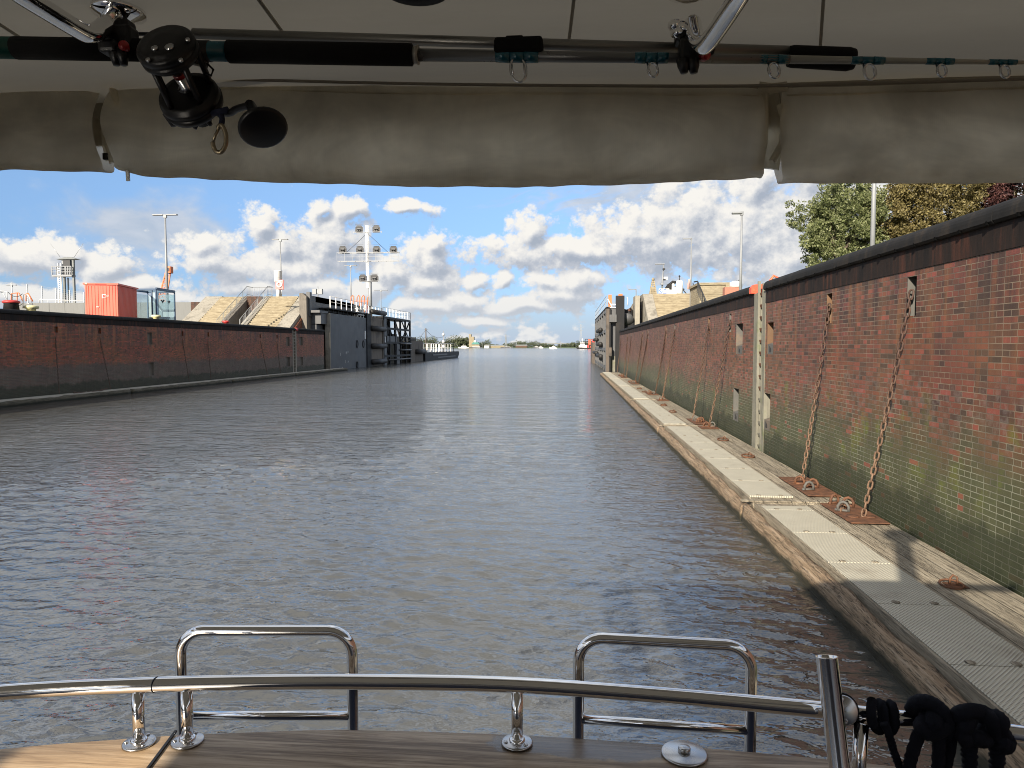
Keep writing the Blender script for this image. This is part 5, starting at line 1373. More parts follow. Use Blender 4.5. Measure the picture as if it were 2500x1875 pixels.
p = r7(1205, 425); t = thing('bent_lever', 'small dark slanted lever beside the white tank', 'lever', (p.x, Yc, ZT)); b = MB(); b.bar((p.x + 0.35, Yc, ZT), (p.x - 0.3, Yc, ZT + 0.75), 0.12); b.cyl((p.x - 0.3, Yc, ZT + 0.75), (p.x - 0.1, Yc, ZT + 0.8), 0.1, 6); b.build('arm', M['dark'], t)
single_lamp(1688, 583, 84.5, zq2, 'slim single lamp post beside the right stairs', 0.10, 1.0)
single_lamp(1811, 521, 38, zq2, 'pale single lamp post behind right coping near the painted end', 0.065, 0.5)
single_lamp(1553, 707, 130, 4.5, 'small far single lamp post behind the right gate', 0.12, 1.4)
t = single_lamp(2140, 230, 23.5, zq2, 'tall white pole in front of the green tree on right', 0.068, 0.6)
p = r7(1245, 330); t = thing('windsock_flag', 'faded red and white flag hanging on the slim lamp post', 'flag', (p.x, 84.4, p.z))
b = MB(); YF = 84.3
pp = [c7(x, y, Y=YF) for x, y in ((1262, 268), (1243, 270), (1228, 345), (1226, 380), (1244, 384), (1262, 350))]
for k in range(6): 
    a = pp[k]; b.add([tuple(a), tuple(pp[(k + 1) % 6]), tuple(sum(pp, Vector()) / 6 + Vector((0, 0.25, 0)))], [(0, 1, 2)]); b.add([tuple(a), tuple(pp[(k + 1) % 6]), tuple(sum(pp, Vector()) / 6 - Vector((0, 0.25, 0)))], [(0, 1, 2)])
b.build('cloth', plain('faded flag', (0.50, 0.30, 0.27), 0.8, var=0.4, scale=5), t)
def c8(x, y, Y): return at(1850 + x / 3.1908, 380 + y / 3.1908, Y=Y)
t = thing('hose_hoop', 'bent orange red pipe peeping over the right coping', 'pipe', (6.8, 27, zq2))
b = MB(); b.tube([c8(60, 1040, 27), c8(95, 975, 27), c8(125, 935, 27), c8(160, 955, 27), c8(200, 1000, 27)], 0.045, 8); b.build('pipe', M['orange_red'], t)

# ------------------------------------------------------------------ trees on the right quay
def leaf_mat(name, c0, c1, c2, trans=0.38):
    def fn(t, p, pos):
        info = t.node('ShaderNodeNewGeometry').outputs['Random Per Island']
        n = t.noise(pos, 0.9, 3.0, 0.5)
        col = t.ramp(t.math('MULTIPLY_ADD', n, 0.8, t.math('MULTIPLY_ADD', info, 0.6, -0.2)), [(0.2, c0), (0.5, c1), (0.85, c2)])
        setp(t, p, col, 0.55, 0.0, None, 0.4)
        tl = t.node('ShaderNodeBsdfTranslucent'); t.put(tl.inputs[0], col)
        mx = t.node('ShaderNodeMixShader'); mx.inputs[0].default_value = trans
        t.L.new(p.outputs[0], mx.inputs[1]); t.L.new(tl.outputs[0], mx.inputs[2])
        t.L.new(mx.outputs[0], [q for q in t.N if q.type == 'OUTPUT_MATERIAL'][0].inputs[0])
    return mat(name, fn)
M['bark'] = plain('bark', (0.12, 0.095, 0.07), 0.9, var=0.4, scale=6, bump=0.4, dist=0.02)
def leaves(rs, clumps, per, size, spread, squash=0.8):
    n = len(clumps) * per
    c = np.repeat(np.array([q[:3] for q in clumps]), per, 0); rad = np.repeat(np.array([q[3] for q in clumps]), per)
    d = rs.normal(size=(n, 3)); d /= np.linalg.norm(d, axis=1)[:, None]
    r = rad * (0.35 + 0.75 * rs.rand(n) ** 0.5) * spread
    P = c + d * r[:, None] * np.array([1, 1, squash]) * 1.3
    # leaves hang in sprays: two directions in the leaf's plane
    a = rs.normal(size=(n, 3)) + d * 0.6; a /= np.linalg.norm(a, axis=1)[:, None]
    b = np.cross(a, rs.normal(size=(n, 3))); b /= np.linalg.norm(b, axis=1)[:, None]
    s = (size * (0.6 + 0.8 * rs.rand(n)))[:, None]
    V = np.stack([P - a * s, P + b * s * 0.45, P + a * s, P - b * s * 0.45], 1).reshape(-1, 3)
    F = np.arange(4 * n).reshape(-1, 4)
    return V, F
def tree(name, label, base, crown, rxyz, seed, leafm, nclump=150, per=170, size=0.085, sub=0.62, low=0.0):
    """crown: centre of the foliage, rxyz its half sizes"""
    rs = np.random.RandomState(seed); rnd = random.Random(seed)
    base = Vector(base); c = Vector(crown)
    t = thing(name, label, 'tree', tuple(base), 'trees behind the right wall')
    clumps = []; tips = []
    for i in range(nclump):
        d = rs.normal(size=3); d /= np.linalg.norm(d)
        f = 0.35 + 0.65 * rs.rand() ** 0.45
        bulge = 0.84 + 0.62 * mnoise.noise(Vector(d) * 1.7 + Vector((seed, 0, 0)))
        p = np.array(c) + d * np.array(rxyz) * f * bulge
        if p[2] < c.z - rxyz[2] * (0.9 - low): continue
        clumps.append((*p, (0.30 + 0.34 * rs.rand()) * sub * max(rxyz) / 2.6)); tips.append(Vector(p))
    V, F = leaves(rs, clumps, per, size, 1.0)
    me = bpy.data.meshes.new('crown'); me.from_pydata((V - np.array(base)).tolist(), [], F.tolist()); me.materials.append(leafm)
    o = bpy.data.objects.new('crown', me); COL.objects.link(o); o.parent = t
    b = MB(); fork = base.lerp(c, 0.5)
    b.tube([base - Vector((0, 0, 0.3)), base.lerp(fork, 0.5) + Vector((0.1, 0, 0)), fork, c], [0.30, 0.24, 0.18, 0.06], 9)
    b.build('trunk', M['bark'], t)
    lb = MB()
    for k in range(26):
        tip = tips[rnd.randrange(len(tips))]; s = base.lerp(c, rnd.uniform(0.35, 0.85))
        mid = s.lerp(tip, 0.5) + Vector((0, 0, rnd.uniform(0.0, 0.35)))
        lb.tube([s, mid, tip], [0.07, 0.045, 0.012], 5)
    lb.build('limbs', M['bark'], t)
    return t
LG = leaf_mat('green leaves', (0.075, 0.095, 0.032), (0.19, 0.215, 0.085), (0.36, 0.37, 0.20))
LO = leaf_mat('olive brown leaves', (0.075, 0.060, 0.024), (0.19, 0.155, 0.058), (0.34, 0.28, 0.12))
LR = leaf_mat('copper red leaves', (0.022, 0.010, 0.012), (0.070, 0.026, 0.026), (0.17, 0.075, 0.065))
c = at(2052, 560, Y=38.0); tree('broadleaf_tree', 'bright green rounded tree behind right wall, leftmost of three', (c.x + 0.2, 38, zq2), (c.x, 38, c.z), (2.95, 2.6, 3.2), 3, LG, 620, 95, 0.068, 0.36)
c = at(2275, 520, Y=37.5); tree('broadleaf_tree', 'olive brown tree behind right wall, between green and copper trees', (c.x, 37.5, zq2), (c.x, 37.5, c.z), (3.3, 2.5, 3.4), 8, LO, 660, 95, 0.068, 0.36)
c = at(2490, 480, Y=37.0); tree('copper_tree', 'dark copper red tree behind right wall at right picture edge', (c.x, 37, zq2), (c.x + 0.3, 37, c.z), (3.2, 2.5, 3.5), 12, LR, 640, 95, 0.070, 0.37)

# ------------------------------------------------------------------ the far shore
YF = 1100.0
g = MB()
g.prism([(YF, -1), (YF, 0.6), (YF + 20, 1.6), (YF + 900, 3.0), (YF + 900, -1)], 0, -1800, 1500); struct('far_bank', g, M['grass'])
FARL = leaf_mat('far foliage', (0.035, 0.048, 0.026), (0.075, 0.092, 0.048), (0.13, 0.14, 0.08), 0.1)
def shore_wood(name, x0, x1, yy, hfun, seed, n):
    rs = np.random.RandomState(seed); cl = []
    for i in range(n):
        x = rs.uniform(x0, x1); h = hfun(x) * rs.uniform(0.55, 1.1)
        for k in range(3): cl.append((x + rs.normal() * 1.5, yy + rs.uniform(0, 30), 1.2 + h * (0.25 + 0.3 * k), h * 0.28))
    V, F = leaves(rs, cl, 26, 0.95, 1.0, 0.9)
    me = bpy.data.meshes.new(name); me.from_pydata(V.tolist(), [], F.tolist()); me.materials.append(FARL)
    o = bpy.data.objects.new(name, me); COL.objects.link(o); o['kind'] = 'stuff'
fx = lambda px: at(px, 845, Y=YF).x
shore_wood('far_wood', fx(985), fx(1050), YF + 40, lambda x: 15, 1, 55)
shore_wood('far_wood', fx(1045), fx(1180), YF + 60, lambda x: 12 + 5 * math.sin(x * 0.09), 2, 130)
shore_wood('far_wood', fx(1170), fx(1480), YF + 120, lambda x: 7.5 + 3 * math.sin(x * 0.06), 3, 190)
shore_wood('far_wood', fx(-200), fx(985), YF + 200, lambda x: 9, 4, 200)
shore_wood('far_wood', fx(1480), fx(2500), YF + 200, lambda x: 9, 5, 200)
c = at(1132, 836, Y=YF + 30); tree('poplar_tree', 'broad dark round tree on far shore left of the silo', (c.x, YF + 30, 1), (c.x, YF + 30, 9), (17, 8, 9), 21, FARL, 60, 60, 1.2, 0.5)
bpy.data.objects['poplar_tree']['group'] = 'trees on the far shore'; bpy.data.objects['poplar_tree'].name = 'round_tree'
def farthing(name, label, cat, px, Y): p = at(px, 845, Y=Y); return thing(name, label, cat, (p.x, Y, 0)), p.x
def fpt(px, py, Y): return at(px, py, Y=Y)
t, x = farthing('silo', 'tall cream concrete silo tower on the far shore', 'silo', 1151, YF + 5)
z0 = fpt(1151, 816, YF + 5).z; z1 = fpt(1151, 822, YF + 5).z
b = MB(); b.box(x - 4, x - 0.5, YF + 5, YF + 12, 0, z0); b.box(x - 0.5, x + 4, YF + 4, YF + 13, 0, z1); b.build('shaft', M['steps'], t)
b = MB(); b.box(x + 4.01, x + 7, YF + 4, YF + 12, 0, z1 - 6); b.build('annexe', M['white'], t)
t, x = farthing('warehouse', 'cream warehouse with green roof beside the far silo', 'warehouse', 1161, YF + 2)
b = MB(); b.box(x - 6, x + 6, YF + 2, YF + 16, 0, 6); b.build('walls', M['steps'], t)
b = MB(); b.prism([(x - 6.5, 6.01), (x + 6.5, 6.01), (x + 4, 9.4), (x - 4, 9.4)], 1, YF + 1.5, YF + 16.5); b.build('roof', plain('green roof', (0.05, 0.20, 0.17), 0.6), t)
for (px, w, h, lab, m) in ((1190, 5, 4, 'small white shed on far shore right of the warehouse', 'white'), (1213, 12, 3.5, 'long low cream shed on the far shore near a tall mast', 'steps'), (1273, 9, 4, 'reddish low shed on the far shore in middle of view', 'brick_x')):
    t, x = farthing('shed', lab, 'shed', px, YF + 3)
    b = MB(); b.box(x - w, x + w, YF + 3, YF + 10, 0, h); b.build('walls', M[m], t)
    b = MB(); b.prism([(x - w - 0.5, h + 0.01), (x + w + 0.5, h + 0.01), (x + w - 1, h + 1.6), (x - w + 1, h + 1.6)], 1, YF + 2.5, YF + 10.5); b.build('roof', M['tower_grey'], t)
def lattice(b, x, y, z0, z1, w0, w1, th, n):
    for sx in (-1, 1):
        for sy in (-1, 1): b.bar((x + sx * w0, y + sy * w0, z0), (x + sx * w1, y + sy * w1, z1), th)
    for k in range(n):
        f, g2 = k / n, (k + 1) / n; a, c = w0 + (w1 - w0) * f, w0 + (w1 - w0) * g2; za, zc = z0 + (z1 - z0) * f, z0 + (z1 - z0) * g2
        b.bar((x - a, y - a, za), (x + c, y - c, zc), th * 0.7); b.bar((x + a, y - a, za), (x - c, y - c, zc), th * 0.7); b.bar((x - a, y - a, za), (x + a, y - a, za), th * 0.7)
t, x = farthing('radio_mast', 'slender lattice radio mast on far shore in middle of the opening', 'mast', 1235, YF + 8)
z = fpt(1235, 816, YF).z; b = MB(); lattice(b, x, YF + 8, 0, z, 1.5, 0.3, 0.4, 9); b.bar((x - 1.6, YF + 8, z * 0.72), (x + 1.6, YF + 8, z * 0.72), 0.5); b.build('lattice', M['tower_grey'], t)
t, x = farthing('power_pylon', 'tall grey power pylon far off behind the tug', 'pylon', 1418, 1600)
z = fpt(1418, 791, 1600).z; b = MB(); lattice(b, x, 1600, 0, z, 3.5, 0.5, 0.5, 10)
for f in (0.72, 0.84, 0.95): b.bar((x - 5.5, 1600, z * f), (x + 5.5, 1600, z * f), 0.5)
b.build('lattice', M['lamp_grey'], t)
t, x = farthing('utility_pole', 'dark wooden utility pole with cables beyond the concrete guide wall', 'pole', 1040, 330)
z = fpt(1040, 801, 330).z; b = MB(); b.tube([(x, 330, 0), (x, 330, z)], [0.35, 0.25], 6); b.bar((x - 1.0, 330, z - 0.8), (x + 1.0, 330, z - 0.8), 0.2); b.build('pole', M['timber_dark'], t)
b = MB()
for (x2, z2) in ((fpt(1000, 812, 330).x, z - 5), (fpt(1083, 818, 330).x, z - 4)):
    b.tube([(x + (x2 - x) * k / 8, 330, z - 0.8 + (z2 - z + 0.8) * k / 8 - 1.8 * 4 * (k / 8) * (1 - k / 8)) for k in range(9)], 0.07, 4)
b.build('cable', M['dark'], t)
t, x = farthing('road_bridge', 'far grey high level road bridge near the horizon right of centre', 'bridge', 1400, 2300)
za = fpt(1240, 838.5, 2300).z; b = MB(); xa, xb = fpt(1310, 845, 2300).x, fpt(1560, 845, 2300).x
b.box(xa, xb, 2300, 2312, za - 1.6, za + 1.4); b.build('deck', M['tower_grey'], t)
for k in range(10):
    xx = xa + (xb - xa) * (k + 0.5) / 10; b = MB(); b.box(xx - 1.2, xx + 1.2, 2302, 2310, 0, za - 1.65); b.build('pier', M['tower_grey'], t)
# boats
t, x = farthing('tug_boat', 'white tug with black hull at right beside a red barge', 'tug', 1424, 800)
def hull(b, x0, x1, y, z1, w=3.5, rake=1.5):
    b.add([(x0 + rake, y - w, -0.5), (x1 - rake * 0.5, y - w, -0.5), (x1, y - w, z1), (x0 - 0.5, y - w, z1 + 0.6), (x0 + rake, y + w, -0.5), (x1 - rake * 0.5, y + w, -0.5), (x1, y + w, z1), (x0 - 0.5, y + w, z1 + 0.6)],
          [(0, 1, 2, 3), (7, 6, 5, 4), (3, 2, 6, 7), (0, 3, 7, 4), (1, 5, 6, 2), (0, 4, 5, 1)])
b = MB(); hull(b, x - 8, x + 8.5, 800, 1.5); b.build('hull', M['gate_black'], t)
b = MB(); b.box(x - 5, x + 4, 797.5, 803, 1.6, 4.2); b.build('deckhouse', M['white'], t)
b = MB(); b.box(x - 3.5, x + 1.5, 798, 802.5, 4.21, 7.2); b.build('wheelhouse', M['white'], t)
b = MB(); b.box(x - 3.55, x + 1.55, 797.9, 802.6, 5.4, 6.4); b.build('window_band', M['dark'], t)
b = MB(); b.cyl((x - 1, 800, 7.2), (x - 1, 800, 12), 0.2, 5); b.box(x - 1.8, x - 0.2, 799.8, 800.2, 10.2, 10.6); b.build('mast', M['white'], t)
b = MB(); b.box(x + 4.2, x + 6.5, 799, 801, 1.6, 4.5); b.build('funnel', M['red'], t)
t, x = farthing('barge', 'low black barge stacked with red and black steel frames at right', 'barge', 1444, 806)
b = MB(); hull(b, x - 8, x + 10, 806, 1.2, 4, 1.0); b.build('hull', M['gate_black'], t)
za = fpt(1444, 828, 806).z
for i in range(4):
    b = MB(); z = 3.2 + (za - 3.2) * i / 3; b.box(x - 7.5, x + 6.5, 803, 808, z - 0.35, z + 0.25)
    for k in range(6): xx = x - 7 + 13 * k / 5; b.bar((xx, 803.2, z), (xx + 0.8, 803.2, z - 2.6), 0.35)
    b.build('steel_frame', M['gate_black'], t)
for (a, c, z0, z1) in ((-3.5, -0.5, 5, 11), (0.8, 3.8, 4.5, 11.2), (-6.5, -4.5, 1.3, 4), (1.0, 5.5, 1.3, 4.6), (-2, 0.5, 1.3, 3.5)):
    b = MB(); b.box(x + a, x + c, 802.4, 802.9, z0, z1); b.build('red_panel', M['orange_red'] if a < 0 else M['red'], t)
def small_boat(px, Y, L, lab, cat='boat', dark=False, h=3.0):
    t, x = farthing('motor_boat', lab, cat, px, Y)
    b = MB(); hull(b, x - L / 2, x + L / 2, Y, 1.4, L * 0.14, L * 0.1); b.build('hull', M['gate'] if dark else M['white'], t)
    b = MB(); b.prism([(x - L * 0.28, 1.45), (x + L * 0.3, 1.45), (x + L * 0.22, h), (x - L * 0.16, h)], 1, Y - L * 0.1, Y + L * 0.1); b.build('cabin', M['white'], t)
    b = MB(); b.box(x - L * 0.18, x + L * 0.22, Y - L * 0.105, Y - L * 0.1 - 0.01, h - 1.0, h - 0.4); b.build('window_band', M['dark'], t)
    b = MB(); b.cyl((x, Y, h), (x, Y, h + L * 0.16), 0.12, 5); b.build('mast', M['white'], t)
small_boat(1351, 820, 9, 'small white motor boat alone on open water left of the tug')
small_boat(1132, 1060, 16, 'long white cruiser moored under the far trees left of silo', h=4.0)
small_boat(1309, 1075, 10, 'blue hulled boat moored at far shore with white cabin', dark=True)
small_boat(1320, 1080, 8, 'little white boat just right of the blue hulled far boat')
small_boat(1162, 1075, 22, 'long dark barge with white cabin below the far silo', 'barge', True, 3.4)
small_boat(1238, 1078, 20, 'low dark barge below the radio mast on the far shore', 'barge', True, 2.4)
for i, (px, lab) in enumerate(((1003, 'first pale mooring post at far left of the opening'), (1177, 'thin mooring post on far shore right of warehouse'), (1368, 'mooring post on the far shore left of the tug'))):
    t, x = farthing('mooring_post', lab, 'post', px, 1085); b = MB(); b.tube([(x, 1085, -0.5), (x, 1085, 11 if i else 4)], 0.35, 6); b.build('pile', M['lamp_grey'], t)

# ------------------------------------------------------------------ the yacht we stand on
def chrome_fn(t, p, pos):
    n = t.noise(pos, 60.0, 4.0, 0.6)
    setp(t, p, (0.80, 0.79, 0.78), t.math('MULTIPLY_ADD', n, 0.06, 0.02), 1.0, t.bump(t.noise(pos, 140.0, 2.0), 0.02, 0.001))
M['chrome'] = mat('polished stainless steel', chrome_fn)
M['steel_disc'] = plain('brushed steel', (0.50, 0.50, 0.50), 0.28, 1.0, var=0.1, scale=20, bump=0.05, dist=0.001)
def canvas_fn(t, p, pos):
    x, y, z = t.xyz(pos)
    weave = t.math('MULTIPLY', t.math('SINE', t.math('MULTIPLY', x, 2 * math.pi / 0.0042)), 1.0)
    n = t.noise(pos, 3.0, 5.0, 0.6)
    col = t.mix(n, (0.72, 0.68, 0.58), (0.82, 0.77, 0.66))
    blot = t.step(t.noise(t.vmath('MULTIPLY', pos, (4.0, 4.0, 2.0)), 1.0, 6.0, 0.7), 0.52, 0.75, 0.0, 0.35)
    col = t.mix(blot, col, (0.56, 0.51, 0.42))
    h = t.math('MULTIPLY_ADD', weave, 0.25, t.noise(t.vmath('MULTIPLY', pos, (3.0, 3.0, 7.0)), 1.0, 3.0))
    setp(t, p, col, 0.85, 0.0, t.bump(h, 0.35, 0.004), 0.2)
    # noise in the translucent colour paints soft shading where wrinkles bunch
    bunch = t.noise(t.vmath('MULTIPLY', pos, (2.2, 1.0, 6.0)), 1.0, 4.0, 0.6, 1.2)
    bunch2 = t.noise(t.vmath('MULTIPLY', pos, (9.0, 1.0, 5.0)), 1.0, 3.0, 0.6, 0.8, w=5.0)
    thin = t.math('MULTIPLY', t.step(bunch, 0.25, 0.78, 0.75, 1.35), t.step(bunch2, 0.25, 0.75, 0.88, 1.15))
    through(t, p, t.mix(1.0, col, t.comb(thin, thin, thin), 'MULTIPLY'), 0.70)
def through(t, p, col, f):
    """cloth that lets part of the daylight through"""
    tl = t.node('ShaderNodeBsdfTranslucent'); t.put(tl.inputs[0], col)
    mx = t.node('ShaderNodeMixShader'); mx.inputs[0].default_value = f
    t.L.new(p.outputs[0], mx.inputs[1]); t.L.new(tl.outputs[0], mx.inputs[2])
    t.L.new(mx.outputs[0], [n for n in t.N if n.type == 'OUTPUT_MATERIAL'][0].inputs[0])
M['canvas'] = mat('beige canvas', canvas_fn)
def ceil_fn(t, p, pos):
    n = t.noise(t.vmath('MULTIPLY', pos, (1.5, 6.0, 1.0)), 1.0, 4.0, 0.6)
    col = t.mix(n, (0.37, 0.35, 0.30), (0.46, 0.44, 0.385))
    wr = t.noise(t.vmath('MULTIPLY', pos, (1.1, 9.0, 1.0)), 1.0, 3.0, 0.5, 0.4)
    setp(t, p, col, 0.7, 0.0, t.bump(wr, 0.5, 0.02), 0.25); through(t, p, col, 0.115)
M['ceiling'] = mat('canopy lining', ceil_fn)
def teak_fn(t, p, pos):
    x, y, z = t.xyz(pos)
    v = t.vmath('MULTIPLY', pos, (3.2, 60.0, 60.0))
    g = t.noise(v, 1.0, 8.0, 0.70, 0.5)
    f = t.noise(t.vmath('MULTIPLY', pos, (9.0, 220.0, 220.0)), 1.0, 3.0, 0.6)
    col = t.ramp(g, [(0.25, (0.20, 0.115, 0.055)), (0.5, (0.50, 0.345, 0.20)), (0.72, (0.68, 0.51, 0.33))])
    col = t.mix(t.step(f, 0.30, 0.45, 0.45, 0.0), col, (0.14, 0.09, 0.05))
    # darker, greyer tone right of the seam, with a damp patch
    past_seam = t.step(x, -0.86, -0.80)
    col = t.mix(t.math('MULTIPLY', past_seam, 0.60), col, t.mix(t.step(g, 0.36, 0.64), (0.075, 0.052, 0.034), (0.46, 0.37, 0.275)))
    dx = t.math('MULTIPLY', t.math('SUBTRACT', x, 0.02), 5.2); dy = t.math('MULTIPLY', t.math('SUBTRACT', y, 1.435), 17.0)
    d = t.math('SQRT', t.math('ADD', t.math('MULTIPLY', dx, dx), t.math('MULTIPLY', dy, dy)))
    wet = t.step(t.math('ADD', d, t.math('MULTIPLY_ADD', t.noise(pos, 9.0, 4.0, 0.6), 1.2, -0.6)), 0.85, 1.0, 1.0, 0.0)
    col = t.mix(t.math('MULTIPLY', wet, 0.62), col, (0.055, 0.042, 0.034))
    setp(t, p, col, t.math('MULTIPLY_ADD', wet, -0.30, 0.55), 0.0, t.bump(t.math('ADD', g, f), 0.25, 0.0015), 0.4)
M['teak'] = mat('weathered teak', teak_fn)
M['black'] = plain('black plastic', (0.0045, 0.0045, 0.005), 0.42, var=0.3, scale=30, bump=0.1, dist=0.001, spec=0.35)
M['foam'] = plain('black foam grip', (0.007, 0.007, 0.007), 0.9, var=0.3, scale=60, bump=0.3, dist=0.001, spec=0.2)
M['teal'] = plain('teal blank wrap', (0.008, 0.11, 0.15), 0.25, var=0.2, scale=40, bump=0.0)
M['green'] = plain('green butt cap', (0.008, 0.10, 0.075), 0.35, var=0.2, scale=40, bump=0.0)
M['blank'] = plain('grey rod blank', (0.16, 0.16, 0.155), 0.3, 0.2, var=0.15, scale=20, bump=0.0)
M['alu'] = plain('dull aluminium tube', (0.22, 0.215, 0.20), 0.4, 0.5, var=0.12, scale=14, bump=0.02)
M['blank_pale'] = plain('pale rod tip', (0.42, 0.40, 0.34), 0.4, 0.0, var=0.1, scale=20, bump=0.0)
M['navy'] = plain('navy rope', (0.010, 0.011, 0.017), 0.85, var=0.4, scale=90, bump=0.6, dist=0.002, spec=0.2)
M['red_plastic'] = plain('red button', (0.45, 0.02, 0.02), 0.35, var=0.1, bump=0.0)
M['brass'] = plain('dull brass', (0.30, 0.25, 0.17), 0.4, 0.8, var=0.2, scale=30, bump=0.05, dist=0.001)
M['hull_paint'] = plain('dark blue hull', (0.02, 0.025, 0.045), 0.3, var=0.1, scale=1)
M['cream'] = plain('cream gelcoat', (0.45, 0.43, 0.38), 0.4, var=0.06, scale=1, bump=0.0)

y_ = thing('motor_yacht', 'aft deck of the yacht with beige canopy, teak rail and chrome hoops', 'yacht', (-0.4, 0.6, 0.0))
ZRAIL, ZTEAK = 2.60, 2.476
def curve(pts, n=6):
    """smooth curve through points (Catmull-Rom)"""
    P = [Vector(p) for p in pts]; P = [P[0] * 2 - P[1]] + P + [P[-1] * 2 - P[-2]]; out = []
    for i in range(1, len(P) - 2):
        for k in range(n):
            t = k / n; a, b, c, d = P[i - 1], P[i], P[i + 1], P[i + 2]
            out.append(0.5 * ((2 * b) + (c - a) * t + (2 * a - 5 * b + 4 * c - d) * t * t + (3 * b - a - 3 * c + d) * t ** 3))
    out.append(P[-2]); return out
# teak capping
far = [at2(x, y, Z=ZTEAK) for x, y in ((-900, 1765), (-400, 1670), (0, 1613), (300, 1588), (420, 1581), (600, 1574), (750, 1571), (1100, 1581), (1400, 1600), (1790, 1634), (2050, 1664), (2300, 1700), (2700, 1790))]
far = curve(far, 5)
b = MB(); n = len(far); V = []; prof = [(-0.006, -0.045), (0.0, -0.012), (-0.004, -0.004), (-0.012, 0.0), (-0.150, 0.0), (-0.163, -0.003), (-0.173, -0.012), (-0.176, -0.028), (-0.170, -0.045)]
for i, p in enumerate(far):
    d = (far[min(i + 1, n - 1)] - far[max(i - 1, 0)]); d.z = 0; d.normalize(); s = Vector((-d.y, d.x, 0))
    for (u, h) in prof: V.append(p + s * u + Vector((0, 0, h)))
k = len(prof); F = [(i * k + j, i * k + (j + 1) % k, (i + 1) * k + (j + 1) % k, (i + 1) * k + j) for i in range(n - 1) for j in range(k)]
b.add(V, F, True); b.build('teak_cap', M['teak'], y_)
s0, s1 = at2(380, 1579, Z=ZTEAK + 0.002), at2(318, 1662, Z=ZTEAK + 0.002)
b = MB(); b.bar(s0, s1, 0.0055, 0.004); b.build('seam', M['black'], y_)
# hull and deck
b = MB(); pl = [(-2.3, -9.0), (-2.3, 0.8)] + [(p.x, p.y - 0.05) for p in far if -2.1 < p.x < 1.5] + [(1.55, 0.8), (1.55, -9.0)]
b.prism(pl, 2, 0.05 - 0.4, ZTEAK - 0.046); b.build('hull', M['hull_paint'], y_)
# rail
rail_px = [(-900, 1610), (-450, 1545), (0, 1496), (330, 1479), (600, 1473), (820, 1473), (1100, 1479), (1400, 1499), (1700, 1526), (1800, 1536), (2000, 1559), (2212, 1587), (2500, 1632), (2900, 1720)]
rp = curve([at2(x, y, Z=ZRAIL) for x, y in rail_px], 8)
b = MB(); b.tube(rp, 0.0158, 20); rail = b.build('handrail', M['chrome'], y_)
p = at2(338, 1479, Z=ZRAIL); b = MB(); b.tube([p + Vector((-0.002, 0.0003, 0)), p + Vector((0.002, -0.0003, 0))], 0.0161, 20); b.build('rail_joint', M['black'], rail)
def rail_at(px):
    return at2(px, np.interp(px, [q[0] for q in rail_px], [q[1] for q in rail_px]), Z=ZRAIL)
for px in (297, 402, 1117):
    p = rail_at(px); b = MB()
    b.tube([(p.x, p.y, ZTEAK + 0.004), (p.x, p.y, ZRAIL - 0.012)], 0.0122, 18)
    b.lathe([(0.0175, 0.004), (0.0165, 0.010), (0.0125, 0.014)], (p.x, p.y, ZTEAK), n=18); st = b.build('stanchion', M['chrome'], y_)
    b = MB(); b.lathe([(0.0325, 0.001), (0.0325, 0.004), (0.030, 0.0058), (0.012, 0.0066)], (p.x, p.y, ZTEAK), n=28); b.build('base_flange', M['steel_disc'], st)
    for a in (200, 320, 80):
        b = MB(); b.lathe([(0.0045, 0.006), (0.0040, 0.0085), (0.001, 0.009)], (p.x + 0.0245 * math.cos(R(a)), p.y + 0.0245 * math.sin(R(a)), ZTEAK), n=8); b.build('screw', M['steel_disc'], st)
# boarding hoops beyond the capping
ZH = 2.64
def hoop(tl, tr, yl, bl, br):
    a, c = at2(tl[0], tl[1], Z=ZH), at2(tr[0], tr[1], Z=ZH); d = (c - a).normalized(); r = 0.056; dn = Vector((0, 0, -1))
    pts = [a + dn * 0.62]
    for k in range(9): an = R(90 * k / 8); pts.append(a + d * (r - r * math.cos(an)) + dn * (r - r * math.sin(an)))
    for k in range(9): an = R(90 * k / 8); pts.append(c - d * (r - r * math.sin(an)) + dn * (r - r * math.cos(an)))
    pts.append(c + dn * 0.62)
    b = MB(); b.tube(pts, 0.0128, 18); h = b.build('boarding_hoop', M['chrome'], y_)
    z = yl; b = MB(); b.tube([Vector((a.x, a.y, z)) + d * 0.005, Vector((c.x, c.y, z)) - d * 0.005], 0.0105, 16); b.build('cross_bar', M['chrome'], h)
hoop((389, 1362), (760, 1362), 2.437, 0, 0)
hoop((1250, 1376), (1624, 1396), 2.449, 0, 0)
# filler cap
p = at2(1478, 1630, Z=ZTEAK)
b = MB(); b.lathe([(0.046, 0.001), (0.046, 0.004), (0.043, 0.006), (0.002, 0.0062)], (p.x, p.y, ZTEAK), n=36); fc_ = b.build('filler_cap', M['steel_disc'], y_)
b = MB(); b.lathe([(0.0125, 0.006), (0.0125, 0.014), (0.011, 0.0165), (0.002, 0.0165)], (p.x, p.y, ZTEAK), n=20); b.build('knob', M['steel_disc'], fc_)
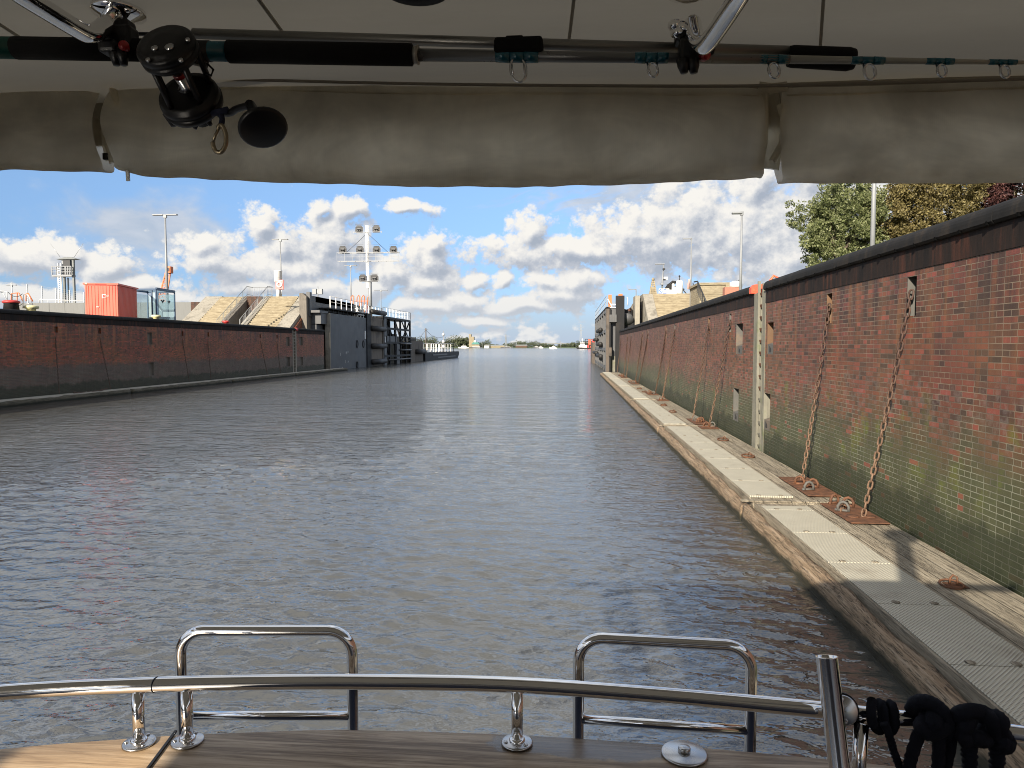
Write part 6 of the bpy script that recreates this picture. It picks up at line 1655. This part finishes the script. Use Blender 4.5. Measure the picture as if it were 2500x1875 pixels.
# rod holder tubes with clamp
T0, T1 = at2(1786, 1418, Y=1.352), at2(1818, 1700, Y=1.295)
ax = (T0 - T1).normalized()
b = MB(); L = (T0 - T1).length
b.lathe([(0.0185, 0), (0.0195, L - 0.002), (0.0205, L), (0.0175, L), (0.0165, L - 0.12)], T1, ax, 24, cap=False); rh = b.build('rod_holder', M['chrome'], y_)
pr = rail_at(1818)
cc = at2(1820, 1533, Y=pr.y - 0.030); dd = (CAM - cc).normalized(); dd = (dd + Vector((0, -0.6, 0.0))).normalized()
b = MB(); b.tube([rail_at(1787), rail_at(1850)], 0.0205, 18); b.lathe([(0.029, -0.022), (0.029, -0.002)], cc, dd, 24); b.build('clamp_sleeve', M['black'], rh)
b = MB(); b.lathe([(0.0265, -0.0019), (0.0268, 0.006), (0.0245, 0.0085), (0.001, 0.0088)], cc, dd, 30); b.build('clamp_disc', M['steel_disc'], rh)
e1 = dd.orthogonal().normalized(); e2 = dd.cross(e1)
upv = (Vector((0, 0, 1)) - dd * dd.z).normalized()
for q in (1, -1):
    b = MB(); b.lathe([(0.0052, 0.0075), (0.0050, 0.011), (0.0025, 0.0112), (0.0020, 0.009)], cc + upv * 0.0185 * q + dd.cross(upv) * 0.003 * q, dd, 10); b.build('clamp_screw', M['steel_disc'], rh)
U0, U1 = at2(1861, 1562, Y=1.345), at2(1852, 1720, Y=1.32)
b = MB(); b.tube([U0, U1], 0.0128, 18); b.build('short_tube', M['chrome'], y_)

# canopy: lining, frame, rolled curtains
ZC = 3.925; YCUR = 1.62
b = MB()
ceil = []
nx, ny = 60, 40
X0, X1c, Y0c, Y1c = -1.99, 1.58, -2.9, YCUR + 0.045
for j in range(ny + 1):
    for i in range(nx + 1):
        x = X0 + (X1c - X0) * i / nx; y = Y0c + (Y1c - Y0c) * j / ny
        z = ZC - 0.020 * math.exp(-((y - 1.36) / 0.035) ** 2) * (0.5 + 0.5 * mnoise.noise(Vector((x * 1.6, 3, 0)))) + 0.006 * mnoise.noise(Vector((x * 2.5, y * 5, 1)))
        z -= max(0, (y - 1.5)) * 0.25
        ceil.append((x, y, z))
F = [(j * (nx + 1) + i, j * (nx + 1) + i + 1, (j + 1) * (nx + 1) + i + 1, (j + 1) * (nx + 1) + i) for j in range(ny) for i in range(nx)]
b.add(ceil, F, True); cl_ = b.build('canopy_lining', M['ceiling'], y_)
b = MB(); V = []
for i in range(61):
    x = -3.2 + 5.6 * i / 60
    for (yy, zz) in ((YCUR + 0.036, ZC - 0.005), (YCUR + 0.038, ZC - 0.06), (YCUR + 0.042, ZC - 0.14)): V.append((x, yy, zz))
b.add(V, [(i * 3 + j, i * 3 + j + 1, (i + 1) * 3 + j + 1, (i + 1) * 3 + j) for i in range(60) for j in range(2)], True); b.build('canopy_front_edge', plain('coated canvas edge', (0.30, 0.28, 0.23), 0.8, var=0.2, scale=4), y_)
b = MB(); b.tube([(-2.47, Y0c, ZC - 0.02), (-2.47, 1.3, ZC - 0.02)], 0.14, 12); b.build('shade_roll', M['canvas'], y_)  # unseen roll added beside the roof to shade the teak's left end
b = MB()
for (x0, y0, x1, y1) in ((545, -20, 612, 72), (1242, -20, 1228, 96), (-20, 40, 60, 92), (1780, -20, 1772, 100)):
    a, c = at2(x0, y0, Z=ZC - 0.012), at2(x1, y1, Z=ZC - 0.014); b = MB(); b.bar(a, c, 0.006, 0.003); b.build('lining_seam', M['ceiling'], cl_)
b = MB(); a = [at2(x, y, Y=YCUR - 0.03) for x, y in ((-100, 158), (300, 166), (900, 181), (1500, 186), (1800, 182), (2300, 168))]
b.tube(curve(a, 4), 0.0035, 6); b.build('edge_piping', plain('edge piping', (0.22, 0.20, 0.16), 0.8, var=0.1), cl_)
p = at(1015, -40, Z=ZC - 0.02)
b = MB(); b.lathe([(0.062, 0.02), (0.066, 0.0), (0.058, -0.012), (0.048, -0.006)], (p.x, p.y, ZC - 0.018), n=30, cap=False); dl = b.build('ceiling_light', M['dark'], y_)
b = MB(); b.lathe([(0.05, 0.0), (0.045, -0.006), (0.01, -0.010)], (p.x, p.y, ZC - 0.018), n=24); b.build('diffuser', M['cream'], dl)
# curtains
bot = [(-400, 349), (0, 353), (120, 356), (225, 357), (245, 352), (300, 366), (640, 381), (900, 389), (1100, 389), (1300, 384), (1500, 377), (1640, 369), (1690, 379), (1900, 382), (2212, 380), (2700, 376)]
top_ = [(-400, 158), (0, 162), (300, 170), (900, 186), (1500, 190), (1800, 188), (2212, 174), (2700, 160)]
def curtain(x0, x1, seed, lean_l=0, lean_r=0):
    nx = max(20, int((x1 - x0) / 8)); prof = []
    # section: fall at the front, roll at the foot, second layer behind
    for k in range(15):
        f = k / 14; prof.append((f, -0.016 * math.sin(math.pi * min(1, f * 1.05)) ** 0.8 - 0.006 * f))
    for k in range(1, 7): a = math.pi * k / 6; prof.append((1.0 + 0.06 * math.sin(a), -0.010 + 0.024 * (1 - math.cos(a)) / 1))
    for k in range(1, 10): prof.append((1 - k / 10, 0.040 + 0.006 * math.sin(k)))
    V = []; m = len(prof)
    for i in range(nx + 1):
        u = i / nx
        for (f, o) in prof:
            px = x0 + (x1 - x0) * u
            e0 = math.exp(-((px - x0) / 20) ** 2); e1 = math.exp(-((px - x1) / 20) ** 2)
            bulge = math.sin(math.pi * min(f, 1.0))
            pq = px + lean_l * e0 * bulge + lean_r * e1 * bulge
            yt = np.interp(px, [q[0] for q in top_], [q[1] for q in top_]); yb = np.interp(px, [q[0] for q in bot], [q[1] for q in bot])
            P = at2(pq, yt + (yb - yt) * f, Y=YCUR)
            w = mnoise.noise(Vector((px * 0.006 + seed, f * 1.2 + px * 0.004, 0))) * 0.016 + mnoise.noise(Vector((px * 0.016 + f * 2.2 + seed, f * 0.7, 5))) * 0.012 * min(f, 1) - abs(mnoise.noise(Vector((px * 0.009 - f * 1.4 + seed, f * 1.1 + px * 0.003, 9)))) * 0.016 * min(f, 1)
            edge = 0.010 * (e0 + e1)
            V.append((P.x, YCUR + o + w * min(1, f * 1.6) + edge, P.z))
    F = [(i * m + j, i * m + j + 1, (i + 1) * m + j + 1, (i + 1) * m + j) for i in range(nx) for j in range(m - 1)]
    b = MB(); b.add(V, F, True); return b.build('rolled_curtain', M['canvas'], y_)
def hem(c, x0, x1):
    b = MB(); pts = [at2(x, np.interp(x, [q[0] for q in top_], [q[1] for q in top_]) + 17, Y=YCUR - 0.006) for x in np.linspace(x0, x1, 24)]
    b.tube(pts, 0.0022, 5); b.build('stitched_hem', M['canvas'], c)
c1_ = curtain(-420, 222, 1.0, 0, -14); c2_ = curtain(246, 1648, 5.0, -22, 4); c3_ = curtain(1692, 2700, 9.0, -10, 0)
for c, a, d in ((c1_, -400, 215), (c2_, 255, 1640), (c3_, 1700, 2600)): hem(c, a, d)
# straps and folds in the two gaps
def fold(pts, w, dy, m='canvas', name='fold_strap'):
    b = MB(); P = [at2(x, y, Y=YCUR + dy) for x, y in pts]; V = []
    for i, q in enumerate(P):
        d = (P[min(i + 1, len(P) - 1)] - P[max(i - 1, 0)]).normalized(); s = d.cross(Vector((0, 1, 0))).normalized() * w / 2
        bow = 0.006
        V += [q - s, q + Vector((0, -bow, 0)), q + s, q + s + Vector((0, 0.006, 0)), q + Vector((0, 0.004, 0)), q - s + Vector((0, 0.006, 0))]
    n = len(P); F = [(i * 6 + j, i * 6 + (j + 1) % 6, (i + 1) * 6 + (j + 1) % 6, (i + 1) * 6 + j) for i in range(n - 1) for j in range(6)]
    b.add(V, F, True); return b.build(name, M[m], y_)
fold([(243, 165), (240, 195), (228, 240), (226, 300), (236, 345)], 0.020, 0.03)
fold([(236, 170), (246, 205), (258, 232)], 0.016, -0.012)
fold([(232, 212), (224, 250), (226, 300), (240, 352)], 0.010, 0.02, 'canvas')
fold([(1662, 185), (1668, 230), (1676, 300), (1665, 365)], 0.036, 0.035)
fold([(1650, 200), (1652, 250), (1650, 310), (1640, 362)], 0.016, 0.005); fold([(1686, 225), (1696, 262), (1690, 310), (1668, 348)], 0.014, 0.0)
fold([(1640, 186), (1668, 190), (1700, 186)], 0.020, -0.025); fold([(222, 164), (245, 168), (272, 168)], 0.014, -0.025)
b = MB(); a = at2(275, 362, Y=YCUR); c = at2(277, 391, Y=YCUR); b.bar(a, c, 0.008, 0.004); b.build('zip_pull', M['galv'], y_)
b = MB(); a = at2(228, 338, Y=YCUR + 0.015); b.cbox(tuple(a), (0.012, 0.008, 0.016), 0.002); b.build('buckle', M['black'], y_)
# frame tubes
def k1(x, y, Y): return at(x / 2.765, y / 2.765, Y=Y)
def k3(x, y, Y): return at(1600 + x / 2.458, y / 2.458, Y=Y)
b = MB(); b.tube(curve([k1(-150, -260, 0.92), k1(90, -75, 0.985), k1(330, 78, 1.06), k1(520, 195, 1.13), k1(590, 226, 1.155), k1(650, 215, 1.18), k1(715, 165, 1.215), k1(765, 100, 1.245), k1(790, 62, 1.26)], 6), 0.0150, 16); ft = b.build('frame_tube', M['chrome'], y_)
q = k1(800, 70, 1.265); b = MB(); b.lathe([(0.046, -0.001), (0.046, -0.008), (0.03, -0.012), (0.018, -0.02)], (q.x, q.y, ZC - 0.012), n=22); b.lathe([(0.006, -0.008), (0.005, -0.014)], (q.x + 0.03, q.y - 0.02, ZC - 0.012), n=8); b.build('ceiling_flange', M['chrome'], ft)
b = MB(); b.tube(curve([k3(640, -230, 0.93), k3(500, -15, 1.03), k3(380, 165, 1.10), k3(318, 250, 1.135), k3(285, 272, 1.155), k3(255, 250, 1.19), k3(235, 200, 1.22), k3(225, 140, 1.25)], 6), 0.0142, 16); ft = b.build('frame_tube', M['chrome'], y_)
q = k3(205, 130, 1.265); b = MB(); b.lathe([(0.042, -0.001), (0.042, -0.008), (0.03, -0.012), (0.016, -0.02)], (q.x, q.y, ZC - 0.014), n=22); b.build('ceiling_flange', M['chrome'], ft)
for (x, y) in ((115, 150), (150, 165), (130, 195)): b = MB(); c = k3(x, y, 1.24); b.lathe([(0.009, -0.008), (0.009, 0.008), (0.004, 0.011)], c, (0.3, -0.8, -0.3), 8); b.build('wing_bolt', M['chrome'], ft)
# cabin behind the photographer and the radar mast on its roof
b = MB(); b.box(-1.95, 1.18, -3.2, -3.0, ZTEAK - 0.1, ZC + 0.02); b.box(-1.95, 1.18, -8.0, -3.21, ZTEAK - 0.1, 4.05); b.build('cabin', M['cream'], y_)
b = MB(); b.tube([(0.30, -0.6, ZC + 0.07), (0.30, -0.6, 5.95)], 0.12, 10); b.lathe([(0.03, 0), (0.22, 0.03), (0.25, 0.12), (0.2, 0.22), (0.03, 0.26)], (0.30, -0.6, 5.95), n=16); b.tube([(0.75, -0.4, ZC + 0.07), (0.78, -0.4, 4.45)], 0.03, 6); b.build('radar_mast', M['cream'], y_)

# ------------------------------------------------------------------ fishing rod, reel and gaff under the canopy
YR = 1.24
def rod(px): return at2(px, 103 + 0.0172 * px if px < 890 else 118.5 + (px - 890) * 0.0124, Y=YR)
fr_ = thing('fishing_rod', 'black and teal fishing rod with big reel, slung under the canopy', 'fishing rod', tuple(rod(381)))
def seg(name, x0, x1, r0, r1, m, par=None, n=18):
    b = MB(); b.tube([rod(x0), rod(x1)], [r0, r1], n); return b.build(name, m, par or fr_)
seg('butt_cap', -120, 37, 0.0185, 0.0190, M['green']); seg('rear_grip', 34, 312, 0.0196, 0.0192, M['foam']); seg('reel_seat', 305, 500, 0.0160, 0.0168, M['teal'])
b = MB(); b.tube([rod(330), rod(455)], 0.0178, 16); b.build('seat_hood', M['black'], fr_)
seg('fore_grip', 495, 890, 0.0193, 0.0185, M['foam']); seg('grip_ring', 893, 904, 0.0135, 0.0165, M['blank_pale']); seg('blank', 903, 1705, 0.0105, 0.0072, M['blank']); seg('blank_tip', 1704, 2420, 0.0068, 0.0016, M['blank_pale'])
for (px, w, gr, depth) in ((1117, 46, 0.019, 0.034), (1407, 36, 0.0115, 0.024), (1668, 34, 0.0125, 0.022), (1874, 36, 0.0130, 0.022), (2030, 30, 0.0100, 0.018), (2166, 30, 0.0100, 0.018), (2300, 26, 0.009, 0.016)):
    r = 0.0112 - (px - 900) * 0.0000056
    a = MB(); c = rod(px)
    for q in (-1, 1): a.tube([rod(px + q * w * 0.35), rod(px + q * w)], [r * 1.15, r * 1.05], 12)
    a.tube([rod(px - w * 0.36), rod(px + w * 0.36)], r * 1.08, 12)
    g = a.build('guide_wrap', M['teal'], fr_)
    b = MB(); dn = Vector((0.10, -0.25, -1)).normalized(); cen = c + dn * depth * (0.95 if gr < 0.015 else 0.75)
    b.tube([cen + Vector((math.cos(6.2832 * k / 18), 0.25 * math.sin(6.2832 * k / 18), 0)) * gr * 0.72 + dn * math.sin(6.2832 * k / 18) * gr * (1.05 if gr < 0.015 else 1.2) for k in range(18)], 0.0020, 6, closed=True)
    b.tube([rod(px - w * 0.3) + dn * r, cen + dn * gr * 0.5 + Vector((-gr * 0.5, 0, 0))], 0.0015, 5); b.tube([rod(px + w * 0.3) + dn * r, cen + dn * gr * 0.5 + Vector((gr * 0.5, 0, 0))], 0.0015, 5)
    b.build('line_guide', M['steel_disc'], g)
# reel
A_ = k1(1138, 345, 1.175); B_ = k1(1278, 655, 1.235)
ax = (B_ - A_).normalized()
reel_axis = Vector((ax.x, ax.y + 0.10, ax.z)).normalized()
ax = ((B_ - A_).normalized() + Vector((0, 0.45, 0))).normalized()
b = MB(); b.lathe([(0.020, -0.019), (0.040, -0.0185), (0.0405, -0.0165), (0.046, -0.0155), (0.0495, -0.012), (0.050, -0.004), (0.0475, -0.003), (0.0475, 0.001), (0.050, 0.002), (0.050, 0.008), (0.045, 0.014), (0.02, 0.014)], A_, ax, 32); rp_ = b.build('reel_side_plate', M['black'], fr_)
for (x, y, r) in ((1045, 328, 0.0058), (1145, 320, 0.008), (1000, 405, 0.004), (1222, 408, 0.004), (1268, 270, 0.004)):
    c = k1(x, y, 1.13); d = (c - CAM).normalized()
    den = d.dot(ax); tt = (A_ - ax * 0.0195 - CAM).dot(ax) / den; c = CAM + d * tt
    b = MB(); b.lathe([(r, -0.002), (r * 0.8, 0.002)], c, ax, 10); b.build('plate_screw', M['steel_disc'], rp_)
b = MB(); b.lathe([(0.040, -0.010), (0.050, -0.010), (0.050, -0.004), (0.053, -0.003), (0.054, 0.006), (0.052, 0.007), (0.052, 0.010), (0.055, 0.011), (0.052, 0.022), (0.035, 0.030), (0.034, 0.034), (0.012, 0.036)], B_, ax, 32); b.build('reel_side_plate', M['black'], fr_)
b = MB(); b.lathe([(0.040, 0.0), (0.040, 0.004), (0.012, 0.010), (0.0095, 0.04), (0.0095, 0.062), (0.030, 0.088), (0.040, 0.092), (0.040, 0.097)], A_.lerp(B_, 0.12), ax, 26); sp = b.build('spool', M['black'], fr_)
c = A_.lerp(B_, 0.50); b = MB(); b.lathe([(0.0108, -0.020), (0.0108, -0.004)], c, ax, 16); b.lathe([(0.0108, 0.0035), (0.0100, 0.022), (0.016, 0.026)], c, ax, 16); b.build('spool_shaft', M['steel_disc'], sp)
b = MB(); b.lathe([(0.0111, -0.004), (0.0111, 0.0035)], c, ax, 16); b.build('red_ring', M['red_plastic'], sp)
e1 = ax.orthogonal().normalized(); e2 = ax.cross(e1)
for k in range(5):
    a = R(20 + 72 * k); o = (e1 * math.cos(a) + e2 * math.sin(a)) * 0.043; b = MB(); b.tube([A_ + o, B_ + o], 0.0055, 8); b.build('pillar', M['black'], fr_)
b = MB(); b.bar(rod(395) + Vector((0, 0, -0.012)), A_.lerp(B_, 0.35) + Vector((0.03, 0.03, 0.02)), 0.03, 0.012); b.build('reel_foot', M['black'], fr_)
b = MB(); b.tube([k1(1400, 430, 1.22), k1(1440, 470, 1.21), k1(1425, 510, 1.21), k1(1395, 500, 1.22)], 0.002, 6); b.build('line_keeper', M['black'], fr_)
# star drag, lever, handle
D_ = B_ + ax * 0.045
b = MB(); b.lathe([(0.014, -0.015), (0.014, 0.012), (0.008, 0.016)], D_, ax, 16)
for k in range(5):
    a = R(72 * k + 15); o = e1 * math.cos(a) + e2 * math.sin(a); b.tube([D_ + o * 0.01, D_ + o * 0.026 + ax * 0.004], [0.005, 0.004], 6)
b.build('star_drag', M['black'], fr_)
b = MB(); b.tube([k1(1215, 770, 1.26), k1(1180, 800, 1.255), k1(1165, 830, 1.25)], 0.0055, 8); b.lathe([(0.004, -0.014), (0.010, -0.012), (0.009, 0.012), (0.004, 0.014)], k1(1158, 800, 1.25), k1(1180, 830, 1.25) - k1(1140, 770, 1.25), 10); b.build('clicker_lever', M['black'], fr_)
hs_ = [k1(1440, 740, 1.27), k1(1540, 765, 1.24), k1(1600, 735, 1.22), k1(1690, 708, 1.20)]
b = MB(); b.tube(curve(hs_, 5), [0.0062] * 16, 8); b.lathe([(0.008, -0.006), (0.008, 0.006)], hs_[-1], (0.2, -1, -0.2), 10); hd = b.build('handle_arm', M['black'], fr_)
K0, K1 = hs_[-1], k1(1775, 860, 1.165); kd = (K1 - K0).normalized(); kd2 = ((k1(1790, 870, 1.165) - k1(1722, 735, 1.165)).normalized() * 0.80 + Vector((0, -0.42, 0))).normalized()
b = MB(); b.tube([K0, K0.lerp(K1, 0.55), K1], [0.0085, 0.0095, 0.018], 14)
b.lathe([(0.014, -0.014), (0.034, -0.006), (0.0400, -0.001), (0.0400, 0.003), (0.036, 0.006), (0.002, 0.007)], K1, kd2, 28); b.build('handle_knob', M['black'], hd)
# blue cord and snap hook hanging from the reel
b = MB(); b.tube(curve([k1(1440, 730, 1.25), k1(1480, 770, 1.235), k1(1500, 800, 1.23), k1(1492, 850, 1.23)], 4), 0.0052, 8); b.tube(curve([k1(1330, 800, 1.245), k1(1400, 770, 1.235), k1(1460, 760, 1.23), k1(1540, 740, 1.23)], 4), 0.006, 8)
b.build('cord_lashing', plain('navy blue cord', (0.010, 0.014, 0.04), 0.8, var=0.3, scale=80), fr_)
t = thing('snap_hook', 'dull steel snap hook dangling from the reel on blue cord', 'snap hook', tuple(k1(1485, 930, 1.225)))
b = MB(); b.tube(curve([k1(x, y, 1.225) for x, y in ((1470, 870), (1490, 845), (1512, 870), (1526, 920), (1522, 980), (1495, 1025), (1458, 1022), (1440, 985), (1436, 960))], 5), 0.0042, 8); b.build('hook_body', M['brass'], t)
b = MB(); b.tube([k1(1436, 962, 1.224), k1(1455, 910, 1.223), k1(1476, 868, 1.225)], 0.0028, 6); b.build('gate_wire', M['brass'], t)
# gaff: aluminium tube with foam grip, behind the rod
def k2(x, y, Y): return at(800 + x / 2.765, y / 2.765, Y=Y)
YG = 1.275
t = thing('gaff_pole', 'dull aluminium gaff pole with black foam grip beside the fishing rod', 'gaff', tuple(at2(1100, 95, Y=YG)))
g0, g1 = at2(418, 72.5, Y=YG), at2(1715, 111.5, Y=YG)
b = MB(); b.tube([g0, g1], 0.0092, 16); b.build('tube', M['alu'], t)
b = MB(); b.tube([at2(225, 73, Y=YG), at2(415, 74, Y=YG)], 0.0035, 8); b.build('hook_shank', M['dark'], t)
b = MB(); b.tube([at2(1703, 122, Y=YG), at2(1712, 122, Y=YG), at2(1832, 128, Y=YG), at2(1845, 128, Y=YG)], [0.0165, 0.018, 0.019, 0.0165], 18); b.build('foam_grip', M['foam'], t)
t = thing('foam_block', 'black foam block strapping rod and gaff together at mid length', 'strap', tuple(at2(1118, 105, Y=1.25)))
a, c = k2(1122, 255, 1.235), k2(1452, 360, 1.235)
b = MB(); b.cbox(((a.x + c.x) / 2, 1.25, (a.z + c.z) / 2), (abs(c.x - a.x), 0.045, abs(a.z - c.z)), 0.006); a, c = k2(1200, 240, 1.235), k2(1320, 258, 1.235); b.cbox(((a.x + c.x) / 2, 1.25, (a.z + c.z) / 2), (abs(c.x - a.x), 0.035, abs(a.z - c.z)), 0.003); b.build('block', M['foam'], t)
# rod clips on the frame tubes
def clip(lab, pts, teeth, btn, name_at):
    t = thing('rod_clip', lab, 'rod clip', tuple(name_at))
    b = MB()
    for (x0, y0, x1, y1, Y) in pts:
        a, c = at2(x0, y0, Y=Y), at2(x1, y1, Y=Y); b.cbox(((a.x + c.x) / 2, Y, (a.z + c.z) / 2), (abs(c.x - a.x), 0.035, abs(a.z - c.z)), 0.006)
    b.build('bracket', M['black'], t)
    for (x0, y0, x1, y1) in teeth:
        b = MB(); a, c = at2(x0, y0, Y=1.215), at2(x1, y1, Y=1.215); b.tube([a, a.lerp(c, 0.5), c], [0.011, 0.010, 0.006], 8); b.build('jaw', M['black'], t)
    b = MB(); c = at2(btn[0], btn[1], Y=1.205); b.lathe([(0.008, -0.01), (0.009, 0.0), (0.005, 0.004)], c, (0.35, -1, 0), 12); b.build('release_button', M['red_plastic'], t)
clip('black rod clip with red button at the left frame tube', [(230, 60, 292, 112, 1.235), (250, 45, 285, 70, 1.25), (222, 92, 262, 118, 1.22)], [(246, 100, 252, 141), (262, 105, 268, 141)], (267, 98), at2(262, 95, Y=1.23))
clip('black rod clip with red button at the right frame tube', [(1466, 88, 1512, 138, 1.235), (1458, 52, 1480, 96, 1.25), (1500, 98, 1542, 122, 1.24)], [(1475, 128, 1478, 158), (1496, 128, 1499, 158)], (1525, 118), at2(1488, 115, Y=1.23))

# ------------------------------------------------------------------ navy ropes on the rail
def k5(x, y, Y): return at(2000 + x / 4.424, 1640 + y / 4.424, Y=Y)
RY = rail_at(1950).y
t = thing('mooring_rope', 'thin twisted navy rope wound twice round the chrome rail', 'rope', tuple(rail_at(1905)))
def wraps(b, px0, px1, turns, r, rr, n=60, **kw):
    pts = []
    for k in range(n + 1):
        f = k / n; c = rail_at(px0 + (px1 - px0) * f); a = 2 * math.pi * turns * f - 2.2
        pts.append(c + Vector((0, -math.cos(a), math.sin(a))) * rr)
    b.tube(pts, r, 12, **kw); return pts
TW = dict(twist=260.0, lobes=3, lobe=0.22)
b = MB(); wraps(b, 1890, 1936, 2.05, 0.0078, 0.0235, 60, **TW); b.build('coils', M['navy'], t)
b = MB(); b.tube(curve([k5(700, 560, RY - 0.03), k5(740, 640, RY - 0.03), k5(800, 840, RY - 0.025), k5(880, 1060, RY - 0.02), k5(960, 1300, RY - 0.02)], 6), 0.0068, 12, **TW); b.build('hanging_end', M['navy'], t)
b = MB(); b.tube(curve([k5(570, 300, RY - 0.01), k5(565, 450, RY - 0.03), k5(580, 580, RY - 0.028)], 6), 0.0080, 12, **TW); b.build('short_end', M['navy'], t)
RB = rail_at(2030).y
t = thing('fender_rope', 'thick braided navy rope looped in a hitch over the rail', 'rope', tuple(rail_at(2030)))
BR = dict(twist=170.0, lobes=4, lobe=0.20)
b = MB(); b.tube(curve([k5(1010, 405, RB + 0.01), k5(1040, 350, RB - 0.01), k5(1130, 325, RB - 0.025), k5(1240, 360, RB - 0.035), k5(1330, 440, RB - 0.04), k5(1400, 560, RB - 0.04), k5(1400, 680, RB - 0.035)], 6), 0.0122, 16, **BR)
b.tube(curve([k5(1180, 420, RB - 0.01), k5(1160, 520, RB - 0.03), k5(1110, 600, RB - 0.04), k5(1200, 660, RB - 0.045), k5(1330, 600, RB - 0.045), k5(1380, 500, RB - 0.03)], 6), 0.0130, 16, **BR)
b.tube(curve([k5(1250, 420, RB - 0.02), k5(1240, 520, RB - 0.045), k5(1260, 620, RB - 0.045)], 5), 0.0130, 16, **BR)
b.build('hitch', M['navy'], t)
for pts in (((1090, 640, .035), (1030, 800, .03), (975, 1000, .025), (930, 1250, .02)), ((1300, 640, .04), (1290, 820, .035), (1285, 1000, .03), (1270, 1250, .03)), ((1440, 660, .03), (1420, 800, .025), (1380, 980, .02), (1340, 1250, .02))):
    b = MB(); b.tube(curve([k5(x, y, RB - d) for x, y, d in pts], 6), 0.0098 if pts[0][0] < 1400 else 0.0085, 14, **BR); b.build('hanging_part', M['navy'], t)
RK = rail_at(2110).y
t = thing('fender_rope', 'heavy black rope bunched in a knot at right end of rail', 'rope', tuple(rail_at(2110)))
b = MB()
for loop in (((1490, 480), (1560, 440), (1700, 430), (1820, 480), (1830, 600), (1800, 720), (1700, 720), (1600, 640)), ((1530, 560), (1560, 700), (1640, 720), (1760, 700), (1830, 560), (1900, 490), (1960, 540), (1950, 640), (2000, 700), (2030, 760), (2000, 800), (1940, 740)), ((1640, 470), (1580, 560), (1560, 640), (1620, 720)), ((1720, 450), (1860, 520), (1900, 640), (1860, 740))):
    b.tube(curve([k5(x, y, RK - 0.03 - 0.012 * math.sin(i * 1.3)) for i, (x, y) in enumerate(loop)], 6), 0.0125, 16, **BR)
b.tube(curve([k5(1450, 470, RK), k5(1500, 455, RK - 0.01), k5(1560, 470, RK - 0.03)], 4), 0.006, 8)
b.build('knot', M['navy'], t)
for pts in (((1620, 680, .035), (1620, 850, .03), (1640, 1250, .02)), ((1930, 700, .035), (1920, 860, .03), (1930, 1250, .025))):
    b = MB(); b.tube(curve([k5(x, y, RK - d) for x, y, d in pts], 6), 0.0120, 16, **BR); b.build('hanging_part', M['navy'], t)

S.cycles.caustics_reflective = False
S.cycles.caustics_refractive = False
S.cycles.use_denoising = True
S.cycles.filter_width = 1.0
S.cycles.denoising_prefilter = 'ACCURATE'
S.cycles.sample_clamp_indirect = 6.0
